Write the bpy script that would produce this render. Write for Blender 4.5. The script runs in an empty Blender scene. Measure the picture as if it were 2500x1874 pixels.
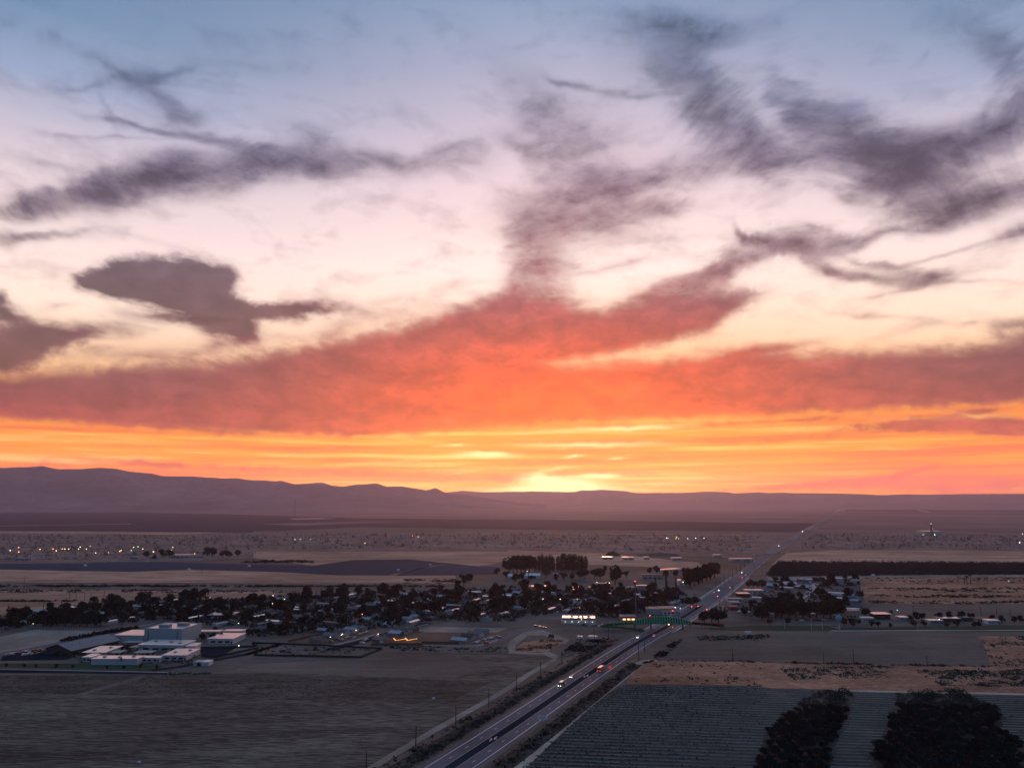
import bpy, math, random
from mathutils import Vector, Matrix, noise as mnoise
R = math.radians
random.seed(46)
scene = bpy.context.scene
COL = scene.collection

# ------------------------------------------------------------------ camera
CAM_H = 120.0                       # drone height above the plain
PITCH = 0.16715
cam_data = bpy.data.cameras.new('camera')
cam_data.sensor_width = 36.0
cam_data.lens = 24.98
cam_data.clip_start = 1.0
cam_data.clip_end = 120000.0
cam = bpy.data.objects.new('camera', cam_data)
COL.objects.link(cam)
cam.location = (0, 0, CAM_H)
cam.rotation_euler = (math.pi / 2 + PITCH, 0, 0)
scene.camera = cam

# ------------------------------------------------------------------ render look
scene.render.engine = 'CYCLES'
scene.view_settings.view_transform = 'Standard'
scene.view_settings.look = 'None'
scene.view_settings.exposure = 0.0
scene.view_settings.gamma = 1.0
scene.view_settings.use_curve_mapping = False
cy = scene.cycles
cy.use_denoising = True
cy.max_bounces = 4
cy.diffuse_bounces = 2
cy.glossy_bounces = 2
cy.transmission_bounces = 2
cy.transparent_max_bounces = 4
cy.volume_bounces = 1
cy.use_adaptive_sampling = True
cy.adaptive_threshold = 0.012

# ------------------------------------------------------------------ node helpers
def lin(c):
    return tuple((v / 255 / 12.92 if v / 255 <= .04045 else ((v / 255 + .055) / 1.055) ** 2.4) for v in c[:3])

class NT:
    """Thin wrapper: build shader nodes with python calls."""
    def __init__(self, tree):
        self.t = tree
        tree.nodes.clear()
    def n(self, kind, **kw):
        nd = self.t.nodes.new(kind)
        for k, v in kw.items():
            setattr(nd, k, v)
        return nd
    def put(self, sock, v):
        if isinstance(v, bpy.types.NodeSocket):
            self.t.links.new(v, sock)
        elif v is not None:
            sock.default_value = v
    def m(self, op, a, b=None, c=None, clamp=False):
        nd = self.n('ShaderNodeMath', operation=op, use_clamp=clamp)
        for i, v in enumerate((a, b, c)):
            if v is not None:
                self.put(nd.inputs[i], v)
        return nd.outputs[0]
    def v(self, op, a, b=None, c=None):
        nd = self.n('ShaderNodeVectorMath', operation=op)
        for i, x in enumerate((a, b, c)):
            if x is not None:
                if op == 'SCALE' and i == 1:
                    self.put(nd.inputs[3], x)
                else:
                    self.put(nd.inputs[i], x)
        return nd.outputs[1] if op in ('LENGTH', 'DOT_PRODUCT', 'DISTANCE') else nd.outputs[0]
    def xyz(self, x, y, z=0.0):
        nd = self.n('ShaderNodeCombineXYZ')
        for i, v in enumerate((x, y, z)):
            self.put(nd.inputs[i], v)
        return nd.outputs[0]
    def sep(self, v):
        nd = self.n('ShaderNodeSeparateXYZ')
        self.put(nd.inputs[0], v)
        return nd.outputs
    def mapr(self, v, a, b, c=0.0, d=1.0, smooth=False):
        nd = self.n('ShaderNodeMapRange', interpolation_type='SMOOTHSTEP' if smooth else 'LINEAR')
        for i, x in enumerate((v, a, b, c, d)):
            self.put(nd.inputs[i], x)
        return nd.outputs[0]
    def noise(self, vec, scale=1.0, detail=4.0, rough=.55, dist=0.0, lac=2.0):
        nd = self.n('ShaderNodeTexNoise')
        self.put(nd.inputs['Vector'], vec)
        for k, x in (('Scale', scale), ('Detail', detail), ('Roughness', rough), ('Distortion', dist), ('Lacunarity', lac)):
            self.put(nd.inputs[k], x)
        return nd.outputs
    def ramp(self, fac, stops, srgb=True):
        nd = self.n('ShaderNodeValToRGB')
        self.put(nd.inputs[0], fac)
        el = nd.color_ramp.elements
        while len(el) < len(stops):
            el.new(0.5)
        for e, (p, c) in zip(el, stops):
            e.position = p
            e.color = (*(lin(c) if srgb else c), 1)
        return nd.outputs[0]
    def mix(self, f, a, b, blend='MIX'):
        nd = self.n('ShaderNodeMix', data_type='RGBA', blend_type=blend)
        self.put(nd.inputs[0], f)
        for s, v in ((nd.inputs[6], a), (nd.inputs[7], b)):
            self.put(s, v if isinstance(v, bpy.types.NodeSocket) or len(v) == 4 else (*v, 1))
        return nd.outputs[2]
    def fcurve(self, x, pts):
        nd = self.n('ShaderNodeFloatCurve')
        self.put(nd.inputs[1], x)
        cu = nd.mapping.curves[0]
        while len(cu.points) < len(pts):
            cu.points.new(0.5, 0.5)
        for p, (a, b) in zip(cu.points, pts):
            p.location = (a, b)
            p.handle_type = 'AUTO'
        nd.mapping.update()
        return nd.outputs[0]
# ------------------------------------------------------------------ world, sun
import numpy as np
SUN_AZ, SUN_EL = 4.0, 0.9
world = bpy.data.worlds.new('World')
scene.world = world
world.use_nodes = True
w = NT(world.node_tree)
nish = w.n('ShaderNodeTexSky', sky_type='NISHITA')
nish.sun_disc = False
nish.sun_elevation = R(SUN_EL)
nish.sun_rotation = R(SUN_AZ)
nish.altitude = 110
nish.air_density = 1.4
nish.dust_density = 2.0
bg = w.n('ShaderNodeBackground')
w.put(bg.inputs[0], nish.outputs[0])
bg.inputs[1].default_value = .015
world.cycles.sampling_method = 'NONE'
out = w.n('ShaderNodeOutputWorld')
w.put(out.inputs[0], bg.outputs[0])
sun_data = bpy.data.lights.new('sun', 'SUN')
sun_data.energy = 1.0
sun_data.angle = R(10)
sun_data.color = (1.0, .46, .24)
sun = bpy.data.objects.new('sun', sun_data)
COL.objects.link(sun)
sun.rotation_euler = (R(90 - SUN_EL - 1.6), 0, R(180 - SUN_AZ))

# ------------------------------------------------------------------ sky dome with its clouds
# Clouds lie on the celestial dome: azimuth, elevation, two radii (degrees), turn (radians), weight.
WISPS = [
    (-36.09, 19.62, 3.66, 1.02, 0.367, 1), (-31.83, 21.55, 5.2, 1.42, 0.437, 1.15), (-28.98, 23.31, 4.95, 1.22, 0.384, 1), (-26.13, 23.54, 7.24, 1.27, 0.22, 0.85),
    (-21.16, 24.84, 7.7, 1.38, 0.168, 0.85), (-16.73, 25.92, 4.9, 1.24, 0.101, 0.7), (-10.11, 26.21, 10.29, 0.93, 0.095, 0.6), (-5.24, 27.66, 6.58, 0.85, 0.19, 0.38),
    (-24.71, 26.34, 7.29, 0.48, -0.008, 0.75), (-22.12, 25.99, 2.73, 0.67, -0.18, 0.7), (-31.31, 25.27, 6.66, 0.21, 0.139, 0.35), (-16.27, 27.62, 4.08, 1.17, -0.127, 0.45),
    (-27.53, 28.26, 4.01, 0.98, -0.406, 0.62), (-30.2, 26.44, 5.16, 0.34, -0.048, 0.5), (-26.49, 27.71, 3.1, 0.74, 0.422, 0.4), (-31.91, 26.78, 3.1, 0.38, -0.907, 0.3),
    (-29.9, 29.64, 5.51, 0.78, 0.297, 0.55), (-32.52, 29.68, 3.24, 0.37, -0.082, 0.4), (-28.04, 30.24, 2.72, 0.31, 0.586, 0.5), (-33.85, 28.31, 3.68, 0.25, 0.34, 0.35),
    (-22.74, 31.79, 5.82, 0.75, 0.089, 0.28), (-35.5, 30.16, 1.67, 0.51, 0.6, 0.3), (-38.7, 30.53, 1.78, 1.04, 0.33, 0.3), (-36.36, 17.29, 2.96, 0.57, 0.198, 0.85),
    (-33.5, 18.18, 3.8, 0.43, 0.297, 0.5), (-28.92, 19.18, 6.6, 0.81, -0.221, 0.16), (-35.76, 22.83, 4.23, 0.32, 0.164, 0.3), (5.02, 29.16, 6.2, 3.06, -0.665, 0.42),
    (3.21, 28.72, 4.1, 2.11, -0.995, 0.4), (5.99, 27.46, 4.56, 1.06, 0.319, 0.4), (1.2, 27.58, 2.51, 0.71, -0.471, 0.62), (-2.05, 34.04, 5.95, 1.67, -0.716, 0.18),
    (1.22, 31.21, 3.85, 2.12, -0.967, 0.2), (6.69, 32.16, 4.57, 0.38, -0.236, 0.5), (4.27, 32.5, 2.22, 0.32, -0.179, 0.55), (11.23, 31.21, 3.11, 0.38, -0.1, 0.4),
    (4.94, 24.42, 6.39, 1.41, 0.07, 0.75), (8.85, 24.41, 5.7, 1.92, 0, 0.75), (12.45, 23.13, 3.53, 0.73, 0.005, 0.95), (11.78, 25.41, 5.59, 1.2, -0.007, 0.5),
    (3.93, 22.52, 6.39, 1.96, 0.019, 0.8), (2.54, 20.58, 4.17, 2.24, -0.683, 0.8), (1.95, 18.78, 3, 2.08, -0.856, 0.7), (1.16, 17.69, 2.89, 1.29, -0.344, 0.6),
    (8.12, 18.8, 4.88, 0.63, 0.108, 0.4), (8.39, 21.64, 5.69, 0.71, -0.148, 0.42), (10.65, 20.63, 7.71, 0.53, -0.019, 0.22), (14.56, 35.3, 7.85, 1.35, -0.102, 0.72),
    (17.61, 34.74, 5.43, 0.91, -0.034, 0.5), (15.21, 33.12, 5.57, 2.73, -1.08, 0.72), (16.22, 30.83, 5.73, 2.1, -0.98, 0.72), (18.49, 28.3, 6.36, 1.81, -0.77, 0.78),
    (20.37, 26.74, 4.24, 1.27, -0.549, 0.65), (12.48, 32.81, 4.97, 1.9, -0.397, 0.35), (21.36, 25.62, 6.93, 1.48, -0.046, 0.5), (17.42, 25.84, 7.34, 1.33, -0.085, 0.38),
    (10.26, 36.63, 8.23, 0.88, -0.224, 0.4), (19.52, 30.05, 4.32, 0.93, -0.463, 0.35), (23.7, 29.03, 2.91, 0.85, -0.798, 0.9), (25.12, 27.67, 4.37, 1.29, -0.791, 0.95),
    (23.98, 30.35, 4.11, 0.38, -0.445, 0.3), (28.63, 24.95, 5.66, 1.64, -0.632, 1.15), (31, 23.97, 5.87, 1.69, -0.133, 1.2), (34.79, 24.26, 5.36, 1.34, -0.052, 1.1),
    (37.15, 24.64, 3.13, 1.33, 0.398, 0.95), (38.1, 25.78, 2.05, 1.94, -0.305, 0.6), (32.01, 22.21, 5.73, 1.38, -0.161, 0.9), (29.38, 22.92, 4.61, 1.51, -0.552, 0.8),
    (34.66, 20.39, 4.83, 1.37, -0.044, 1), (37.21, 20.54, 2.68, 0.89, 0.047, 0.95), (33.22, 19.94, 3.98, 0.93, -0.028, 0.45), (27.48, 22.65, 4.74, 1.39, -0.534, 0.45),
    (26.02, 24.52, 5.31, 1.39, -0.446, 0.55), (31.16, 20.99, 5.9, 1.39, -0.307, 0.42), (35.8, 30.54, 6.01, 1.65, -0.713, 0.45), (37.62, 28.58, 3.48, 1.61, -1.084, 0.4),
    (32.19, 29.63, 0.93, 0.32, 0.754, 0.3), (19.24, 20.05, 2.64, 0.57, -0.618, 0.8), (21.94, 19.05, 4.94, 0.71, -0.241, 0.85), (25.57, 18.9, 4, 0.6, 0.024, 0.8),
    (23.18, 19.9, 5.3, 0.5, -0.151, 0.45), (29.49, 19.08, 4.68, 0.35, 0.056, 0.42), (18.8, 18.55, 5.05, 0.74, 0.162, 0.85), (15.55, 17.8, 4.18, 1.08, 0.357, 0.9),
    (13.68, 16.87, 4.63, 0.99, 0.178, 0.9), (25.44, 17.25, 5.15, 0.66, -0.396, 0.8), (29.07, 15.99, 3.8, 0.58, -0.304, 0.85), (32.1, 15.6, 2.32, 0.57, -0.01, 0.7),
    (30.58, 16.33, 3.44, 0.63, -0.354, 0.45), (32.95, 17.19, 5.44, 0.34, 0.04, 0.48), (36.51, 17.71, 1.74, 0.68, 0.089, 0.8), (28.9, 17.56, 4.43, 0.35, -0.351, 0.4),
    (34.1, 14.8, 3.14, 0.25, -0.252, 0.3), (29.11, 14.76, 3.71, 0.36, 0.124, 0.3), (27.64, 13.3, 4.43, 0.33, -0.351, 0.35), (29.92, 12.04, 3.1, 0.39, 0.191, 0.28),
    (32.87, 11.92, 1.47, 0.22, 0.029, 0.35), (35.46, 11.26, 2.12, 0.61, -0.035, 0.75), (17.79, 16.2, 2.94, 0.46, -0.093, 0.7), (6.87, 22.77, 8, 0.7, -0.115, 0.35),
    (19.8, 11.98, 4.28, 0.46, 0.028, 0.8), (-26.29, 13.45, 4.16, 0.44, -0.01, 0.65), (-28.97, 12.64, 5.13, 0.98, 0.223, 0.28), (-23.64, 11.85, 8.9, 0.94, 0.2, 0.4),
    (-28.22, 10.74, 6.62, 0.66, 0.202, 0.34), (-33.05, 13.55, 1.24, 0.35, 0.045, 0.4), (-33.37, 12.56, 4.23, 0.63, -0.112, 0.35), (-13.42, 14, 6.15, 1.08, 0.284, 0.4),
    (-14.39, 15.57, 4.42, 0.72, -0.047, 0.5), (-8.85, 16.23, 6.31, 0.4, 0.077, 0.2), (-31.21, 11.72, 2.32, 0.64, 0.195, 0.6),
]
HEAPS = [
    (-30.83, 15.56, 1.93, 0.95, 0.263, 1.2), (-29.26, 16.13, 2.6, 1.21, 0.142, 1.4), (-27.15, 16.43, 3.68, 1.4, 0.129, 1.6), (-24.78, 16.49, 3.12, 1.35, 0.045, 1.5),
    (-23.15, 16.61, 1.5, 0.93, 0.113, 1), (-31.65, 15.07, 1.74, 0.51, 0.15, 0.85), (-27.98, 15.24, 4.07, 0.99, -0.026, 1.2), (-25.78, 15.02, 3.7, 1.26, -0.148, 1.3),
    (-23.99, 14.55, 2.95, 1.61, -0.453, 1.3), (-22.13, 13.71, 2.34, 1.55, -0.46, 1.2), (-21.08, 13.02, 1.18, 1.04, 0.082, 1), (-19.99, 14.51, 4.19, 0.87, 0.008, 1),
    (-17.58, 14.98, 3.04, 0.74, 0.142, 0.9), (-15.27, 15.06, 3.65, 0.61, 0.026, 0.55), (-22.5, 16.85, 1, 0.68, -0.979, 0.6), (-25.03, 13.42, 3.24, 0.85, -0.088, 0.5),
    (-36.74, 13.51, 0.63, 0.54, 0.167, 1), (-36.38, 12.5, 1.55, 0.9, -0.267, 1.1), (-35.67, 10.54, 3.72, 1.37, 0.122, 1.1), (-36.07, 9.41, 2.77, 1.2, 0.425, 1.1),
    (-32.99, 11.42, 3.4, 0.78, 0.24, 1), (-34.61, 11.6, 2.42, 0.77, -0.116, 0.75),
]
LOW_BANKS = [
    (34.34, 5.17, 6.14, 0.68, -0.129, 1), (29.2, 5.57, 6.93, 0.45, -0, 0.75), (21.27, 6.29, 9.13, 0.35, 0.023, 0.45), (33.66, 6.27, 2.79, 0.31, 0.008, 0.6),
    (25.66, 1.58, 7.34, 0.53, 0.061, 0.75), (28.64, 2.12, 3.14, 0.25, 0.286, 0.7), (32.14, 1.17, 6.4, 0.37, 0.027, 0.7), (19.33, 1.24, 6.33, 0.28, 0.064, 0.5),
    (9.07, 6.11, 9.19, 0.37, 0.027, 0.35), (21.18, 4.9, 12.35, 0.48, 0.013, 0.35), (1.63, 3.22, 7.36, 0.37, -0.005, 0.35), (8.25, 2.46, 6.06, 0.29, -0.008, 0.5),
    (0.15, 2.12, 2.59, 0.37, -0.001, 0.5), (11.53, 3.7, 8.93, 0.29, 0.017, 0.3), (-26.71, 2.88, 10.6, 0.39, -0.037, 0.45), (-33.12, 2.7, 5.53, 0.31, 0.028, 0.3),
    (-11.2, 2.44, 15.41, 0.58, -0.032, 0.4), (-14.8, 4.36, 10.86, 0.29, 0.013, 0.25),
]
BRIGHT_STREAKS = [
    (-2.08, 3.99, 3.16, 0.33, -0.034, 1.1), (4.39, 1.45, 4.38, 0.87, -0.003, 1.25), (2.37, 2.12, 2.21, 0.44, -0.071, 0.9), (7.15, 2.32, 2.9, 0.29, 0.029, 0.9),
    (4.97, 3.8, 1.48, 0.18, 0.063, 0.8), (8.28, 3.63, 1.24, 0.15, 0.025, 0.9), (6.47, 4.74, 8.63, 0.33, 0.002, 0.75), (3.52, 5.84, 9.52, 0.3, 0.037, 0.5),
    (10.16, 6.02, 5.69, 0.29, 0.029, 0.5), (-10.51, 3.31, 8.43, 0.25, 0.077, 0.5), (-4.69, 4.68, 2.23, 0.15, 0.005, 0.7), (3.48, 2.85, 2.22, 0.18, 0.135, 0.5),
    (-3.92, 2.55, 2.22, 0.15, 0.141, 0.4), (-25.32, 4.42, 8.44, 0.47, -0.027, 0.25), (-31.94, 4.31, 6.92, 0.38, 0.042, 0.2), (27.92, 3.99, 4.46, 0.23, -0.059, 0.4),
    (12.52, 1.71, 4.17, 0.29, 0.063, 0.4), (33.11, 6.06, 3.79, 0.22, -0.155, 0.5), (28.96, 6.07, 5.44, 0.23, -0.063, 0.4), (-0.22, 1.17, 7.35, 0.33, -0.001, 0.7),
    (10.73, 1.14, 5.58, 0.25, -0.005, 0.4), (-19.63, 5.48, 10.51, 0.28, -0.048, 0.25),
]
BANK_TOP = [(-36.2, 8.63), (-33.3, 9.03), (-28.2, 9.99), (-21.9, 10.95), (-13.4, 13.10), (-6.9, 14.65), (-2.2, 14.74), (0.0, 12.90), (3.8, 11.27), (13.1, 11.41), (18.4, 12.04), (23.4, 11.18), (29.5, 10.94), (33.7, 10.78), (36.5, 11.28)]
BANK_FOOT = [(-35.9, 5.62), (-30.7, 5.52), (-21.6, 5.23), (-11.3, 5.41), (-5.8, 5.86), (5.4, 6.60), (14.5, 6.75), (24.5, 6.79), (36.0, 6.58)]
LOBE_TOP = [(-15.1, 10.66), (-11.6, 13.37), (-6.9, 15.02), (-2.2, 16.59), (0.0, 17.51), (4.8, 16.36), (7.7, 15.65), (11.8, 16.55), (16.0, 16.62), (18.5, 16.28), (21.2, 15.53)]
LOBE_FOOT = [(-15.1, 11.74), (-11.5, 10.82), (-6.8, 10.59), (0.0, 10.66), (3.8, 11.23), (9.5, 12.10), (15.9, 13.35), (18.4, 14.81), (21.2, 16.22)]

_rng = np.random.default_rng(7)
_perm = _rng.permutation(4096)
_grad = _rng.uniform(0, 2 * math.pi, 4096)
def perlin(x, y):
    xi, yi = np.floor(x).astype(int), np.floor(y).astype(int)
    fx, fy = x - xi, y - yi
    u, v = fx ** 3 * (fx * (fx * 6 - 15) + 10), fy ** 3 * (fy * (fy * 6 - 15) + 10)
    def g(ix, iy, dx, dy):
        a = _grad[_perm[(_perm[ix & 4095] + iy) & 4095]]
        return np.cos(a) * dx + np.sin(a) * dy
    n0 = g(xi, yi, fx, fy) * (1 - u) + g(xi + 1, yi, fx - 1, fy) * u
    n1 = g(xi, yi + 1, fx, fy - 1) * (1 - u) + g(xi + 1, yi + 1, fx - 1, fy - 1) * u
    return (n0 * (1 - v) + n1 * v) * 1.4
def fbm(x, y, octaves=4, rough=.55, off=0.0):
    s, a, t = 0, 1.0, 0
    for k in range(octaves):
        s = s + a * perlin(x * 2 ** k + off + 17.3 * k, y * 2 ** k + off * 1.7 + 9.1 * k)
        t += a
        a *= rough
    return s / t
SKY_R = 80000.0
az_l = np.concatenate([np.arange(-180, -44, 4.0), np.arange(-44, 44, .125), np.arange(44, 180.1, 4.0)])
el_l = np.concatenate([[-6.0], np.arange(-1, 42, .125), np.arange(42, 90.1, 4.0)])
A, Ev = np.meshgrid(az_l, el_l)
bigx, bigy = fbm(A * .07, Ev * .13, 2, off=3.1), fbm(A * .07, Ev * .13, 2, off=61.7)
x1, y1 = A + 1.6 * bigx, Ev + .9 * bigy
mx, my = fbm(x1 * .22, y1 * .42, 5, .5, 11.4), fbm(x1 * .22, y1 * .42, 5, .5, 91.2)
# combing: the wind draws cloud out along slowly turning lines
turn_ = .18 + .75 * fbm(A * .035, Ev * .05, 2, off=133.0)
flow_u, flow_v = A * np.cos(turn_) + Ev * np.sin(turn_), -A * np.sin(turn_) + Ev * np.cos(turn_)
comb = fbm(flow_u * .10, flow_v * .5, 6, .52, 205.0)
comb2 = fbm(flow_u * .22, flow_v * 1.5, 5, .6, 31.0)
cx_, cy_ = (1.6 * comb + .2 * comb2) * np.cos(turn_), (1.6 * comb + .2 * comb2) * np.sin(turn_)
x2, y2 = x1 + 1.5 * mx + cx_, y1 + .75 * my + cy_
fx_, fy_ = fbm(x1 * .6, y1 * .8, 5, .55, 23.8), fbm(x1 * .6, y1 * .8, 5, .55, 47.9)
x3, y3 = A + .5 * fx_ + .2 * mx + .45 * cx_, Ev + .42 * fy_ + .1 * my + .45 * cy_
def field(x, y, table, kx=1.55, ky=1.75):
    acc = np.zeros_like(x)
    for a, e, rx, ry, turn, wt in table:
        c, s = math.cos(turn), math.sin(turn)
        dx, dy = x - a, y - e
        d = np.sqrt(((dx * c + dy * s) / (rx * kx)) ** 2 + ((-dx * s + dy * c) / (ry * ky)) ** 2)
        acc += wt * np.clip(1 - d, 0, None) ** 2
    return acc
def smooth(v, a, b):
    t = np.clip((v - a) / (b - a), 0, 1)
    return t * t * (3 - 2 * t)
def bank(x, y, top, foot, s_top, s_foot):
    t = np.interp(x, *zip(*top))
    f = np.interp(x, *zip(*foot))
    return smooth(t - y, -s_top, s_top) * smooth(y - f, -s_foot, s_foot)
F_w = field(x2, y2, WISPS)
F_h = field(x3, y3, HEAPS)
F_l = field(A + .8 * fx_, Ev + .25 * fy_, LOW_BANKS)
F_b = field(A + .8 * fx_, Ev + .2 * fy_, BRIGHT_STREAKS)
ragged = fbm(A * .5, Ev * .35, 5, .65, 77.0)
top_soft = .55 + .5 * smooth(ragged, -.2, .4)
F_k = np.maximum(bank(x3, y3, BANK_TOP, BANK_FOOT, 1.3, .6), bank(x3, y3, LOBE_TOP, LOBE_FOOT, 1.4, 1.0))
ca, ce = np.radians(A), np.radians(Ev)
verts = np.stack([SKY_R * np.sin(ca) * np.cos(ce), SKY_R * np.cos(ca) * np.cos(ce), SKY_R * np.sin(ce)], -1).reshape(-1, 3)
ny, nx = A.shape
idx = np.arange(ny * nx).reshape(ny, nx)
quads = np.stack([idx[:-1, :-1], idx[1:, :-1], idx[1:, 1:], idx[:-1, 1:]], -1).reshape(-1, 4)
sky_me = bpy.data.meshes.new('sky')
sky_me.vertices.add(len(verts))
sky_me.vertices.foreach_set('co', verts.astype(np.float32).ravel())
sky_me.loops.add(quads.size)
sky_me.loops.foreach_set('vertex_index', quads.astype(np.int32).ravel())
sky_me.polygons.add(len(quads))
sky_me.polygons.foreach_set('loop_start', np.arange(0, quads.size, 4, dtype=np.int32))
sky_me.update(calc_edges=True)
for nm, cols in (('azel', (A, Ev, 0 * A)), ('cover', (F_w, F_h, F_l)), ('cover_b', (F_b, F_k, .5 + .5 * mx)), ('flow', (flow_u, flow_v, 0 * A))):
    at_ = sky_me.attributes.new(nm, 'FLOAT_VECTOR', 'POINT')
    at_.data.foreach_set('vector', np.stack([np.broadcast_to(c, A.shape) for c in cols], -1).astype(np.float32).ravel())
sky_ob = bpy.data.objects.new('sky', sky_me)
COL.objects.link(sky_ob)
sky_ob['kind'] = 'structure'
sky_mat = bpy.data.materials.new('sky')
sky_mat.use_nodes = True
sky_mat.cycles.emission_sampling = 'NONE'
sky_me.materials.append(sky_mat)
w = NT(sky_mat.node_tree)
def attr(nm):
    nd = w.n('ShaderNodeAttribute', attribute_name=nm)
    return nd.outputs['Vector']
p0 = attr('azel')
AZ, EL, _ = w.sep(p0)
S_w, S_h, S_l = w.sep(attr('cover'))
S_b, S_k, drift = w.sep(attr('cover_b'))
pf = w.v('ADD', p0, w.xyz(w.m('MULTIPLY', drift, 2.2), w.m('MULTIPLY', drift, -1.2)))
def fibres(p, turn, sc, detail=8, rough=.66, dist=.1):
    mp = w.n('ShaderNodeMapping', vector_type='TEXTURE')
    w.put(mp.inputs[0], p)
    mp.inputs['Rotation'].default_value = (0, 0, turn)
    return w.noise(w.v('MULTIPLY', mp.outputs[0], (*sc, 1)), 1.0, detail, rough, dist)[0]
fib_a = w.noise(w.v('MULTIPLY', attr('flow'), (.30, .95, 1)), 1.0, 8, .64, .1)[0]
fib_b = fibres(w.v('ADD', pf, (50, 0, 0)), -.35, (.42, .9))
fib = w.m('MULTIPLY_ADD', fib_a, .55, w.m('MULTIPLY', fib_b, .45))
flat = w.noise(w.v('MULTIPLY', p0, (.055, .95, 1)), 1.0, 6, .6, .0)[0]
def alpha(s, mul, a, b, k):
    return w.m('SUBTRACT', 1.0, w.m('MULTIPLY', w.mapr(w.m('MULTIPLY', s, mul), a, b, smooth=True), k))
nz = w.noise(w.v('MULTIPLY', pf, (.7, 1.15, 1)), 1.0, 8, .66, .1)[0]
curl = w.noise(w.v('MULTIPLY', w.v('ADD', pf, (7, 70, 0)), (.22, .5, 1)), 1.0, 6, .6, .15)[0]
grain = w.m('MULTIPLY_ADD', w.m('SUBTRACT', fib, .5), 3.4, w.m('MULTIPLY_ADD', w.m('SUBTRACT', nz, .5), 2.4, w.m('MULTIPLY', w.m('SUBTRACT', curl, .5), 3.2)))
body = w.m('MULTIPLY', S_w, w.m('MULTIPLY_ADD', w.m('EXPONENT', grain), .72, .42))
keep = w.m('MULTIPLY_ADD', w.m('EXPONENT', w.m('MULTIPLY', w.m('MULTIPLY', body, w.mapr(S_w, 0, .5, .4, 1)), -1.7)), .96, .04)
core = w.mapr(body, .55, 2.5, smooth=True)
heap = w.m('ADD', S_h, w.m('MULTIPLY', w.m('SUBTRACT', w.m('MULTIPLY_ADD', nz, .55, w.m('MULTIPLY', fib, .45)), .46), w.mapr(S_h, .0, .3, 0, 2.0)))
keep = w.m('MULTIPLY', keep, alpha(heap, 1.0, .0, 1.0, .93))
core = w.m('MAXIMUM', core, w.m('MULTIPLY', w.mapr(heap, .3, 1.4, smooth=True), .8))
edge_k = w.m('MULTIPLY', w.m('MULTIPLY', S_k, w.m('SUBTRACT', 1.0, S_k)), 4.0)
rim = w.m('MULTIPLY_ADD', edge_k, w.m('MULTIPLY', w.m('SUBTRACT', w.m('MULTIPLY_ADD', fib, .6, w.m('MULTIPLY', nz, .4)), .5), 1.5), S_k)
keep = w.m('MULTIPLY', keep, alpha(rim, 1.0, .04, 1.0, .97))
keep = w.m('MULTIPLY', keep, alpha(S_l, w.m('EXPONENT', w.m('MULTIPLY', w.m('SUBTRACT', nz, .5), 3.0)), .03, .55, .92))
keep = w.m('MULTIPLY', keep, w.m('SUBTRACT', 1.0, w.m('MULTIPLY', w.mapr(curl, .50, .72, 0, .30), w.mapr(EL, 6, 16))))
# beyond the mapped sky the cloud sheet simply goes on
beyond = w.m('MULTIPLY', w.mapr(w.m('ABSOLUTE', AZ), 42, 60, smooth=True), w.mapr(EL, 2, 30, .8, .3))
keep = w.m('MULTIPLY', keep, w.m('SUBTRACT', 1.0, w.m('MULTIPLY', beyond, w.mapr(flat, .45, .62))))
# colours: toward the set sun, away to its sides, and the far half of the dome
daz = w.m('SUBTRACT', AZ, SUN_AZ)
d2 = w.m('MULTIPLY', daz, daz)
near = w.m('EXPONENT', w.m('MULTIPLY', d2, w.mapr(EL, 5, 15, -1 / (17.5 ** 2), -1 / (18.0 ** 2))))
nearsky = w.m('EXPONENT', w.m('MULTIPLY', d2, -1 / (26.0 ** 2)))
E01 = w.mapr(w.m('MULTIPLY_ADD', w.m('SUBTRACT', flat, .5), w.mapr(EL, 2, 9, 4.0, 1.0), EL), 0, 60)
def er(stops):
    return w.ramp(E01, [(e / 60, c) for e, c in stops])
clear_near = er([(0, (255, 182, 8)), (2.2, (255, 144, 0)), (4.7, (255, 160, 18)), (8, (255, 160, 70)), (12, (255, 198, 146)), (15.5, (255, 222, 196)), (18.5, (254, 232, 222)), (22.5, (246, 219, 215)), (25.5, (232, 206, 212)), (29, (206, 190, 204)), (33.5, (174, 174, 198)), (38, (142, 162, 192)), (60, (64, 112, 152))])
clear_side = er([(0, (238, 96, 50)), (1.6, (250, 116, 22)), (4.0, (255, 150, 28)), (6.5, (255, 146, 46)), (9, (255, 200, 142)), (13, (254, 228, 208)), (16, (248, 224, 216)), (20, (230, 208, 210)), (24, (198, 188, 202)), (28, (140, 158, 190)), (32, (100, 136, 170)), (40, (80, 118, 160)), (60, (60, 108, 148))])
cloud_near = er([(0, (255, 100, 10)), (5, (255, 106, 0)), (8, (248, 92, 8)), (10.5, (224, 80, 30)), (13, (186, 72, 52)), (15.5, (152, 70, 68)), (19, (138, 82, 88)), (22, (120, 84, 94)), (26, (112, 92, 108)), (32, (100, 100, 118)), (38, (98, 118, 150)), (60, (60, 104, 142))])
cloud_side = er([(0, (206, 84, 66)), (4.5, (172, 72, 58)), (7.5, (122, 60, 60)), (10, (102, 60, 66)), (14, (88, 64, 72)), (18, (92, 74, 90)), (22, (78, 68, 92)), (27, (80, 82, 108)), (33, (78, 104, 136)), (40, (72, 104, 142)), (60, (56, 100, 138))])
clear = w.mix(nearsky, clear_side, clear_near)
ccol = w.mix(near, cloud_side, cloud_near)
away = w.mapr(w.m('ABSOLUTE', daz), 45, 120, smooth=True)
east = er([(0, (66, 80, 106)), (8, (74, 92, 124)), (20, (66, 98, 134)), (60, (60, 106, 146))])
ccol = w.v('SCALE', ccol, w.mapr(core, 0, 1, 1.15, .68))
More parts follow.
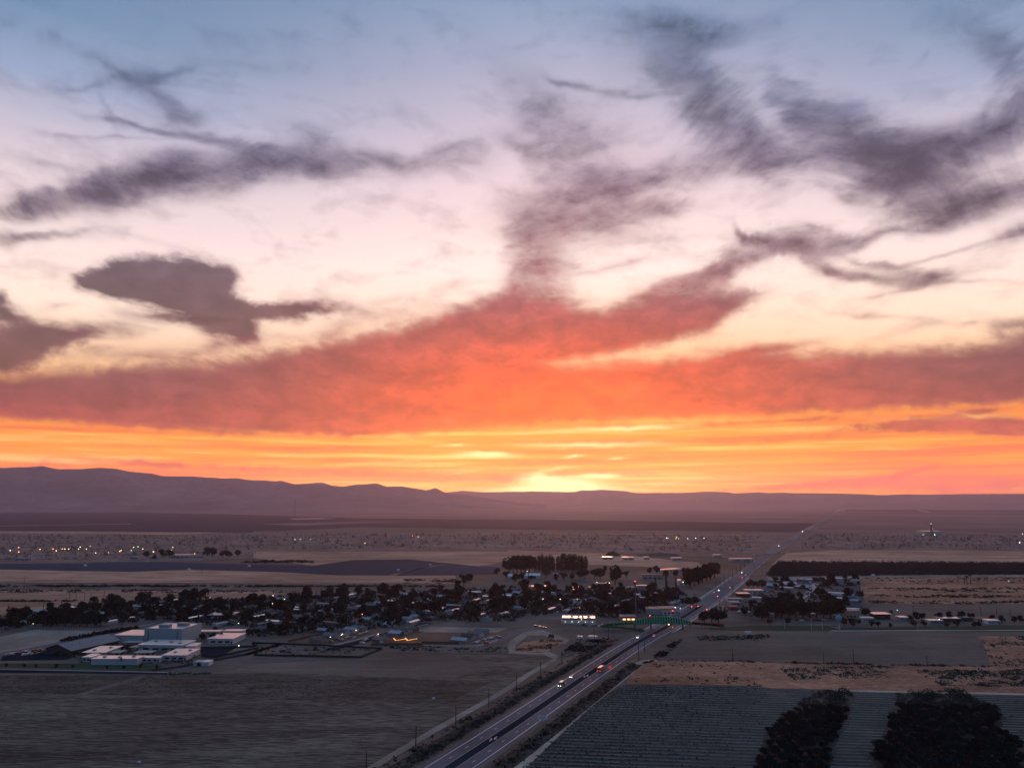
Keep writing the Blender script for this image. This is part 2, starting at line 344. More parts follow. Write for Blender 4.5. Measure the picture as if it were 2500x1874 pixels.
ccol = w.v('SCALE', ccol, w.mapr(w.noise(w.v('MULTIPLY', pf, (.05, .32, 1)), 1.0, 5, .6)[0], .3, .7, .78, 1.22))
ccol = w.v('SCALE', ccol, w.mapr(w.noise(w.v('MULTIPLY', w.v('ADD', pf, (90, 20, 0)), (.38, .62, 1)), 1.0, 6, .6, .2)[0], .34, .66, .80, 1.24))
ccol = w.v('SCALE', ccol, w.mapr(w.m('MULTIPLY_ADD', nz, .5, w.m('MULTIPLY', fib, .5)), .36, .64, .84, 1.16))
# long level bars of brighter and duller sky toward the horizon
bars = w.noise(w.v('MULTIPLY', w.v('ADD', p0, (0, 40, 0)), (.05, 1.5, 1)), 1.0, 6, .6, .0)[0]
lowf = w.mapr(EL, 5.0, 8.5, 1, 0)
clear = w.mix(w.m('MULTIPLY', w.mapr(bars, .49, .64), w.m('MULTIPLY', lowf, .75)), clear, w.mix(near, (*lin((232, 96, 56)), 1), (*lin((255, 122, 26)), 1)))
clear = w.mix(w.m('MULTIPLY', w.mapr(bars, .47, .34), w.m('MULTIPLY', lowf, .8)), clear, w.mix(near, (*lin((255, 196, 110)), 1), (*lin((255, 214, 84)), 1)))
sky_col = w.mix(keep, ccol, clear)
glow = w.mapr(w.m('MULTIPLY', S_b, w.mapr(flat, .3, .7, .5, 1.5)), .02, .85, smooth=True)
sky_col = w.mix(w.m('MULTIPLY', glow, .92), sky_col, w.mix(w.m('MULTIPLY', near, near), (*lin((255, 200, 110)), 1), (1.25, 1.0, .42, 1)))
sky_col = w.mix(away, sky_col, east)
SKY_BOOST = [(0, 2.24), (1, 2.24), (2, 2.24), (3, 1.8), (4.5, 1.44), (6, 1.29), (8, 1.19), (11, 1.2), (15, 1.2), (20, 1.17), (28, 1.14), (40, 1.01)]
boost = w.m('MULTIPLY', w.fcurve(w.mapr(EL, 0, 40), [(e / 40, b / 6) for e, b in SKY_BOOST]), 6)
em = w.n('ShaderNodeEmission')
w.put(em.inputs[0], sky_col)
w.put(em.inputs[1], boost)
tr = w.n('ShaderNodeBsdfTransparent')
ad = w.n('ShaderNodeAddShader')
w.put(ad.inputs[0], em.outputs[0])
w.put(ad.inputs[1], tr.outputs[0])
mo = w.n('ShaderNodeOutputMaterial')
w.put(mo.inputs[0], ad.outputs[0])

# ------------------------------------------------------------------ ground survey: photo-sheet position -> point on the plain
FPX, CX, CYP = 1734.86, 1250.0, 937.0
CAM = Vector((0, 0, CAM_H))
def ray(x, y):
    dx, dy = (x - CX) / FPX, (CYP - y) / FPX
    return Vector((dx, math.cos(PITCH) - dy * math.sin(PITCH), math.sin(PITCH) + dy * math.cos(PITCH)))
def G(x, y, z=0.0):
    d = ray(x, y)
    t = (z - CAM_H) / d.z
    return Vector((d.x * t, d.y * t, z))
SHEETS = {1: (0, 1100), 2: (620, 1100), 3: (1240, 1150), 4: (1860, 1150), 5: (0, 1474), 6: (620, 1474), 7: (1240, 1474), 8: (1860, 1474)}
def S(k, x, y, z=0.0):
    ox, oy = SHEETS[k]
    return G(ox + x * .28933, oy + y * .28933, z)
def span(k, y, px):
    """metres covered by px sheet units across, at ground row y of sheet k"""
    return (S(k, 100 + px, y) - S(k, 100, y)).length
def rise(k, x, y_base, px):
    """height in metres of something px sheet units tall standing at row y_base"""
    b = S(k, x, y_base)
    ox, oy = SHEETS[k]
    d = ray(ox + x * .28933, oy + (y_base - px) * .28933)
    return CAM_H + d.z * (b.y / d.y)

# ------------------------------------------------------------------ materials
MATS = {}
def new_mat(name):
    m = bpy.data.materials.new(name)
    m.use_nodes = True
    MATS[name] = m
    return m, NT(m.node_tree)
def finish(t, col, rough=.9, spec=.2, normal=None, metallic=0.0, emit=None, strength=0.0, coat=0.0):
    b = t.n('ShaderNodeBsdfPrincipled')
    t.put(b.inputs['Base Color'], col if isinstance(col, bpy.types.NodeSocket) else (*col[:3], 1))
    t.put(b.inputs['Roughness'], rough)
    b.inputs['Specular IOR Level'].default_value = spec
    b.inputs['Metallic'].default_value = metallic
    b.inputs['Coat Weight'].default_value = coat
    b.inputs['Coat Roughness'].default_value = .22
    if emit is not None:
        b.inputs['Emission Color'].default_value = (*emit, 1)
        b.inputs['Emission Strength'].default_value = strength
    if normal is not None:
        t.put(b.inputs['Normal'], normal)
    o = t.n('ShaderNodeOutputMaterial')
    t.put(o.inputs[0], b.outputs[0])
def soil(name, c1, c2, scale=.02, stretch=(1, 1), turn=0.0, fine=.6, fine_amt=.35, lo=.38, hi=.64, c3=None, rough=.95, spec=.1, bump=0.0):
    """Bare or grassed ground: two tones in broad patches, streaked along a direction, with fine speckle."""
    m, t = new_mat(name)
    g = t.n('ShaderNodeNewGeometry')
    mp = t.n('ShaderNodeMapping')
    t.put(mp.inputs[0], g.outputs['Position'])
    mp.inputs['Rotation'].default_value = (0, 0, turn)
    mp.inputs['Scale'].default_value = (stretch[0], stretch[1], 0)
    n1 = t.noise(mp.outputs[0], scale, 6, .6, .3)[0]
    n2 = t.noise(mp.outputs[0], fine, 4, .65)[0]
    n3 = t.noise(t.v('ADD', mp.outputs[0], (900, 300, 0)), scale * 4.7, 5, .6)[0]
    f = t.mapr(t.m('MULTIPLY_ADD', t.m('SUBTRACT', n2, .5), fine_amt, t.m('MULTIPLY_ADD', n3, .35, t.m('MULTIPLY', n1, .65))), lo, hi)
    col = t.mix(f, c1, c2)
    if c3 is not None:
        col = t.mix(t.mapr(n3, .56, .70), col, c3)
    n4 = t.noise(t.v('ADD', g.outputs['Position'], (5000, 0, 0)), scale * .45, 3, .55)[0]
    col = t.v('SCALE', col, t.mapr(n4, .32, .68, .72, 1.28))
    finish(t, col, rough, spec)
    return m
def plain(name, col, rough=.7, spec=.3, vary=.12, scale=.4, metallic=0.0, per_object=0.0, coat=0.0):
    """Painted or built surface: base colour with grime in it."""
    m, t = new_mat(name)
    g = t.n('ShaderNodeNewGeometry')
    n1 = t.noise(g.outputs['Position'], scale, 5, .6)[0]
    c = t.mix(t.mapr(n1, .35, .7), tuple(v * (1 - vary) for v in col), tuple(min(1, v * (1 + vary)) for v in col))
    if per_object:
        oi = t.n('ShaderNodeObjectInfo')
        c = t.v('SCALE', c, t.mapr(oi.outputs['Random'], 0, 1, 1 - per_object, 1 + per_object))
    finish(t, c, rough, spec, metallic=metallic, coat=coat)
    return m
def by_object(name, rough=.7, spec=.3, noise_amt=.2, scale=.5):
    """Paint that takes the colour given to the object."""
    m, t = new_mat(name)
    oi = t.n('ShaderNodeObjectInfo')
    g = t.n('ShaderNodeNewGeometry')
    n1 = t.noise(g.outputs['Position'], scale, 4, .6)[0]
    c = t.v('SCALE', oi.outputs['Color'], t.mapr(n1, .3, .7, 1 - noise_amt, 1 + noise_amt))
    finish(t, c, rough, spec)
    return m
def leaf(name, c1, c2, rough=.75):
    m, t = new_mat(name)
    oi = t.n('ShaderNodeObjectInfo')
    g = t.n('ShaderNodeNewGeometry')
    n1 = t.noise(g.outputs['Position'], .35, 3, .6)[0]
    c = t.mix(t.mapr(n1, .35, .65), c1, c2)
    c = t.v('SCALE', c, t.mapr(oi.outputs['Random'], 0, 1, .65, 1.35))
    finish(t, c, .95, .0)
    return m
def lampmat(name, col, strength):
    m, t = new_mat(name)
    finish(t, (.05, .05, .05), .5, .3, emit=col, strength=strength)
    return m
GRID = R(-8)
soil('ground', (.15, .105, .085), (.26, .18, .135), .004, (1, 2.5), GRID, .05, .3)
soil('plough', (.068, .059, .050), (.228, .184, .142), .022, (.5, 3.6), R(38), .2, 1.3, .41, .61, c3=(.070, .063, .055))
soil('rough_plough', (.040, .036, .034), (.160, .126, .100), .03, (.8, 3.0), GRID, .25, 1.3, .38, .64)
soil('fallow', (.138, .107, .088), (.22, .170, .134), .014, (.8, 4), GRID, .2, .9)
soil('dry_grass', (.32, .136, .084), (.58, .285, .172), .02, (1, 3), GRID, .22, 1.0, .40, .62, c3=(.60, .345, .20))
soil('sand', (.30, .225, .18), (.43, .335, .27), .03, (1, 1), 0, .4, .5)
soil('pale_sand', (.44, .34, .27), (.60, .48, .39), .03, (1, 1), 0, .4, .5)
soil('dirt', (.13, .105, .092), (.23, .18, .15), .03, (1, 2), 0, .4, .6, c3=(.13, .105, .09))
soil('brown_yard', (.16, .088, .062), (.24, .14, .10), .05, (1, 1), 0, .5, .6)
soil('row_soil', (.074, .061, .053), (.124, .101, .084), .02, (1, 6), R(-4), .4, .7)
soil('berm', (.20, .162, .128), (.30, .243, .19), .1, (.3, 3), R(-4), .8, .8)
soil('verge', (.03, .036, .032), (.09, .077, .065), .06, (1, 1), 0, .6, .8)
soil('lawn', (.035, .06, .035), (.06, .09, .045), .04, (1, 2), 0, .5, .5)
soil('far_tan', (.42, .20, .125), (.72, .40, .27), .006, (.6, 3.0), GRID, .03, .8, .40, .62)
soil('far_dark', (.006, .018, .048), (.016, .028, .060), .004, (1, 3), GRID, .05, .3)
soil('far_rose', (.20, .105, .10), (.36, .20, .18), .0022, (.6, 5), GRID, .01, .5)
soil('blue_field', (.008, .040, .080), (.016, .054, .098), .006, (1, 3), GRID, .05, .3, rough=.95, spec=.05)
soil('oil_ground', (.15, .098, .09), (.36, .24, .20), .012, (1, 2.6), GRID, .05, 1.1, .40, .60, c3=(.07, .06, .07))
soil('hill', (.15, .105, .115), (.30, .20, .18), .0016, (1, 1), 0, .007, .5, .34, .68)
soil('asphalt', (.020, .030, .045), (.032, .042, .058), .02, (1, 1), 0, .8, .3, rough=.95, spec=.0)
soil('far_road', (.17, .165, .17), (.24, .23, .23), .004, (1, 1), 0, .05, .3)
soil('asphalt_old', (.072, .088, .118), (.108, .124, .155), .03, (1, 1), 0, .8, .5, rough=.8, spec=.2)
soil('concrete', (.36, .34, .33), (.48, .45, .43), .05, (1, 1), 0, .9, .3, rough=.7, spec=.35)
plain('paint_white', (.78, .78, .8), .55, .4)
plain('paint_yellow', (.46, .42, .32), .6, .3)

# ------------------------------------------------------------------ mesh helpers
class MB:
    """Collects polygons (with material slots) and links them as ONE mesh object."""
    def __init__(self):
        self.v, self.f, self.mi, self.mats = [], [], [], []
    def slot(self, mat):
        if mat not in self.mats:
            self.mats.append(mat)
        return self.mats.index(mat)
    def face(self, pts, mat):
        b = len(self.v)
        self.v += [tuple(p) for p in pts]
        self.f.append(tuple(range(b, b + len(pts))))
        self.mi.append(self.slot(mat))
    def poly(self, vs, fs, mat):
        b = len(self.v)
        self.v += [tuple(p) for p in vs]
        s = self.slot(mat)
        for f in fs:
            self.f.append(tuple(b + i for i in f))
            self.mi.append(s)
    def box(self, c, size, mat, rz=0.0):
        cx, cyy, cz = c
        hx, hy, hz = size[0] / 2, size[1] / 2, size[2] / 2
        co, si = math.cos(rz), math.sin(rz)
        vs = []
        for z in (-hz, hz):
            for x, y in ((-hx, -hy), (hx, -hy), (hx, hy), (-hx, hy)):
                vs.append((cx + x * co - y * si, cyy + x * si + y * co, cz + z))
        self.poly(vs, [(3, 2, 1, 0), (4, 5, 6, 7), (0, 1, 5, 4), (1, 2, 6, 5), (2, 3, 7, 6), (3, 0, 4, 7)], mat)
    def tube(self, a, b, r0, r1, mat, n=6):
        a, b = Vector(a), Vector(b)
        d = (b - a).normalized()
        u = d.orthogonal().normalized()
        v = d.cross(u)
        vs = []
        for p, r in ((a, r0), (b, r1)):
            for i in range(n):
                t = 2 * math.pi * i / n
                vs.append(p + u * (r * math.cos(t)) + v * (r * math.sin(t)))
        fs = [(i, (i + 1) % n, n + (i + 1) % n, n + i) for i in range(n)] + [tuple(range(n - 1, -1, -1)), tuple(range(n, 2 * n))]
        self.poly(vs, fs, mat)
    def lathe(self, c, prof, mat, n=12):
        vs = []
        for r, z in prof:
            for i in range(n):
                t = 2 * math.pi * i / n
                vs.append((c[0] + r * math.cos(t), c[1] + r * math.sin(t), c[2] + z))
        fs = []
        for k in range(len(prof) - 1):
            fs += [(k * n + i, k * n + (i + 1) % n, (k + 1) * n + (i + 1) % n, (k + 1) * n + i) for i in range(n)]
        fs += [tuple(range(n - 1, -1, -1)), tuple(range((len(prof) - 1) * n, len(prof) * n))]
        self.poly(vs, fs, mat)
    def ball(self, c, r, mat, n=8, m=5, sz=1.0):
        self.lathe(c, [(r * math.sin(math.pi * (k + .02) / (m + .04)), -r * sz * math.cos(math.pi * (k + .02) / (m + .04))) for k in range(m + 1)], mat, n)
    def mesh(self, name):
        me = bpy.data.meshes.new(name)
        me.from_pydata(self.v, [], self.f)
        for m in self.mats:
            me.materials.append(MATS[m])
        me.polygons.foreach_set('material_index', self.mi)
        me.update()
        return me
    def build(self, name, parent=None):
        return link(name, self.mesh(name), parent)
def link(name, me, parent=None):
    o = bpy.data.objects.new(name, me)
    COL.objects.link(o)
    if parent is not None:
        o.parent = parent
    return o
def tag(o, label=None, cat=None, group=None, kind=None):
    for k, v in (('label', label), ('category', cat), ('group', group), ('kind', kind)):
        if v:
            o[k] = v
    return o
def empty(name, loc, rz=0.0, scale=1.0):
    o = bpy.data.objects.new(name, None)
    COL.objects.link(o)
    o.location = loc
    o.rotation_euler = (0, 0, rz)
    o.scale = (scale,) * 3
    o.empty_display_size = .5
    return o
def copy_tree(o, parent=None):
    c = o.copy()
    COL.objects.link(c)
    c.parent = parent
    for ch in o.children:
        copy_tree(ch, c)
    return c
LAYER = [0.02]
def sheet(name, pts, mat, z=None, label=None):
    """A flat piece of ground laid on the plain; each later sheet lies a little above the one before."""
    if z is None:
        LAYER[0] += .012
        z = LAYER[0]
    b = MB()
    b.face([(p[0], p[1], z) for p in pts], mat)
    me = b.mesh(name)
    if me.polygons[0].normal.z < 0:
        me.flip_normals()
    o = link(name, me)
    tag(o, label, kind='structure')
    return o
def offset_line(pts, d):
    out = []
    for i, p in enumerate(pts):
        a, b = pts[max(0, i - 1)], pts[min(len(pts) - 1, i + 1)]
        t = (Vector((b[0] - a[0], b[1] - a[1], 0))).normalized()
        out.append(Vector((p[0] + t.y * d, p[1] - t.x * d, 0)))     # d > 0: to the right
    return out
def ribbon(b, pts, d0, d1, z, mat):
    A, B = offset_line(pts, d0), offset_line(pts, d1)
    n = len(pts)
    b.poly([(p.x, p.y, z) for p in A] + [(p.x, p.y, z) for p in B], [(i, n + i, n + i + 1, i + 1) for i in range(n - 1)], mat)
def strip(name, pts, width, mat, z=None, label=None):
    if z is None:
        LAYER[0] += .012
        z = LAYER[0]
    b = MB()
    ribbon(b, pts, -width / 2, width / 2, z, mat)
    me = b.mesh(name)
    if me.polygons[0].normal.z < 0:
        me.flip_normals()
    return tag(link(name, me), label, kind='structure')
def resample(pts, step):
    out = [Vector((pts[0][0], pts[0][1], 0))]
    for a, b in zip(pts, pts[1:]):
        a, b = Vector((a[0], a[1], 0)), Vector((b[0], b[1], 0))
        n = max(1, int((b - a).length / step))
        out += [a.lerp(b, k / n) for k in range(1, n + 1)]
    return out
def inside(p, poly):
    c, j = False, len(poly) - 1
    for i in range(len(poly)):
        a, b = poly[i], poly[j]
        if (a[1] > p[1]) != (b[1] > p[1]) and p[0] < (b[0] - a[0]) * (p[1] - a[1]) / (b[1] - a[1]) + a[0]:
            c = not c
        j = i
    return c
def scatter(poly, n, rnd=random):
    xs, ys = [p[0] for p in poly], [p[1] for p in poly]
    out, tries = [], 0
    while len(out) < n and tries < n * 60:
        tries += 1
        p = (rnd.uniform(min(xs), max(xs)), rnd.uniform(min(ys), max(ys)))
        if inside(p, poly):
            out.append(p)
    return out
# clumps of small leaves, joined into one mesh: scrub, bushes, hedges, weeds
def tufts(name, pts, size, mat, height=.6, leaves=10, label=None, cat=None, parent=None, kind='stuff', rnd=random, leaf_k=.55):
    vs, fs = [], []
    for p in pts:
        s = size * rnd.uniform(.5, 1.5) * (p[2] if len(p) > 2 else 1.0)
        for _ in range(leaves):
            a, r = rnd.uniform(0, 6.283), s * math.sqrt(rnd.random())
            c = Vector((p[0] + r * math.cos(a), p[1] + r * math.sin(a), rnd.uniform(.05, 1) * height * s * (1.1 - .6 * r / s)))
            u = Vector((rnd.gauss(0, 1), rnd.gauss(0, 1), rnd.gauss(0, .7))).normalized() * s * leaf_k
            v = u.orthogonal().normalized() * s * leaf_k
            b = len(vs)
            vs += [c - u * .6, c + v * .6, c + u * .6, c - v * .5]
            fs.append((b, b + 1, b + 2, b + 3))
    me = bpy.data.meshes.new(name)
    me.from_pydata([tuple(v) for v in vs], [], fs)
    me.materials.append(MATS[mat])
    o = link(name, me, parent)
    return tag(o, label, cat, kind=kind)
leaf('scrub', (.022, .046, .046), (.05, .072, .06))
leaf('dark_scrub', (.006, .017, .020), (.018, .033, .031))
leaf('leaf_dark', (.006, .021, .021), (.015, .044, .034))
leaf('leaf_orchard', (.006, .017, .020), (.015, .035, .034))
leaf('leaf_mid', (.007, .026, .022), (.020, .048, .034))
leaf('leaf_dusty', (.016, .034, .028), (.04, .06, .042))
plain('bark', (.05, .042, .036), .9, .1)
plain('pole_wood', (.055, .045, .04), .9, .1)
plain('galvanised', (.28, .29, .31), .5, .5, metallic=.6)

# ------------------------------------------------------------------ the plain
b = MB()
b.face([(-38000, -1500, 0), (38000, -1500, 0), (38000, 34000, 0), (-38000, 34000, 0)], 'ground')
tag(b.build('ground'), 'dry flat valley floor reaching to the foot of the hills', kind='structure')

# far fields, farthest first (sheets rise a little one above the other)
def quad(name, k_pts, mat, label, z=None):
    return sheet(name, [S(p[0], 2138 if p[1] == 2212 else p[1], p[2]) for p in k_pts], mat, z, label)
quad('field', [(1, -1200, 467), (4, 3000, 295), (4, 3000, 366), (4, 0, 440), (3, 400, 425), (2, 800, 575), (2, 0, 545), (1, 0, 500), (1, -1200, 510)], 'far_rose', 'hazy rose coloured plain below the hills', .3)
quad('field', [(1, -1200, 500), (1, 0, 490), (1, 900, 512), (2, 0, 540), (2, 900, 570), (2, 2212, 578), (3, 0, 405), (3, 1200, 420), (4, 0, 437), (4, 470, 440), (4, 350, 512), (4, 0, 508), (3, 2212, 506), (3, 0, 490), (2, 1500, 652), (2, 900, 645), (2, 300, 672), (2, 0, 676), (1, 2212, 690), (1, 0, 672), (1, -1200, 670)], 'far_dark', 'long dark orchard field across the valley', .6)
quad('field', [(2, 300, 570), (2, 560, 566), (2, 700, 574), (2, 330, 582)], 'far_tan', 'pale bare strip inside the dark orchard field', .9)
quad('field', [(2, 60, 618), (2, 960, 596), (2, 1420, 600), (2, 880, 612), (2, 400, 632)], 'far_rose', 'rose bare strip inside the dark orchard field', .9)
quad('field', [(1, 0, 632), (1, 1100, 614), (1, 1100, 620), (1, 0, 638)], 'far_rose', 'thin track across the dark orchard field', .9)
quad('field', [(4, 720, 308), (4, 3000, 318), (4, 3000, 348), (4, 1400, 345), (4, 700, 338)], 'far_dark', 'dark orchard strip right of the highway far off', .8)
quad('field', [(4, 720, 352), (4, 3000, 356), (4, 3000, 364), (4, 720, 359)], 'far_dark', 'thin dark hedge line right of the highway far off', .8)
quad('field', [(4, 1310, 328), (4, 1330, 326), (4, 1430, 345), (4, 1400, 347)], 'pale_sand', 'pale bare patch between the far orchard strips', 1.0)
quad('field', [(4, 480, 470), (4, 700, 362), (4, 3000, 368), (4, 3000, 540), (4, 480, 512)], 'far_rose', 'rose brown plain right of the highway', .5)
quad('oil_field', [(1, -1200, 700), (1, 0, 690), (1, 1500, 716), (2, 0, 690), (2, 800, 690), (2, 2212, 690), (3, 0, 520), (3, 2212, 520), (4, 300, 520), (4, 100, 660), (3, 2100, 740), (3, 0, 660), (2, 1300, 850), (2, 0, 850), (1, 2212, 900), (1, 1500, 935), (1, 0, 945), (1, -1200, 950)], 'oil_ground', 'scraped oil field ground dotted with wells', .35)
quad('oil_field', [(4, 420, 505), (4, 3000, 545), (4, 3000, 680), (4, 600, 660), (4, 120, 690)], 'oil_ground', 'scraped oil field ground right of the highway', .35)
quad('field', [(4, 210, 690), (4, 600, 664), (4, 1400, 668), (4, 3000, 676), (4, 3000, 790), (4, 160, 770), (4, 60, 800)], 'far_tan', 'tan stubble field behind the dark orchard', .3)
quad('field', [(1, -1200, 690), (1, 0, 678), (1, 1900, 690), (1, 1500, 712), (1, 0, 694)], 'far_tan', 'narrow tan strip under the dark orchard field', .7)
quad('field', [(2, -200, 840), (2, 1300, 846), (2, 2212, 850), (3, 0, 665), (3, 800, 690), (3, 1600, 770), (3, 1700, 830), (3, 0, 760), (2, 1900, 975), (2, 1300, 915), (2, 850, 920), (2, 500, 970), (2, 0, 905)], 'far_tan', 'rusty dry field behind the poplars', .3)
quad('field', [(1, -1200, 965), (1, 0, 952), (1, 700, 950), (1, 1100, 935), (1, 2212, 960), (2, 0, 960), (2, 450, 965), (2, 850, 922), (2, 1300, 915), (2, 2080, 985), (2, 2050, 1040), (2, 1250, 1052), (2, 700, 1048), (2, 200, 1020), (1, 1600, 1000), (1, 1100, 1018), (1, 0, 1000), (1, -1200, 1005)], 'blue_field', 'smooth slate blue field behind the town', .25)
quad('field', [(2, 1140, 1050), (2, 1480, 978), (2, 1640, 955), (2, 1600, 962), (2, 1300, 1012), (2, 1190, 1050)], 'far_tan', 'tan track through the slate blue field', .4)
quad('field', [(1, -1200, 1010), (1, 0, 1003), (1, 1100, 1022), (1, 1600, 1004), (2, 200, 1024), (2, 700, 1050), (2, 1700, 1056), (2, 1700, 1120), (2, 0, 1115), (1, 0, 1110), (1, -1200, 1112)], 'far_tan', 'rusty dry pasture behind the slate blue field edge', .2)
quad('field', [(1, -1200, 1115), (1, 0, 1112), (2, 0, 1118), (2, 1700, 1122), (2, 1600, 1150), (2, 0, 1160), (1, 0, 1165), (1, -1200, 1165)], 'dirt', 'grey brown strip behind the town', .15)
quad('field', [(1, -1200, 1175), (1, 0, 1172), (1, 2212, 1180), (2, 400, 1190), (2, 0, 1232), (1, 1900, 1250), (1, 1100, 1260), (1, 600, 1300), (1, 0, 1392), (1, -1200, 1400)], 'far_tan', 'dry tan field with power poles left of the town', .12)
quad('field', [(4, 780, 890), (4, 3000, 870), (4, 3000, 1120), (4, 880, 1118)], 'dry_grass', 'dry grass land with rows of scrub right of the town', .1)
quad('field', [(4, 890, 1122), (4, 3000, 1130), (4, 3000, 1300), (4, 1500, 1260), (4, 910, 1200)], 'fallow', 'bare brown field behind the right hand houses', .1)
quad('field', [(4, 30, 892), (4, 800, 880), (4, 3000, 868), (4, 3000, 884), (4, 800, 900), (4, 60, 912)], 'sand', 'sandy headland below the dark orchard', .14)
# town ground
quad('town_ground', [(1, 0, 1400), (1, 700, 1300), (1, 1500, 1262), (2, 0, 1236), (2, 700, 1190), (2, 1600, 1150), (3, 0, 930), (3, 1500, 880), (3, 1900, 860), (3, 1500, 1250), (3, 1350, 1290), (3, 0, 1340), (6, 1500, 180), (6, 0, 340), (5, 2212, 420), (5, 0, 200)], 'dirt', 'dirt lots and yards of the town', .06)
quad('town_ground', [(3, 1760, 1180), (3, 2040, 920), (4, 30, 905), (4, 850, 900), (4, 900, 1180), (4, 2800, 1260), (4, 2800, 1340), (4, 0, 1335), (3, 1700, 1280)], 'dirt', 'dirt lots right of the highway', .06)

# ------------------------------------------------------------------ near fields
quad('field', [(5, -500, 600), (5, 1400, 592), (5, 1900, 566), (6, 0, 502), (6, 500, 476), (6, 900, 462), (6, 1120, 405), (6, 2212, 418), (7, 380, 442), (7, 420, 462), (7, 180, 600), (7, 0, 712), (6, 1980, 800), (6, 1440, 1085), (6, 960, 1382), (6, 700, 1800), (5, -900, 1800)], 'plough', 'harrowed grey field in front of the school', .05)
quad('field', [(5, -500, 602), (5, 1400, 600), (5, 2212, 610), (6, 0, 590), (6, 1100, 620), (6, 2000, 660), (6, 1700, 800), (6, 1000, 830), (6, 0, 800), (5, 2212, 790), (5, 1000, 770), (5, 0, 750), (5, -500, 740)], 'rough_plough', 'rough weedy band across the harrowed field', .07)
quad('field', [(6, 500, 478), (6, 900, 462), (6, 1120, 412), (6, 1600, 430), (6, 2000, 520), (6, 1700, 620), (6, 600, 590), (6, 0, 578), (5, 1500, 594), (5, 1900, 568), (6, 0, 506)], 'fallow', 'smooth bare corner of the harrowed field', .08)
quad('dirt_track', [(5, 640, 764), (5, 720, 764), (5, 1250, 612), (5, 1180, 606)], 'dirt', 'faint dirt track crossing the harrowed field', .10)
quad('dirt_lot', [(5, 1350, 570), (5, 1800, 470), (5, 2212, 440), (6, 0, 440), (6, 500, 452), (6, 900, 462), (6, 500, 476), (6, 0, 504), (5, 1900, 566), (5, 1420, 592)], 'dirt', 'sandy lot beside the storage containers', .09)
quad('dirt_lot', [(6, 2212, 230), (7, 60, 205), (7, 900, 215), (7, 1000, 260), (7, 700, 330), (7, 560, 420), (7, 430, 462), (7, 370, 440), (7, 0, 420), (6, 2212, 416), (6, 1160, 402), (6, 1090, 378), (6, 1900, 372), (6, 2100, 280)], 'dirt', 'open dirt lot beside the highway', .11)
quad('dirt_track', [(7, 0, 330), (7, 120, 240), (7, 280, 215), (7, 520, 300), (7, 480, 340), (7, 300, 262), (7, 170, 265), (7, 60, 350), (7, 60, 395), (7, 260, 415), (7, 340, 400), (7, 440, 440), (7, 400, 470), (7, 300, 425), (7, 0, 415)], 'sand', 'looping pale dirt track on the open lot', .13)
quad('dirt_mound', [(7, 60, 380), (7, 130, 325), (7, 300, 300), (7, 480, 300), (7, 440, 350), (7, 320, 405), (7, 120, 405)], 'dry_grass', 'grassy island inside the looping dirt track', .15)
quad('field', [(7, 1480, 300), (7, 1560, 240), (7, 2212, 255), (8, 0, 240), (8, 1800, 268), (8, 1850, 300), (8, 1935, 525), (8, 0, 488), (7, 2212, 480), (7, 1250, 462), (7, 1250, 420)], 'fallow', 'bare brown field below the park', .05)
quad('field', [(8, 1820, 270), (8, 2900, 285), (8, 2900, 545), (8, 1940, 528), (8, 1860, 300)], 'dry_grass', 'dry grass and scrub right of the bare field', .05)
quad('field', [(7, 1120, 478), (7, 2212, 488), (8, 0, 492), (8, 1935, 530), (8, 2900, 550), (8, 2900, 765), (8, 2212, 760), (8, 0, 706), (7, 2212, 690), (7, 1000, 668), (7, 1040, 600)], 'dry_grass', 'reddish dry grass band above the row crop', .06)
quad('field', [(7, 1000, 676), (7, 2212, 694), (8, 0, 712), (8, 2212, 768), (8, 2900, 790), (8, 2900, 1800), (7, -360, 1800), (7, 120, 1382), (7, 640, 902), (7, 870, 738)], 'row_soil', 'bedded soil of the row crop field', .07)
quad('dirt_track', [(8, 560, 716), (8, 760, 726), (8, 1280, 736), (8, 2212, 752), (8, 2900, 770), (8, 2900, 786), (8, 2212, 768), (8, 1240, 748), (8, 700, 738)], 'pale_sand', 'pale headland track above the orchard blocks', .12)
quad('lawn', [(7, 1560, 205), (8, 0, 180), (8, 620, 185), (8, 660, 210), (8, 560, 228), (7, 1900, 225)], 'lawn', 'dim green playing field of the park', .09)
quad('lawn', [(8, 660, 200), (8, 2900, 165), (8, 2900, 235), (8, 600, 232)], 'lawn', 'dim green lawn strip below the right hand houses', .085)
quad('path', [(8, 560, 188), (8, 640, 198), (8, 662, 212), (8, 560, 230), (8, 2900, 222), (8, 2900, 216), (8, 640, 222), (8, 650, 212), (8, 620, 202)], 'concrete', 'pale path curving along the park edge', .11)

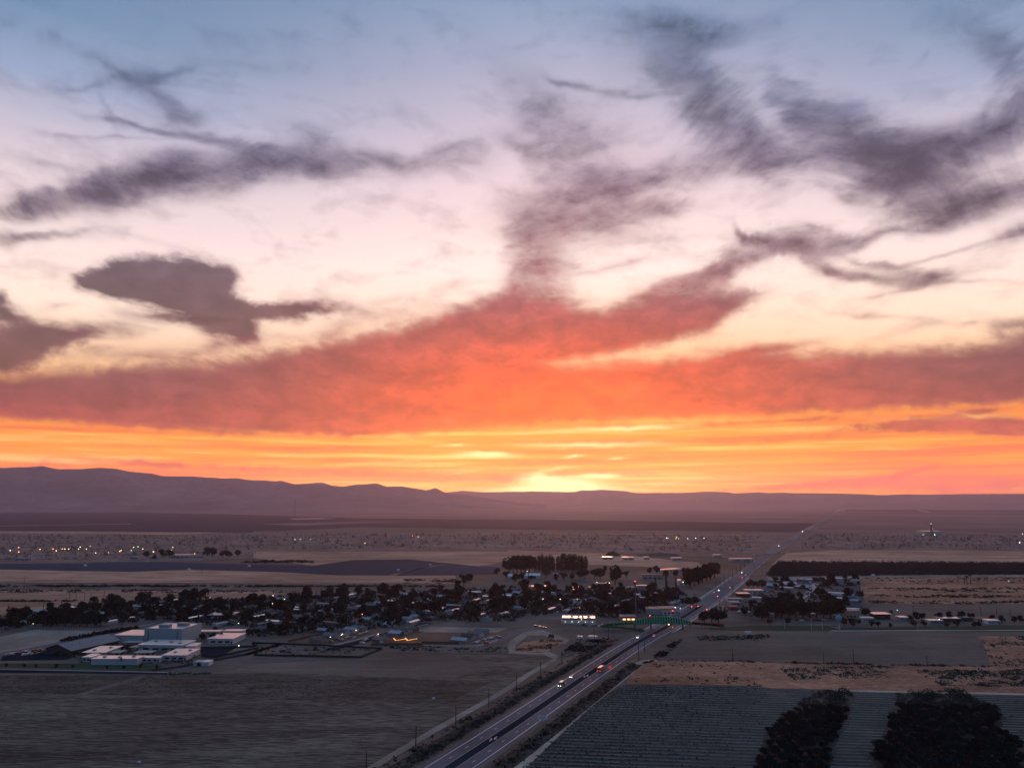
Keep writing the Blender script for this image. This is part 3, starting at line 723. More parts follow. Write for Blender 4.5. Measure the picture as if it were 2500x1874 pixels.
# ------------------------------------------------------------------ hills
def hill_range(name, profile, dist, depth, foot, label, seed):
    """Ridge seen against the sky: crest heights from their elevation angle at a given distance, slopes falling to both sides."""
    b = MB()
    prof = sorted((math.degrees(math.atan2(ray(x / .8848, y / .8848).x, ray(x / .8848, y / .8848).y)), math.degrees(math.atan2(ray(x / .8848, y / .8848).z, math.hypot(ray(x / .8848, y / .8848).x, ray(x / .8848, y / .8848).y)))) for x, y in profile)
    az0, az1 = prof[0][0], prof[-1][0]
    na, nr = 340, 34
    vs = []
    rr = [dist - depth + (depth * 1.9) * k / (nr - 1) for k in range(nr)]
    for i in range(na):
        az = az0 + (az1 - az0) * i / (na - 1)
        el = np.interp(az, *zip(*prof))
        H = CAM_H + dist * math.tan(math.radians(el))
        for k, r in enumerate(rr):
            t = (r - (dist - depth)) / depth
            s = max(0.0, 1 - abs(1 - t)) if t < 1 else max(0.0, 1 - (t - 1) / .9)
            s = s ** 1.9 if t < 1 else s
            x, y = r * math.sin(R(az)), r * math.cos(R(az))
            nz = mnoise.fractal(Vector((x / 2300 + seed, y / 2300, .3)), .9, 2.1, 5)
            g = s * (1 - s) * 4
            h = s * H * 1.0 + g * nz * .34 * H
            if t < 1:
                h = min(h, CAM_H + (H - CAM_H) * r / dist - (1 - t) * 2 if t > .6 else h)
            vs.append((x, y, max(-.5, h) if s > 0 else -.5))
    fs = [(i * nr + k, (i + 1) * nr + k, (i + 1) * nr + k + 1, i * nr + k + 1) for i in range(na - 1) for k in range(nr - 1)]
    b.poly(vs, fs, 'hill')
    o = b.build(name)
    o.data.polygons.foreach_set('use_smooth', [True] * len(o.data.polygons))
    return tag(o, label, kind='structure')
LEFT_RIDGE = [(-500, 1010), (-250, 1002), (-90, 1010), (0, 1008), (40, 1006), (60, 1006), (92, 1003.5), (112, 1008), (128, 1011.5), (150, 1010), (180, 1011), (210, 1009.5), (250, 1010), (280, 1017), (330, 1020), (350, 1025), (410, 1026.5), (480, 1031), (510, 1030), (540, 1034), (572, 1034), (596, 1036), (607, 1034.5), (636, 1042), (672, 1040.5), (697, 1038), (717, 1045), (743, 1047.5), (769, 1043), (815, 1040.5), (835, 1048), (869, 1048), (922, 1056.5), (940, 1051.3), (961, 1061.6), (1009, 1067), (1060, 1076), (1110, 1084), (1180, 1089)]
FAR_RIDGE = [(880, 1066), (963, 1061), (999, 1057), (1048, 1059.6), (1097, 1059), (1148, 1059), (1200, 1061), (1243, 1061), (1256, 1057), (1276, 1058.5), (1297, 1056.4), (1353, 1059), (1374, 1063), (1430, 1063), (1466, 1063.6), (1520, 1060.5), (1571, 1061.5), (1584, 1064), (1640, 1061.5), (1661, 1063.6), (1689, 1062), (1717, 1064), (1769, 1064), (1825, 1063.6), (1871, 1065), (1902, 1066.6), (1950, 1065), (2004, 1066), (2094, 1065), (2212, 1064), (2400, 1061), (2700, 1066)]
hill_range('hills', LEFT_RIDGE, 16500, 4600, 0, 'long dark rounded hill range at the left of the sunset', 3.0)
hill_range('hills', FAR_RIDGE, 24000, 5500, 0, 'low hazy far hill range under the setting sun', 11.0)

# ------------------------------------------------------------------ haze: one even body of air over the valley
HAZE = 2.7e-5
m, t = new_mat('haze')
pv = t.n('ShaderNodeVolumePrincipled')
pv.inputs['Color'].default_value = (.88, .74, 1.0, 1)
pv.inputs['Density'].default_value = HAZE
pv.inputs['Anisotropy'].default_value = .66
t.put(t.n('ShaderNodeOutputMaterial').inputs['Volume'], pv.outputs[0])
b = MB()
b.box((0, 16500, 649), (78000, 38000, 1300), 'haze')
hz = tag(b.build('haze'), 'thin violet dusk haze filling the valley', 'haze', kind='stuff')
hz.display_type = 'WIRE'

# ------------------------------------------------------------------ highway
HWY_VIEW = [(971, 1658), (1097, 1575), (1268.7, 1457.8), (1373.7, 1388.7), (1446.6, 1350.3), (1488.4, 1324.7), (1549, 1286.3), (1603, 1242.8), (1647, 1207), (1679, 1184.5), (1720, 1158.5), (1752, 1139), (1790, 1116.5), (1810, 1104), (1821, 1097.2)]
hw = [G(x / .8848, y / .8848) for x, y in HWY_VIEW]
hw = [hw[0] + (hw[0] - hw[1]) * 1.2] + hw
def smooth_line(pts, it=2):
    for _ in range(it):
        out = [pts[0]]
        for a, c in zip(pts, pts[1:]):
            out += [a.lerp(c, .25), a.lerp(c, .75)]
        pts = out + [pts[-1]]
    return pts
HWY = smooth_line(hw, 2)
LAYER[0] = .16
NEAR_HWY, FAR_HWY = [p for p in HWY if p.y < 1850], [p for p in HWY if p.y > 1750]
strip('verge', NEAR_HWY, 28, 'dirt', .155, 'dirt shoulders of the highway')
strip('highway', NEAR_HWY, 23.5, 'asphalt_old', .175, 'four lane highway running through the town')
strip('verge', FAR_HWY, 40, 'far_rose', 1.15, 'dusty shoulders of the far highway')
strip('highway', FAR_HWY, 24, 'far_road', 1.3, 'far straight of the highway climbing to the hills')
strip('highway_median', [p for p in HWY if p.y < 900], 5.6, 'asphalt', .20, 'dark centre turn lane of the highway')
NEARH = [p for p in HWY if p.y < 1800]
b = MB()
for d in (-10.0, 10.0):
    ribbon(b, NEARH, d - .2, d + .2, .215, 'paint_white')
b.build('edge_line')
bpy.data.objects['edge_line'].parent = bpy.data.objects['highway']
b = MB()
for d in (-2.75, 2.75):
    ribbon(b, NEARH, d - .13, d + .13, .225, 'paint_yellow')
o = b.build('centre_line', bpy.data.objects['highway'])
b = MB()
dash = resample([p for p in HWY if p.y < 1500], 3.0)
for d in (-6.3, 6.3):
    for i in range(0, len(dash) - 4, 5):
        ribbon(b, dash[i:i + 2], d - .14, d + .14, .215, 'paint_white')
o = b.build('lane_dash', bpy.data.objects['highway'])
o['kind'] = 'stuff'
def hwy_at(y):
    for a, c in zip(HWY, HWY[1:]):
        if a.y <= y <= c.y:
            f = (y - a.y) / (c.y - a.y)
            d = (c - a).normalized()
            return a.lerp(c, f), d
    return HWY[-1], (HWY[-1] - HWY[-2]).normalized()
def on_road(y, lane):
    p, d = hwy_at(y)
    return Vector((p.x + d.y * lane, p.y - d.x * lane, .22)), math.atan2(d.y, d.x)
def arrow(y):
    p, a = on_road(y, 0)
    b = MB()
    for s, off in ((1, 0), (-1, 9)):          # two facing left-turn arrows
        pts = [(0, -.2), (3.2, -.2), (3.2, .9), (2.6, .9), (4.0, 1.7), (5.4, .9), (4.6, .9), (4.2, .2), (0, .2)]
        b.face([(off + s * x, s * y_ * 1.0, 0) for x, y_ in pts], 'paint_white')
    o = b.build('turn_arrow', None)
    o.location = (p.x, p.y, .23)
    o.rotation_euler = (0, 0, a)
    o.parent = bpy.data.objects['highway']
    return o
for ky in ((6, 1995, 1145), (7, 625, 612)):
    q = S(*ky)
    arrow(q.y - 3)
# pavements of the town stretch
tp = [p for p in HWY if 690 < p.y < 1250]
for d, lab in ((-14.2, 'pale pavement along the far side of the highway'), (14.0, 'pale pavement along the near side of the highway')):
    b = MB()
    A = offset_line(tp, d - 1.6)
    ribbon(b, tp, d - 1.6, d + 1.6, .33, 'concrete')
    ribbon(b, tp, d + (1.6 if d < 0 else -1.6), d + (1.61 if d < 0 else -1.61), .25, 'concrete')
    tag(b.build('pavement'), lab, kind='structure')
# dirt tracks beside the highway
def vline(pts):
    return [S(*p) for p in pts]
strip('dirt_track', smooth_line(vline([(6, 820, 1500), (6, 975, 1395), (6, 1450, 1105), (6, 1990, 805), (6, 2212, 670), (7, 150, 605), (7, 400, 468)])), 5.0, 'sand', .14, 'sandy field track along the power poles')
strip('dirt_track', smooth_line(vline([(7, -60, 1500), (7, 85, 1382), (7, 400, 1085), (7, 780, 760), (7, 960, 632), (7, 1110, 488), (7, 1250, 470)])), 7.0, 'pale_sand', .14, 'broad pale dirt road beside the row crop')
strip('path', smooth_line(vline([(6, 1290, 1382), (6, 1700, 1105), (6, 2120, 830), (7, 0, 800)])), 2.2, 'sand', .165, 'narrow path between the roadside shrubs')

# ------------------------------------------------------------------ built materials
by_object('house_wall', .8, .2)
by_object('house_roof', .6, .3)
by_object('trailer_wall', .7, .25)
plain('roof_white', (.86, .82, .82), .30, 1.0, .05, coat=1.0)
plain('roof_grey', (.17, .18, .20), .5, .4)
plain('wall_grey', (.38, .41, .42), .7, .3, .05)
plain('wall_pale', (.52, .51, .51), .7, .3, .06)
plain('wall_white', (.66, .65, .64), .7, .3, .06)
plain('wall_dark', (.07, .06, .058), .8, .2)
plain('wall_tan', (.50, .34, .20), .8, .2)
plain('wall_pink', (.46, .33, .29), .8, .2)
plain('trim_red', (.33, .075, .045), .6, .3)
plain('sign_yellow', (.60, .36, .07), .6, .3)
plain('sign_red', (.36, .03, .03), .5, .3)
plain('teal_roof', (.10, .22, .26), .45, .5)
plain('glass_dark', (.02, .022, .028), .15, .6)
plain('steel_dark', (.06, .06, .065), .5, .4)
plain('fence_wood', (.17, .10, .07), .85, .15)
plain('fence_dark', (.03, .03, .032), .7, .2)
plain('green_paint', (.015, .22, .11), .6, .3)
plain('green_rib', (.25, .75, .50), .5, .4)
plain('blue_tank', (.16, .36, .55), .5, .4)
plain('tower_blue', (.06, .13, .16), .5, .4)
plain('tyre', (.012, .012, .012), .8, .2)
plain('rim', (.25, .25, .26), .4, .5)
by_object('car_paint', .25, .6, .03)
plain('bus_paint', (.62, .14, .05), .4, .5)
plain('white_paint', (.78, .77, .76), .35, .5)
plain('red_paint', (.45, .04, .03), .35, .5)
plain('green_car', (.10, .22, .10), .35, .5)
lampmat('lamp_warm', (1.0, .62, .24), 7)
lampmat('lamp_orange', (1.0, .42, .10), 7)
lampmat('lamp_white', (1.0, .88, .72), 7)
lampmat('lamp_cool', (.85, .95, 1.0), 7)
lampmat('lamp_green', (.55, 1.0, .45), 6)
lampmat('lamp_dim', (1.0, .75, .42), 4.5)
lampmat('lamp_red', (1.0, .05, .06), 9)
lampmat('string_light', (1.0, .42, .08), 3.5)
lampmat('headlight', (1.0, .95, .85), 10)
lampmat('tail_light', (1.0, .06, .03), 6)
lampmat('window_lit', (1.0, .55, .22), 2.2)

ROOFS = {'charcoal': (.07, .075, .09), 'slate grey': (.13, .145, .17), 'black': (.04, .04, .05), 'pale grey': (.34, .35, .38), 'brown': (.12, .085, .075), 'silvery': (.46, .46, .49), 'blue grey': (.10, .14, .18), 'reddish': (.20, .12, .10)}
WALLS = {'cream': (.36, .32, .28), 'white': (.46, .45, .44), 'tan': (.28, .23, .20), 'grey': (.22, .24, .27), 'pinkish': (.34, .24, .21), 'dark': (.12, .13, .15)}
PAINTS = {'white': (.75, .75, .76), 'silver': (.48, .48, .50), 'black': (.03, .03, .035), 'dark grey': (.10, .11, .13), 'grey': (.30, .31, .33), 'red': (.18, .02, .02), 'blue': (.03, .06, .14), 'beige': (.42, .39, .35)}
WEIGHTED = ['white', 'white', 'white', 'silver', 'silver', 'black', 'dark grey', 'grey', 'red', 'blue', 'beige']
def ordinal(n):
    w1 = ['first', 'second', 'third', 'fourth', 'fifth', 'sixth', 'seventh', 'eighth', 'ninth', 'tenth', 'eleventh', 'twelfth', 'thirteenth', 'fourteenth', 'fifteenth', 'sixteenth', 'seventeenth', 'eighteenth', 'nineteenth']
    tens = ['', '', 'twenty', 'thirty', 'forty', 'fifty', 'sixty', 'seventy', 'eighty', 'ninety']
    if n < 19:
        return w1[n]
    if n >= 99:
        return 'hundredth' if n == 99 else 'hundred-and-' + ordinal(n - 100)
    n += 1
    return tens[n // 10].replace('ty', 'tieth') if n % 10 == 0 else tens[n // 10] + '-' + w1[n % 10 - 1]
# ------------------------------------------------------------------ trees
def crown_mesh(name, rx, rz, z0, lobes, leaves, leaf_size, mat, seed, flat=1.0, column=False):
    rnd = random.Random(seed)
    L = []
    for i in range(lobes):
        if column:
            t = (i + .5) / lobes
            L.append((rnd.gauss(0, rx * .18), rnd.gauss(0, rx * .18), z0 + 2 * rz * t, rx * (1.05 - .55 * abs(t - .45)) * .85, rz * .34))
        else:
            a, r = rnd.uniform(0, 6.283), rx * .62 * math.sqrt(rnd.random())
            zz = z0 + rz * rnd.uniform(.45, 1.55)
            k = rnd.uniform(.36, .62)
            L.append((r * math.cos(a), r * math.sin(a), zz, rx * k, rz * k * flat))
    vs, fs = [], []
    for _ in range(leaves):
        cx, cy_, cz, lx, lz = rnd.choice(L)
        d = Vector((rnd.gauss(0, 1), rnd.gauss(0, 1), rnd.gauss(.15, 1))).normalized()
        q = rnd.uniform(.72, 1.05)
        c = Vector((cx + d.x * lx * q, cy_ + d.y * lx * q, max(.5, cz + d.z * lz * q)))
        s = leaf_size * rnd.uniform(.55, 1.4)
        n = (d + Vector((rnd.gauss(0, .6), rnd.gauss(0, .6), rnd.gauss(0, .6)))).normalized()
        u = n.orthogonal().normalized()
        v = n.cross(u)
        a = rnd.uniform(0, 6.283)
        u, v = u * math.cos(a) + v * math.sin(a), v * math.cos(a) - u * math.sin(a)
        k = len(vs)
        vs += [c - u * s, c + v * s * .7, c + u * s, c - v * s * .7]
        fs.append((k, k + 1, k + 2, k + 3))
    me = bpy.data.meshes.new(name)
    me.from_pydata([tuple(v) for v in vs], [], fs)
    me.materials.append(MATS[mat])
    return me
def trunk_mesh(h, r, spread, seed):
    rnd = random.Random(seed)
    b = MB()
    b.tube((0, 0, -.2), (0, 0, h * .45), r, r * .75, 'bark', 6)
    for i in range(4):
        a = i * 1.57 + rnd.uniform(-.4, .4)
        b.tube((0, 0, h * .42), (spread * math.cos(a), spread * math.sin(a), h * rnd.uniform(.7, .95)), r * .6, r * .2, 'bark', 5)
    return b.mesh('trunk')
def palm_meshes(h, seed):
    rnd = random.Random(seed)
    b = MB()
    b.tube((0, 0, -.2), (.2, .1, h), .28, .2, 'bark', 7)
    tr = b.mesh('trunk')
    b = MB()
    for i in range(26):
        a = rnd.uniform(0, 6.283)
        up = rnd.uniform(-.5, 1.0)
        p = Vector((.2, .1, h))
        d = Vector((math.cos(a), math.sin(a), up)).normalized()
        side = Vector((-math.sin(a), math.cos(a), 0)) * .28
        for k in range(3):
            q = p + d * .85
            b.face([p - side, p + side, q + side * .8, q - side * .8], 'leaf_mid')
            p = q
            d = (d + Vector((0, 0, -.55))).normalized()
    return tr, b.mesh('crown')
PROTO = {}
def proto(key, n, maker):
    PROTO[key] = [maker(i) for i in range(n)]
proto('broad', 7, lambda i: (trunk_mesh(6.5, .28, 2.2, i), crown_mesh('crown', 3.6 + .25 * (i % 3), 3.0, 1.6, 9, 520, .55, 'leaf_dark' if i % 3 else 'leaf_mid', 40 + i)))
proto('round', 4, lambda i: (trunk_mesh(5.0, .24, 1.6, 20 + i), crown_mesh('crown', 3.0, 2.5, 1.5, 8, 480, .5, 'leaf_mid' if i % 2 else 'leaf_dusty', 70 + i)))
proto('poplar', 4, lambda i: (trunk_mesh(16, .4, .8, 30 + i), crown_mesh('crown', 4.3, 10.5, 1.6, 10, 1300, .66, 'leaf_dark', 90 + i, column=True)))
proto('cypress', 3, lambda i: (trunk_mesh(9, .25, .3, 50 + i), crown_mesh('crown', 1.25, 5.6, .4, 8, 340, .42, 'leaf_dark', 110 + i, column=True)))
proto('palm', 2, lambda i: palm_meshes(9 + 2 * i, 130 + i))
proto('orchard', 6, lambda i: (trunk_mesh(3.2, .2, 1.6, 60 + i), crown_mesh('crown', 3.2, 1.55, .5, 9, 560, .36, 'leaf_orchard', 150 + i, flat=1.0)))
proto('sapling', 3, lambda i: (trunk_mesh(3.2, .09, .7, 80 + i), crown_mesh('crown', 1.25, 1.3, 1.5, 5, 170, .32, 'leaf_mid', 170 + i)))
def tree(kind, name, p, scale, label, group=None, sz=1.0, cat='tree', rnd=random):
    tr, cr = rnd.choice(PROTO[kind])
    r = empty(name, (p[0], p[1], 0), rnd.uniform(0, 6.283))
    r.scale = (scale, scale, scale * sz)
    link('trunk', tr, r)
    link('crown', cr, r)
    r['size'] = 'tall' if scale * sz > 1.6 else 'small' if scale * sz < 1.2 else 'middling'
    return tag(r, label, cat, group)

# ------------------------------------------------------------------ houses
def gable(b, w, d, h, rh, mat, over=.5, ridge_x=True, thick=.18):
    """Gable roof over a w x d plan, eaves at h, as two slabs with thickness."""
    if not ridge_x:
        w, d = d, w
    x, y = w / 2 + over, d / 2 + over
    drop = rh * over / (d / 2)
    pts = []
    for s in (-1, 1):
        e = [(-x, s * y, h - drop), (x, s * y, h - drop), (x, 0, h + rh), (-x, 0, h + rh)]
        if s > 0:
            e = e[::-1]
        top = [(p[0], p[1], p[2] + thick) for p in e]
        vs = top + e
        if not ridge_x:
            vs = [(-p[1], p[0], p[2]) for p in vs]
        b.poly(vs, [(0, 1, 2, 3), (7, 6, 5, 4), (0, 4, 5, 1), (1, 5, 6, 2), (2, 6, 7, 3), (3, 7, 4, 0)], mat)
def gable_walls(b, w, d, h, rh, mat):
    x, y = w / 2, d / 2
    vs = [(-x, -y, 0), (x, -y, 0), (x, y, 0), (-x, y, 0), (-x, -y, h), (x, -y, h), (x, y, h), (-x, y, h), (-x, 0, h + rh), (x, 0, h + rh)]
    b.poly(vs, [(0, 1, 5, 4), (2, 3, 7, 6), (1, 2, 6, 9, 5), (3, 0, 4, 8, 7)], mat)
def hip(b, w, d, h, rh, mat, over=.6):
    x, y = w / 2 + over, d / 2 + over
    k = max(0.2, w / 2 - d / 2)
    vs = [(-x, -y, h - .15), (x, -y, h - .15), (x, y, h - .15), (-x, y, h - .15), (-k, 0, h + rh), (k, 0, h + rh), (-x, -y, h - .4), (x, -y, h - .4), (x, y, h - .4), (-x, y, h - .4)]
    b.poly(vs, [(0, 1, 5, 4), (1, 2, 5), (2, 3, 4, 5), (3, 0, 4), (6, 7, 1, 0), (7, 8, 2, 1), (8, 9, 3, 2), (9, 6, 0, 3), (9, 8, 7, 6)], mat)
def pane(b, x, z, w, h, y, mat, out=.06):
    b.box((x, y - out / 2, z), (w, out, h), mat)
def house_proto(i):
    """Single-storey house: wall, roof (> chimney or vent), door, garage_door and windows."""
    rnd = random.Random(300 + i)
    r = empty('house', (0, 0, 0))
    w, d, h = rnd.uniform(11, 16), rnd.uniform(8, 10.5), rnd.uniform(2.6, 3.1)
    rh = rnd.uniform(1.3, 2.2)
    b = MB()
    if i % 3 == 2:
        b.box((0, 0, h / 2), (w, d, h), 'house_wall')
        b.build('wall', r)
        b = MB()
        hip(b, w, d, h, rh, 'house_roof')
    else:
        gable_walls(b, w, d, h, rh, 'house_wall')
        b.build('wall', r)
        b = MB()
        gable(b, w, d, h, rh, 'house_roof')
    ro = b.build('roof', r)
    b = MB()
    b.box((w * .2, d * .15, h + rh + .1), (.6, .6, 1.0), 'wall_pale')
    b.build('chimney', ro)
    b = MB()
    b.box((w * .28, -d / 2 - .05, 1.1), (w * .3, .1, 2.2), 'wall_white')
    b.build('garage_door', r)
    b = MB()
    b.box((-.5, -d / 2 - .05, 1.05), (1.0, .1, 2.1), 'wall_dark')
    b.build('door', r)
    for x in (-w * .36, -w * .2):
        b = MB()
        pane(b, x, 1.55, 1.5, 1.2, -d / 2, 'glass_dark', .1)
        b.build('window', r)
    for y in (-d * .2, d * .22):
        b = MB()
        b.box((w / 2 + .04, y, 1.55), (.08, 1.4, 1.1), 'glass_dark')
        b.build('window', r)
    return r
def trailer_proto(i):
    """Long low mobile home with a shallow metal roof, skirting and porch."""
    rnd = random.Random(330 + i)
    r = empty('mobile_home', (0, 0, 0))
    w, d, h = rnd.uniform(14, 20), rnd.uniform(4.4, 7.5), 3.0
    b = MB()
    gable_walls(b, w, d, h, .5, 'trailer_wall')
    b.build('wall', r)
    b = MB()
    gable(b, w, d, h, .5, 'roof_white' if i % 2 else 'house_roof', .3)
    b.build('roof', r)
    b = MB()
    b.box((w * .1, -d / 2 - 1.1, .5), (3.2, 2.0, 1.0), 'fence_wood')
    b.build('porch', r)
    for x in (-.35, -.12, .33):
        b = MB()
        pane(b, x * w, 1.9, 1.3, 1.0, -d / 2, 'glass_dark', .1)
        b.build('window', r)
    return r
def flat_building(name, p, rz, w, d, h, wall, roof, label, cat='building', over=.5, parapet=False, windows=0, win_mat='glass_dark', units=(), lamps=0, trim=None, group=None):
    """Flat-roofed building: wall, roof slab (or parapet roof), windows, door, roof units. p is the middle of the front foot."""
    r = empty(name, (p[0], p[1], 0), rz)
    b = MB()
    b.box((0, d / 2, h / 2), (w, d, h), wall)
    b.build('wall', r)
    b = MB()
    if parapet:
        b.box((0, d / 2, h - .35), (w - .8, d - .8, .75), roof)
        ro = b.build('roof', r)
        b = MB()
        for c, s in (((0, .2, h + .25), (w, .4, .5)), ((0, d - .2, h + .25), (w, .4, .5)), ((-w / 2 + .2, d / 2, h + .25), (.4, d - .8, .5)), ((w / 2 - .2, d / 2, h + .25), (.4, d - .8, .5))):
            b.box(c, s, wall)
        b.build('parapet', r)
    else:
        b.box((0, d / 2, h + .16), (w + 2 * over, d + 2 * over, .32), roof)
        ro = b.build('roof', r)
    for ux, uy, us in units:
        b = MB()
        b.box((ux * w, uy * d, h + .2 + us[2] / 2), us, 'galvanised')
        b.build('roof_unit', ro)
    if trim:
        b = MB()
        b.box((0, -.07, h - .55), (w + .2, .12, .9), trim)
        b.box((w / 2 + .07, d / 2, h - .55), (.12, d, .9), trim)
        b.build('trim', r)
    if windows:
        for k in range(windows):
            b = MB()
            pane(b, (k + .5) / windows * w * .86 - w * .43, min(h * .48, 1.9), w * .55 / windows, min(1.5, h * .35), 0, win_mat, .1)
            b.build('window', r)
        b = MB()
        b.box((w * .46, -.06, 1.1), (1.1, .12, 2.2), 'wall_dark')
        b.build('door', r)
    for k in range(lamps):
        b = MB()
        b.ball(((k + .5) / lamps * w - w / 2, -.45, h * .42), .26, 'lamp_dim')
        b.build('wall_lamp', r)
    return tag(r, label, cat, group)
def front(k, x0, y0, x1, y1):
    """middle of the front foot, heading and width from its two lower corners"""
    a, c = S(k, x0, y0), S(k, x1, y1)
    return (a + c) / 2, math.atan2(c.y - a.y, c.x - a.x), (c - a).length

# ------------------------------------------------------------------ vehicles
def car_mesh(kind):
    """Parked car seen from afar: body, glazed cabin and four wheels in one mesh."""
    b = MB()
    if kind == 'pickup':
        prof = [(-2.7, .45), (2.7, .45), (2.7, .95), (1.5, 1.05), (.7, 1.8), (-.7, 1.8), (-.75, 1.05), (-2.7, 1.05)]
    elif kind == 'suv':
        prof = [(-2.3, .4), (2.3, .4), (2.3, .95), (1.3, 1.08), (.6, 1.75), (-2.1, 1.75), (-2.3, 1.1)]
    elif kind == 'van':
        prof = [(-2.6, .4), (2.6, .4), (2.6, 1.1), (2.0, 1.25), (1.4, 2.1), (-2.6, 2.1)]
    else:
        prof = [(-2.25, .38), (2.25, .38), (2.25, .8), (1.2, .95), (.5, 1.42), (-1.0, 1.42), (-1.7, .98), (-2.25, .92)]
    w = .88
    n = len(prof)
    vs = [(x, -w, z) for x, z in prof] + [(x, w, z) for x, z in prof]
    b.poly(vs, [tuple(range(n)), tuple(range(2 * n - 1, n - 1, -1))] + [(i, n + i, n + (i + 1) % n, (i + 1) % n) for i in range(n)], 'car_paint')
    zt = max(z for _, z in prof)
    for s in (-1, 1):
        b.box((-.25 if kind != 'pickup' else .0, s * (w + .005), zt - .32), (1.7 if kind != 'van' else 3.4, .02, .36), 'glass_dark')
        for x in (-1.45, 1.45):
            b.tube((x, s * (w - .12), .34), (x, s * (w + .06), .34), .34, .34, 'tyre', 8)
    return b.mesh('car_' + kind)
CARS = {k: car_mesh(k) for k in ('sedan', 'suv', 'pickup', 'van')}
def parked(p, rz, label, group, kind=None, z=.0):
    k = kind or random.choice(['sedan', 'suv', 'pickup', 'sedan', 'suv'])
    nm = {'sedan': 'parked_car', 'suv': 'parked_car', 'pickup': 'pickup_truck', 'van': 'parked_van'}[k]
    o = link(nm, CARS[k])
    o.location = (p[0], p[1], z)
    o.rotation_euler = (0, 0, rz)
    pc = random.choice(WEIGHTED)
    o.color = (*PAINTS[pc], 1)
    o['paint'] = pc
    return tag(o, label, {'sedan': 'car', 'suv': 'car', 'pickup': 'pickup', 'van': 'van'}[k], group)
def moving(name, p, rz, prof, w, paint, label, cat, toward, glass_z, wheel_r=.36, roof=None, head='headlight', axles=(-1.5, 1.5), glass=None):
    """Vehicle on the highway with body, windows, wheels and lit lamps."""
    r = empty(name, p, rz)
    n = len(prof)
    b = MB()
    vs = [(x, -w, z) for x, z in prof] + [(x, w, z) for x, z in prof]
    b.poly(vs, [tuple(range(n)), tuple(range(2 * n - 1, n - 1, -1))] + [(i, n + i, n + (i + 1) % n, (i + 1) % n) for i in range(n)], paint)
    bo = b.build('body', r)
    x0, x1 = min(x for x, _ in prof), max(x for x, _ in prof)
    zt = max(z for _, z in prof)
    if roof:
        b = MB()
        tx = [x for x, z in prof if z > zt - .1]
        b.box(((min(tx) + max(tx)) / 2, 0, zt + .05), (max(tx) - min(tx), 2 * w - .1, .1), roof)
        b.build('roof', r)
    gl = glass or (x0 * .55, x1 * .35)
    for s in (-1, 1):
        b = MB()
        b.box(((gl[0] + gl[1]) / 2, s * (w + .01), glass_z), (gl[1] - gl[0], .03, .45), 'glass_dark')
        b.build('side_window', r)
        for ax in axles:
            b = MB()
            b.tube((ax, s * (w - .18), wheel_r), (ax, s * (w + .05), wheel_r), wheel_r, wheel_r, 'tyre', 10)
            wh = b.build('wheel', r)
            b = MB()
            b.tube((ax, s * (w + .05), wheel_r), (ax, s * (w + .08), wheel_r), wheel_r * .55, wheel_r * .5, 'rim', 8)
            b.build('rim', wh)
        b = MB()
        b.ball((x1 + .02, s * (w - .28), .72), .20, head if toward else 'rim', 8, 5)
        b.build('headlight', r)
        b = MB()
        b.ball((x0 - .02, s * (w - .22), .85), .17, 'tail_light' if not toward else 'red_paint', 8, 5)
        b.build('tail_light', r)
    return tag(r, label, cat)

# ------------------------------------------------------------------ poles and lamps
def pole_mesh(h, arms):
    b = MB()
    b.tube((0, 0, -.3), (0, 0, h), .30, .22, 'pole_wood', 6)
    return b.mesh('post')
def arm_mesh(h, k):
    b = MB()
    b.box((0, 0, h - .5 - k * 1.1), (2.3, .14, .16), 'pole_wood')
    for x in (-1.0, -.35, .35, 1.0):
        b.lathe((x, 0, h - .42 - k * 1.1), [(.04, 0), (.07, .08), (.05, .2)], 'galvanised', 6)
    return b.mesh('cross_arm')
POLE = {h: (pole_mesh(h, 1), arm_mesh(h, 0)) for h in (8, 10, 11, 12, 14)}
def power_pole(p, h, rz, label, group=None):
    r = empty('power_pole', (p[0], p[1], 0), rz)
    link('post', POLE[h][0], r)
    link('cross_arm', POLE[h][1], r)
    return tag(r, label, 'power pole', group)
def lamp_mesh(mat, r, h):
    b = MB()
    b.ball((1.2, 0, h - .1), r, mat, 8, 5)
    return b.mesh('lamp_head')
def lamp_pole(h):
    b = MB()
    b.tube((0, 0, 0), (0, 0, h), .09, .06, 'galvanised', 6)
    b.tube((0, 0, h - .05), (1.3, 0, h + .1), .05, .04, 'galvanised', 5)
    return b.mesh('post')
LAMPP, LAMPH = {}, {}
def lamp(p, h, mat, r, label, group, name='street_lamp', cat='lamp', rz=0.0):
    if h not in LAMPP:
        LAMPP[h] = lamp_pole(h)
    if (mat, r, h) not in LAMPH:
        LAMPH[(mat, r, h)] = lamp_mesh(mat, r, h)
    e = empty(name, (p[0], p[1], 0), rz)
    link('post', LAMPP[h], e)
    link('lamp_head', LAMPH[(mat, r, h)], e)
    return tag(e, label, cat, group)

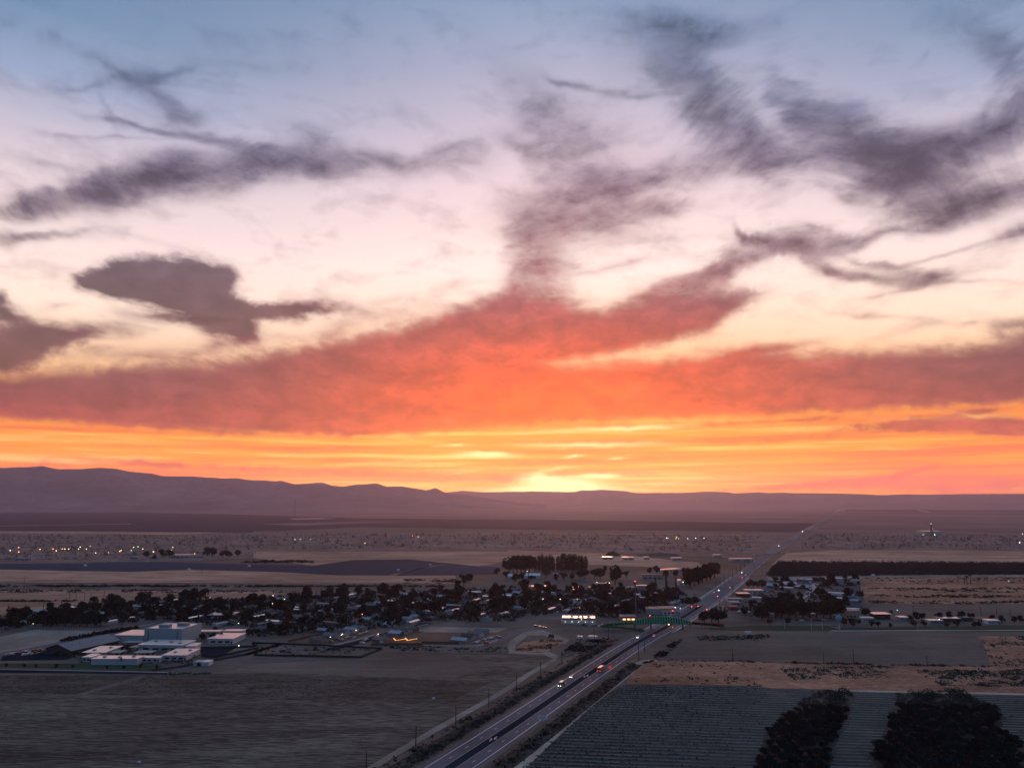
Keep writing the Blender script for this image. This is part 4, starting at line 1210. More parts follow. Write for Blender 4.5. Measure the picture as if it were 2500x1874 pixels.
# ------------------------------------------------------------------ the school
SCH = 'school buildings'
def school(k, x0, y0, x1, y1, d, h, roof, wall, label, name='school_building', **kw):
    p, rz, w = front(k, x0, y0, x1, y1)
    return flat_building(name, p, rz, w, d, h, wall, roof, label, 'building', group=SCH, **kw)
school(5, 1210, 328, 1532, 334, 32, 12.0, 'roof_white', 'wall_grey', 'tall grey windowless gymnasium of the school with two rooftop units', 'gymnasium', parapet=True, units=((-.12, .3, (9, 6, 2.2)), (.2, .62, (9, 6, 2.2))))
gym = bpy.data.objects['gymnasium']
for ux in (-.39, .37):
    b = MB()
    _, _, gw = front(5, 1210, 328, 1532, 334)
    b.box((ux * gw, -.12, 5.0), (.45, .25, 10.4), 'steel_dark')
    b.build('downpipe', gym)
school(5, 768, 514, 1152, 514, 11, 4.4, 'roof_white', 'wall_pale', 'long white roofed classroom block nearest the front road', windows=0, units=((-.3, .5, (2, 2, .9)), (.05, .4, (2, 2, .9)), (.33, .6, (2, 2, .9))))
school(5, 1180, 492, 1340, 494, 7, 3.4, 'roof_white', 'wall_pale', 'small white roofed wing at the end of the front classroom block', windows=3)
school(5, 690, 486, 765, 488, 12, 3.4, 'roof_white', 'wall_pale', 'narrow white roofed wing left of the front classroom block', windows=2)
school(5, 690, 452, 880, 452, 26, 3.8, 'roof_white', 'wall_pale', 'white roofed classroom block behind the front one', windows=4, units=((-.2, .3, (2, 2, .9)), (.2, .7, (2, 2, .9))))
school(5, 1165, 396, 1530, 402, 22, 5.0, 'roof_white', 'wall_pale', 'long white roofed hall in front of the gymnasium', windows=4, units=((-.3, .6, (2.6, 2, 1.1)), (.1, .5, (2.6, 2, 1.1)), (.36, .3, (2, 2, 1))))
school(5, 1565, 400, 1650, 398, 14, 4.0, 'roof_white', 'wall_white', 'small white annexe at the right end of the long hall', windows=3)
school(5, 1365, 478, 1568, 478, 25, 4.0, 'roof_white', 'wall_pale', 'white roofed classroom block beside the storage containers', windows=3, units=((-.2, .4, (2, 2, .9)), (.25, .7, (2, 2, .9))))
school(5, 962, 322, 1203, 326, 26, 6.0, 'roof_white', 'wall_pale', 'white roofed block left of the gymnasium', windows=0)
school(5, 1752, 336, 1962, 338, 27, 4.4, 'roof_white', 'wall_pale', 'white roofed building right of the gymnasium with dark openings', windows=3)
school(5, 1885, 262, 2045, 262, 9, 3.6, 'roof_white', 'wall_pale', 'low white building under the hedge right of the gymnasium', windows=3)
school(5, 1660, 262, 1850, 262, 8, 3.2, 'roof_white', 'wall_pale', 'low white building peeping out right behind the gymnasium', windows=3)
p, rz, wd = front(5, 1750, 128, 1950, 128)
flat_building('library', p, rz, wd, 22, 4.2, 'wall_dark', 'roof_white', 'flat white roofed building with dark walls among the town trees', 'building', units=((.25, .5, (4, 4, 1.8)),), windows=3, win_mat='wall_pale')
# gabled hall with the big grey roof
r = empty('assembly_hall', S(5, 700, 385), R(72))
b = MB()
gable_walls(b, 46, 27, 4.6, 4.0, 'wall_dark')
b.build('wall', r)
b = MB()
gable(b, 46, 27, 4.6, 4.0, 'roof_grey', 1.4, thick=.3)
ro = b.build('roof', r)
for x in (-16, -9):
    b = MB()
    b.tube((x, -6, 6.2), (x, -6, 8.2), .35, .35, 'galvanised', 6)
    b.build('vent', ro)
for x in (-18, -11, -4, 3, 10, 17):
    b = MB()
    b.box((x, -13.6, 1.9), (3.2, .14, 1.9), 'glass_dark')
    b.build('window', r)
tag(r, 'large hall with broad grey gabled roof left of the classroom blocks', 'hall')
# teal shade roofs on posts
def shade(k, x0, y0, x1, y1, d, label):
    p, rz, w_ = front(k, x0, y0, x1, y1)
    r = empty('shade_canopy', (p.x, p.y, 0), rz)
    b = MB()
    b.box((0, d / 2, 3.1), (w_, d, .22), 'teal_roof')
    b.build('roof', r)
    for x in (-.46, .46):
        for y in (.08, .92):
            b = MB()
            b.tube((x * w_, y * d, 0), (x * w_, y * d, 3.0), .1, .1, 'galvanised', 6)
            b.build('post', r)
    tag(r, label, 'canopy', 'teal shade canopies')
shade(5, 1085, 398, 1235, 398, 9, 'teal shade canopy left in front of the long hall')
shade(5, 1325, 404, 1480, 404, 9, 'teal shade canopy right in front of the long hall')
shade(5, 880, 446, 1010, 446, 11, 'teal shade canopy behind the front classroom block')
shade(5, 1115, 446, 1275, 446, 10, 'teal shade canopy between the classroom blocks')
shade(5, 1025, 356, 1200, 356, 10, 'teal shade canopy at the foot of the block left of the gymnasium')
for x0, x1, lab, cm in ((1625, 1695, 'beige storage container with a dark end beside the school fence', 'wall_tan'), (1698, 1763, 'white storage container beside the beige one', 'white_paint')):
    p, rz, w_ = front(5, x0, 524, x1, 524)
    r = empty('storage_container', (p.x, p.y, 0), rz)
    b = MB()
    b.box((0, 4, 1.55), (w_ * .94, 8, 3.1), 'wall_pale' if cm == 'wall_tan' else cm)
    for k in range(7):
        b.box((-w_ * .42 + k * w_ * .14, -.04, 1.55), (.18, .08, 2.9), 'galvanised')
    b.build('shell', r)
    b = MB()
    b.box((w_ * .25, -.1, 1.5), (w_ * .42, .08, 2.7), 'glass_dark' if cm == 'wall_tan' else 'wall_pale')
    b.build('door', r)
    tag(r, lab, 'container')
# school grounds
SCHOOL_YARD = [S(5, *q) for q in [(560, 470), (700, 420), (1000, 370), (1200, 350), (1680, 400), (1600, 505), (700, 505)]]
tufts('yard_shrubs', [(*q, random.uniform(.5, 1.3)) for q in scatter(SCHOOL_YARD, 330)], 1.2, 'leaf_dark', .9, 9, 'dark shrubs between the school blocks', 'shrubs')
quad('play_field', [(5, -300, 330), (5, 0, 275), (5, 300, 215), (5, 850, 226), (5, 800, 250), (5, 530, 312), (5, 200, 380), (5, -300, 450)], 'sand', 'bare brown playing field behind the school car park', .10)
quad('asphalt_yard', [(5, 1690, 375), (5, 2150, 362), (5, 2212, 372), (5, 1800, 442), (5, 1700, 430)], 'asphalt', 'dark paved play court right of the school', .12)
quad('car_park', [(5, 20, 440), (5, 330, 385), (5, 560, 390), (5, 640, 440), (5, 560, 470), (5, 0, 480)], 'asphalt', 'school car park', .11)
quad('lawn', [(5, -300, 500), (5, 700, 500), (5, 1380, 520), (5, 1320, 562), (5, 0, 532), (5, -300, 530)], 'lawn', 'dim lawn along the school front', .105)
strip('road', [S(5, -500, 562), S(5, 0, 568), S(5, 700, 574), S(5, 1420, 584)], 8, 'asphalt', .13, 'narrow road in front of the school')
strip('pavement', [S(5, -500, 545), S(5, 0, 551), S(5, 700, 563), S(5, 1420, 577)], 1.8, 'concrete', .15, 'pale pavement in front of the school')
strip('road', smooth_line([S(5, -200, 470), S(5, 0, 436), S(5, 530, 332), S(5, 900, 262), S(5, 1320, 170), S(5, 1600, 118)]), 9, 'asphalt_old', .13, 'street along the school playing field')
strip('pavement', smooth_line([S(5, 0, 402), S(5, 530, 316), S(5, 900, 248), S(5, 1300, 162)]), 2.0, 'concrete', .15, 'pale pavement along the school street')
strip('road', [S(5, 1280, 560), S(5, 1500, 532), S(5, 2100, 420), S(6, 250, 330)], 7, 'asphalt', .14, 'service lane behind the storage containers')
# hedges
def hedge(pts, w_, h_, n, label, mat='leaf_mid'):
    ln = resample(pts, 1.2)
    q = []
    for p in ln:
        for _ in range(n):
            q.append((p.x + random.uniform(-w_, w_), p.y + random.uniform(-w_, w_), 1.0))
    vs = tufts('hedge', q, h_, mat, .95, 7, label, 'hedge', kind='thing')
    return vs
hedge([S(5, 535, 312), S(5, 800, 262)], 1.5, 2.4, 4, 'clipped hedge between playing field and school street')
hedge([S(5, 825, 258), S(5, 1160, 206)], 1.8, 2.6, 4, 'longer hedge running toward the town from the school street')
hedge([S(5, 2060, 240), S(5, 2330, 214)], 2.4, 2.2, 4, 'rounded hedge right of the low white school building')
hedge([S(5, 1420, 596), S(5, 1600, 588)], 2.0, .9, 4, 'low green hedge at the end of the front road', 'scrub')
hedge([S(5, 1640, 592), S(5, 1770, 588)], 2.0, .9, 4, 'shorter low hedge past the end of the front road', 'scrub')
# fences: posts and rails, every post its own part
def fence(pts, step, h_, post_mat, rail_mat, label, solid=False, name='fence', thick=.12):
    ln = resample(pts, step)
    a = ln[0]
    r = empty(name, (a.x, a.y, 0))
    pb = MB()
    pb.box((0, 0, h_ / 2), (thick, thick, h_), post_mat)
    pm = pb.mesh('post')
    for p in ln:
        o = link('post', pm, r)
        o.location = (p.x - a.x, p.y - a.y, 0)
    b = MB()
    for p, q in zip(ln, ln[1:]):
        d = q - p
        rz_ = math.atan2(d.y, d.x)
        c = (p + q) / 2 - a
        if solid:
            b.box((c.x, c.y, h_ * .47), (d.length, thick * .4, h_ * .9), rail_mat, rz_)
        else:
            for z in (.25, .9):
                b.box((c.x, c.y, h_ * z), (d.length, thick * .5, thick * .7), rail_mat, rz_)
    b.build('panel' if solid else 'rail', r)
    return tag(r, label, 'fence')
fence([S(5, 285, 205), S(5, 900, 222)], 3.0, 2.0, 'wall_pale', 'galvanised', 'pale picket fence behind the playing field', thick=.25)
fence([S(5, -100, 546), S(5, 500, 556)], 2.6, 1.9, 'wall_dark', 'steel_dark', 'dark fence along the left of the school front', thick=.14)
fence([S(5, 520, 556), S(5, 1310, 572)], 2.6, 1.9, 'wall_dark', 'steel_dark', 'dark fence along the pavement before the front classroom block', thick=.14)
fence([S(5, 1690, 378), S(5, 2150, 366)], 5, 2.0, 'fence_dark', 'fence_dark', 'black screen fence behind the play court', True)
fence([S(5, 1700, 440), S(5, 1800, 458), S(5, 2180, 378)], 5, 2.0, 'fence_dark', 'fence_dark', 'black screen fence around the near side of the play court', True)
# basin with dark fence
quad('basin', [(6, -120, 352), (6, 120, 335), (6, 1080, 378), (6, 900, 452), (6, 0, 432), (6, -240, 420)], 'dirt', 'sunken dirt basin beside the new houses', .14)
fence([S(6, 0, 334), S(6, 140, 338), S(6, 600, 356), S(6, 1080, 382)], 6, 1.7, 'fence_dark', 'fence_dark', 'dark fence along the far rim of the dirt basin', True)
fence([S(6, 1080, 382), S(6, 900, 454), S(6, 0, 436)], 6, 1.7, 'fence_dark', 'fence_dark', 'dark fence along the near rim of the dirt basin', True)

# ------------------------------------------------------------------ new housing beside the basin
quad('yard', [(6, 280, 322), (6, 700, 240), (6, 900, 200), (6, 1000, 250), (6, 640, 345)], 'brown_yard', 'brown yards of the new house row left of the street', .115)
quad('yard', [(6, 980, 345), (6, 1300, 220), (6, 1450, 235), (6, 1900, 240), (6, 1720, 340), (6, 1400, 350)], 'brown_yard', 'brown yards behind the new house row right of the street', .115)
strip('street', smooth_line([S(6, 640, 385), S(6, 800, 345), S(6, 1000, 290), S(6, 1220, 222), S(6, 1480, 160)]), 11, 'asphalt', .165, 'new street between the two house rows')
strip('pavement', smooth_line([S(6, 600, 362), S(6, 860, 305), S(6, 1010, 260)]), 2.2, 'concrete', .185, 'pale pavement before the left new house row')
strip('pavement', smooth_line([S(6, 1240, 222), S(6, 1470, 168)]), 2.4, 'concrete', .185, 'pale pavement climbing beside the new street')
strip('street', smooth_line([S(6, 1880, 372), S(6, 2010, 330), S(6, 2160, 262), (S(6, 2260, 225))]), 10, 'asphalt_old', .165, 'street before the third new house row')
strip('pavement', smooth_line([S(6, 1420, 348), S(6, 1800, 356), S(6, 1920, 350), S(6, 2060, 300)]), 2.4, 'concrete', .185, 'pale pavement round the corner of the third house row')
HP = [house_proto(i) for i in range(6)]
TP = [trailer_proto(i) for i in range(4)]
USED = set()
def place(protos, p, rz, label, group, cat='house', name=None, i=None, sc=1.0):
    k = random.randrange(len(protos)) if i is None else i
    pr = protos[k]
    key = (id(pr))
    o = pr if key not in USED else copy_tree(pr)
    USED.add(key)
    o.location = (p[0], p[1], 0)
    o.rotation_euler = (0, 0, rz)
    o.scale = (sc, sc, sc)
    rn, wn = random.choice(list(ROOFS)), random.choice(list(WALLS))
    for ch in o.children:
        ch.color = (*(ROOFS[rn] if ch.name.startswith('roof') else WALLS[wn]), 1)
    o['roofing'], o['walling'] = rn if protos is not TP or k % 2 == 0 else 'white', wn
    return tag(o, label, cat, group)
STREET = math.atan2(S(6, 1220, 222).y - S(6, 800, 345).y, S(6, 1220, 222).x - S(6, 800, 345).x)
words = ['nearest', 'second', 'third', 'fourth', 'fifth', 'sixth', 'seventh']
for n_, (x, y) in enumerate([(545, 318), (655, 285), (745, 258), (820, 236), (885, 217)]):
    place(HP, S(6, x, y), STREET + math.pi * .5, words[n_] + ' new house in the row left of the new street', 'left row of new houses', i=[0, 1, 3, 4, 0][n_])
for n_, (x, y) in enumerate([(1075, 318), (1140, 292), (1200, 268), (1265, 246), (1320, 226)]):
    place(HP, S(6, x, y), STREET - math.pi * .5, words[n_] + ' new house in the row right of the new street', 'right row of new houses', i=[1, 0, 4, 3, 1][n_])
for n_, (x, y) in enumerate([(1740, 322), (1810, 296), (1870, 272), (1920, 252)]):
    place(HP, S(6, x, y), STREET + math.pi * .5, words[n_] + ' house in the separate new row near the dirt lot', 'third row of new houses', i=[0, 3, 1, 4][n_])
for n_, (x, y) in enumerate([(650, 322), (700, 305), (735, 312), (790, 285), (850, 292), (900, 262), (955, 240), (930, 250), (905, 330), (925, 315), (950, 305), (970, 296), (1035, 278), (915, 335)]):
    parked(S(6, x, y), STREET + random.choice([0, math.pi / 2]) + random.uniform(-.1, .1), 'car parked before the left row of new houses', 'cars on the new street', z=.19)
for n_, (x, y) in enumerate([(1870, 330), (1900, 322), (1940, 305), (1985, 295), (2020, 290), (2050, 280), (2075, 285), (1960, 335)]):
    parked(S(6, x, y), STREET + random.choice([0, math.pi / 2]), 'car parked before the separate new house row near the dirt lot', 'cars at the third house row', z=.19)
fence([S(6, 985, 352), S(6, 1200, 346), S(6, 1420, 348)], 4, 2.0, 'fence_wood', 'fence_wood', 'brown plank fence below the right row of new houses', True)
fence([S(6, 290, 322), S(6, 640, 245), S(6, 690, 236)], 4, 2.0, 'fence_wood', 'fence_wood', 'brown plank fence behind the left row of new houses', True)
fence([S(6, 1420, 330), S(6, 1720, 338)], 4, 2.0, 'fence_wood', 'fence_wood', 'brown plank fence beside the separate new house row', True)
quad('vacant_lot', [(6, 1370, 225), (6, 1500, 190), (6, 2150, 205), (6, 2050, 240), (6, 1450, 238)], 'sand', 'vacant sandy lot behind the new houses', .13)
# glowing garden lights
r = empty('string_light', S(6, 1180, 318))
for x0, y0, x1, y1 in ((1178, 300, 1196, 318), (1196, 318, 1280, 306), (1276, 298, 1296, 318), (1296, 318, 1374, 304)):
    a, c = S(6, x0, y0 + 6) - r.location, S(6, x1, y1 + 6) - r.location
    b = MB()
    for k in range(10):
        q = a.lerp(c, k / 9)
        b.ball((q.x, q.y, 1.9), .24, 'string_light', 6, 4)
    b.tube((a.x, a.y, 2.05), (c.x, c.y, 2.05), .03, .03, 'steel_dark', 4)
    b.build('light_strand', r)
    b = MB()
    b.tube((a.x, a.y, 0), (a.x, a.y, 2.2), .06, .06, 'fence_wood', 5)
    b.build('post', r)
tag(r, 'zigzag of glowing orange string lights in a brown back yard', 'string lights')
for n_, (x, y, mt) in enumerate([(632, 306, 'lamp_warm'), (726, 288, 'lamp_white'), (735, 280, 'lamp_white'), (850, 247, 'lamp_warm'), (1036, 280, 'lamp_warm')]):
    lamp(S(6, x, y), 3, mt, .3, 'small lit porch lamp before the left row of new houses', 'porch lamps of the new houses', 'porch_lamp')

# ------------------------------------------------------------------ footbridge
BR0, BR1 = G(1480 + 500 * .1356, 1536), G(1480 + 1520 * .1356, 1536)
BA = math.atan2(BR1.y - BR0.y, BR1.x - BR0.x)
BL = (BR1 - BR0).length
bridge = empty('footbridge', (BR0.x, BR0.y, 0), BA)
NB = 22
def deck_z(u):
    return 5.6 + .5 * math.sin(math.pi * u)
def top_z(u):
    return deck_z(u) + 2.2 + 4.0 * math.sin(math.pi * min(1, max(0, u))) ** .8
b = MB()
for i in range(NB):
    u0, u1 = i / NB, (i + 1) / NB
    b.poly([(u0 * BL, -1.8, deck_z(u0) - .7), (u1 * BL, -1.8, deck_z(u1) - .7), (u1 * BL, 1.8, deck_z(u1) - .7), (u0 * BL, 1.8, deck_z(u0) - .7), (u0 * BL, -1.8, deck_z(u0)), (u1 * BL, -1.8, deck_z(u1)), (u1 * BL, 1.8, deck_z(u1)), (u0 * BL, 1.8, deck_z(u0))], [(3, 2, 1, 0), (4, 5, 6, 7), (0, 1, 5, 4), (2, 3, 7, 6)], 'green_paint')
b.build('deck', bridge)
for i in range(NB + 1):
    u = i / NB
    b = MB()
    for s in (-1, 1):
        b.box((u * BL, s * 1.86, (deck_z(u) - .3 + top_z(u)) / 2), (.34, .16, top_z(u) - deck_z(u) + .6), 'green_rib')
    b.box((u * BL, 0, top_z(u)), (.3, 3.9, .22), 'green_rib')
    b.build('rib', bridge)
for i in range(NB):
    u0, u1 = (i + .09) / NB, (i + .91) / NB
    for s in (-1, 1):
        b = MB()
        y = s * 1.8
        b.poly([(u0 * BL, y - .03, deck_z(u0)), (u1 * BL, y - .03, deck_z(u1)), (u1 * BL, y - .03, top_z(u1) - .15), (u0 * BL, y - .03, top_z(u0) - .15), (u0 * BL, y + .03, deck_z(u0)), (u1 * BL, y + .03, deck_z(u1)), (u1 * BL, y + .03, top_z(u1) - .15), (u0 * BL, y + .03, top_z(u0) - .15)], [(0, 1, 2, 3), (7, 6, 5, 4), (3, 2, 6, 7), (1, 0, 4, 5)], 'green_paint')
        b.build('panel', bridge)
for u in (.02, .30, .86):
    b = MB()
    b.box((u * BL, 0, 2.45), (1.3, 2.6, 4.9), 'tower_blue')
    b.build('pier', bridge)
def ramp(pts, lab):
    ln = resample([p[:2] for p in pts], 3.0)
    zs = np.interp(np.linspace(0, 1, len(ln)), np.linspace(0, 1, len(pts)), [p[2] for p in pts])
    b = MB()
    for (p, q, z0, z1) in zip(ln, ln[1:], zs, zs[1:]):
        d = (q - p).normalized()
        nrm = Vector((-d.y, d.x, 0)) * 1.4
        vs = []
        for c, z in ((p, z0), (q, z1)):
            for s in (-1, 1):
                vs += [(c.x + s * nrm.x, c.y + s * nrm.y, z - .5), (c.x + s * nrm.x, c.y + s * nrm.y, z + 1.3)]
        b.poly(vs, [(0, 4, 5, 1), (2, 3, 7, 6), (0, 2, 6, 4), (1, 5, 4, 0), (3, 2, 6, 7)], 'green_paint')
    b.build(lab, bridge)
    for i in range(0, len(ln), 3):
        b = MB()
        b.box((ln[i].x, ln[i].y, max(.3, zs[i] - .5) / 2), (.5, .5, max(.3, zs[i] - .5)), 'tower_blue')
        b.box((ln[i].x, ln[i].y - 1.5, zs[i] + .5), (.22, .16, 1.9), 'green_rib')
        b.build('ramp_post', bridge)
ramp([(0, 0, 5.6), (-16, 1, 4.6), (-30, -2, 3.6), (-32, -7, 3.2), (-16, -9, 2.0), (8, -10, .6)], 'ramp')
ramp([(BL, 0, 5.6), (BL + 14, 0, 4.4), (BL + 32, 0, 3.0)], 'ramp')
tag(bridge, 'green arched footbridge with ribbed sides spanning the highway', 'bridge')

# ------------------------------------------------------------------ shops along the highway
p, rz, wd = front(3, 455, 1286, 742, 1290)
shop = flat_building('shop', p, rz, wd, 22, 5.4, 'wall_white', 'roof_white', 'white flat roofed shop with rust red band and wall lamps', 'shop', parapet=True, lamps=5, trim='trim_red', units=((-.2, .3, (2.4, 2, 1.4)), (0, .45, (2.4, 2, 1.4)), (.3, .4, (3, 2, 1.4)), (.12, .7, (2, 2, 1.2))))
b = MB()
b.ball((wd * .08, -.6, 4.6), .32, 'lamp_dim')
b.build('sign_lamp', shop)
p, rz, wd = front(3, 955, 1264, 1085, 1264)
s2 = flat_building('shop', p, rz, wd, 14, 4.4, 'wall_pink', 'roof_grey', 'low shop with red fascia and warm lit front beside the footbridge ramp', 'shop', trim='sign_red', windows=3, win_mat='window_lit')
p, rz, wd = front(3, 1165, 1208, 1300, 1212)
flat_building('shop', p, rz, wd, 18, 6.0, 'wall_grey', 'roof_grey', 'grey shop behind tall pickets left of the yellow sign', 'shop', windows=5, win_mat='wall_pale')
p, rz, wd = front(3, 1300, 1212, 1455, 1206)
s3 = flat_building('shop', p, rz, wd, 18, 6.4, 'wall_white', 'roof_grey', 'corner shop with yellow fascia and bright white gable light', 'shop', windows=4)
b = MB()
b.box((-wd * .12, -.14, 5.6), (wd * .72, .22, 2.0), 'sign_yellow')
b.build('fascia', s3)
b = MB()
b.face([(wd * .2, -.2, 6.3), (wd * .62, -.2, 6.3), (wd * .42, -.2, 9.2)], 'wall_white')
b.face([(wd * .62, .2, 6.3), (wd * .2, .2, 6.3), (wd * .42, .2, 9.2)], 'wall_white')
b.face([(wd * .2, -.2, 6.3), (wd * .42, -.2, 9.2), (wd * .42, .2, 9.2), (wd * .2, .2, 6.3)], 'wall_white')
b.face([(wd * .42, -.2, 9.2), (wd * .62, -.2, 6.3), (wd * .62, .2, 6.3), (wd * .42, .2, 9.2)], 'wall_white')
b.build('gable', s3)
b = MB()
b.ball((wd * .22, -.5, 7.6), .35, 'lamp_cool')
b.ball((wd * .5, -.5, 6.4), .2, 'lamp_cool')
b.build('sign_lamp', s3)
fence([S(3, 1168, 1218), S(3, 1440, 1222)], 3.2, 4.2, 'fence_dark', 'fence_dark', 'row of tall dark pickets before the corner shop', thick=.22)
p, rz, wd = front(3, 1130, 910, 1310, 912)
flat_building('town_house', p, rz, wd, 16, 7.0, 'wall_pink', 'trim_red', 'pink two storey building with arched dark doorways among trees', 'building', windows=4)
p, rz, wd = front(3, 1290, 858, 1465, 846)
flat_building('warehouse', p, rz, wd, 18, 5.0, 'wall_pale', 'roof_white', 'long pale low building behind the pink one', 'building', windows=5)
p, rz, wd = front(3, 1440, 960, 1528, 960)
wh = flat_building('warehouse', p, rz, wd, 20, 6.5, 'wall_white', 'roof_white', 'white shed with a bright lamp on its front beside the tall trees', 'shed', windows=2)
b = MB()
b.ball((-.5, -.6, 4.4), .55, 'lamp_white')
b.build('wall_lamp', wh)
p, rz, wd = front(4, 700, 1240, 842, 1240)
flat_building('town_house', p, rz, wd, 14, 7.5, 'wall_tan', 'roof_grey', 'tan two storey building half hidden by trees right of the highway', 'building', windows=4)
p, rz, wd = front(4, 955, 1248, 1085, 1248)
flat_building('carport', p, rz, wd, 12, 5.2, 'wall_dark', 'roof_white', 'dark open shed with a bright white roof right of the tan building', 'shed', over=1.2, windows=2)
for n_, (x0, x1, y, lab) in enumerate([(1420, 1530, 1290, 'long grey mobile building behind the lawn strip'), (1510, 1680, 1272, 'low dark building with lamp left end behind the lawn strip'), (1700, 1770, 1266, 'short dark hut right of the lamp lit building'), (1820, 1905, 1275, 'reddish low building near the white trailer'), (1910, 2010, 1290, 'white trailer at the lawn strip'), (1170, 1240, 1262, 'grey low house left of the big round trees'), (850, 945, 1268, 'pale low house before the white roofed shed')]):
    p, rz, wd = front(4, x0, y, x1, y)
    flat_building('low_building', p, rz, wd, 9, 3.6, ['wall_grey', 'wall_dark', 'wall_dark', 'wall_pink', 'wall_white', 'wall_grey', 'wall_pale'][n_], ['roof_white', 'roof_white', 'roof_grey', 'trim_red', 'roof_white', 'roof_white', 'roof_white'][n_], lab, 'building', windows=4)
# roadside shops right of the highway
for x0, x1, y, h_, wl, rf, lab in [(1945, 2045, 1062, 4.5, 'wall_dark', 'roof_white', 'dark petrol canopy with a white edge right of the highway'), (2010, 2160, 1035, 5, 'wall_pale', 'roof_white', 'pale shop building behind the petrol canopy'), (1880, 1960, 1135, 4, 'wall_grey', 'teal_roof', 'grey shop with bluish roof right of the highway'), (1880, 1950, 1175, 4, 'trim_red', 'trim_red', 'red painted shop front right of the highway'), (1860, 1990, 1105, 4, 'wall_pale', 'teal_roof', 'long pale shop with dark blue roof right of the highway')]:
    p, rz, wd = front(3, x0, y, x1, y)
    flat_building('shop', p, rz, wd, 12, h_, wl, rf, lab, 'shop', windows=3)
# cell tower
base = S(3, 1082, 1232)
h_ = rise(3, 1082, 1232, 300)
r = empty('cell_tower', (base.x, base.y, 0))
b = MB()
b.tube((0, 0, 0), (0, 0, h_), .85, .5, 'tower_blue', 10)
b.build('mast', r)
for k, z in enumerate((h_ - 1.5, h_ * .64)):
    for a in (0, 2.09, 4.19):
        b = MB()
        b.box((1.7 * math.cos(a), 1.7 * math.sin(a), z), (.5, 1.6, 2.6), 'tower_blue', a)
        b.tube((0, 0, z), (1.6 * math.cos(a), 1.6 * math.sin(a), z), .09, .09, 'galvanised', 5)
        b.build('antenna', r)
b = MB()
b.ball((0, 0, h_ + .7), .5, 'lamp_red')
b.build('beacon', r)
tag(r, 'tall blue grey cell tower with a red beacon in the town', 'tower')
# spherical water tank
base = S(4, 655, 1322)
r = empty('water_tower', (base.x, base.y, 0))
b = MB()
b.ball((0, 0, 9.3), 2.9, 'blue_tank', 16, 10, 1.15)
b.build('tank', r)
b = MB()
b.lathe((0, 0, 0), [(.9, 0), (.45, .8), (.4, 5.6), (.9, 6.8)], 'blue_tank', 10)
b.build('stem', r)
tag(r, 'light blue ball shaped water tower at the park edge', 'water tower')

# ------------------------------------------------------------------ traffic lights
def signal(k, x, y, h_, mat, arm, label):
    p = S(k, x, y)
    r = empty('traffic_light', (p.x, p.y, 0))
    b = MB()
    b.tube((0, 0, 0), (0, 0, h_), .14, .1, 'galvanised', 6)
    b.tube((0, 0, h_ - .2), (arm, 0, h_ + .2), .09, .06, 'galvanised', 5)
    b.build('mast', r)
    b = MB()
    b.box((arm * .96, -.1, h_ - .35), (.5, .4, 1.5), 'steel_dark')
    hd = b.build('signal_head', r)
    b = MB()
    b.ball((arm * .96, -.35, h_ + .1), .42, mat)
    b.build('lit_lens', hd)
    tag(r, label, 'traffic light')
signal(3, 1520, 1192, 6.5, 'lamp_red', 4.5, 'red traffic light on the left over the highway at the crossing')
signal(3, 1640, 1188, 6.5, 'lamp_red', -4.5, 'red traffic light beside the left one over the highway')
signal(3, 1400, 1212, 4.5, 'lamp_red', -1.2, 'red traffic light before the corner shop')
signal(3, 1690, 1205, 5.0, 'lamp_red', -1.5, 'red traffic light by the dark tree right of the highway')
signal(3, 1192, 1262, 5.4, 'lamp_red', .8, 'red traffic light showing above the left end of the footbridge')
signal(3, 1780, 1095, 6, 'lamp_red', -1.5, 'red traffic light farther along the highway')
# road works signs and cones by the footbridge
for x, y, lab in ((1360, 1306, 'orange roadwork board with a lamp under the footbridge'), (1394, 1332, 'orange roadwork board right of the lit one')):
    p = S(3, x, y)
    r = empty('roadwork_sign', (p.x, p.y, .18))
    b = MB()
    b.box((0, 0, 1.6), (1.9, .12, 1.9), 'sign_yellow', 0)
    b.build('board', r)
    b = MB()
    b.tube((-.7, .1, 0), (-.7, .1, .8), .06, .06, 'galvanised', 5)
    b.tube((.7, .1, 0), (.7, .1, .8), .06, .06, 'galvanised', 5)
    b.build('stand', r)
    b = MB()
    b.ball((-.3, -.35, 1.7), .5 if x == 1360 else .22, 'lamp_warm' if x == 1360 else 'string_light')
    b.build('lamp', r)
    tag(r, lab, 'sign')
# diamond warning sign by the bus and the white roadside board
q = S(7, 862, 562)
r = empty('warning_sign', (q.x, q.y, .1))
b = MB()
b.tube((0, .06, 0), (0, .06, 2.6), .06, .06, 'galvanised', 5)
b.build('post', r)
b = MB()
b.box((0, 0, 0), (1.7, .06, 1.7), 'sign_red')
o = b.build('board', r)
o.location = (0, 0, 2.4)
o.rotation_euler = (0, R(45), 0)
tag(r, 'red diamond warning sign at the highway edge', 'sign')
lampmat('sign_face_glow', (1.0, .03, .02), .55)  # red glow put into the board's material; the sign has no lamp
o.data.materials[0] = MATS['sign_face_glow']
q = S(7, 292, 1002)
r = empty('town_sign', (q.x, q.y, .1))
b = MB()
b.box((0, 0, 2.6), (5.4, .12, 2.0), 'paint_white')
bd = b.build('board', r)
b = MB()
for z, w_ in ((3.15, 3.2), (2.7, 2.4), (2.25, 3.6)):
    b.box((0, -.075, z), (w_, .02, .16), 'galvanised')
b.build('lettering', bd)
for x in (-2.2, 2.2):
    b = MB()
    b.tube((x, .15, 0), (x, .15, 2.4), .09, .09, 'pole_wood', 5)
    b.build('post', r)
tag(r, 'wide white roadside board at the edge of the highway', 'sign')

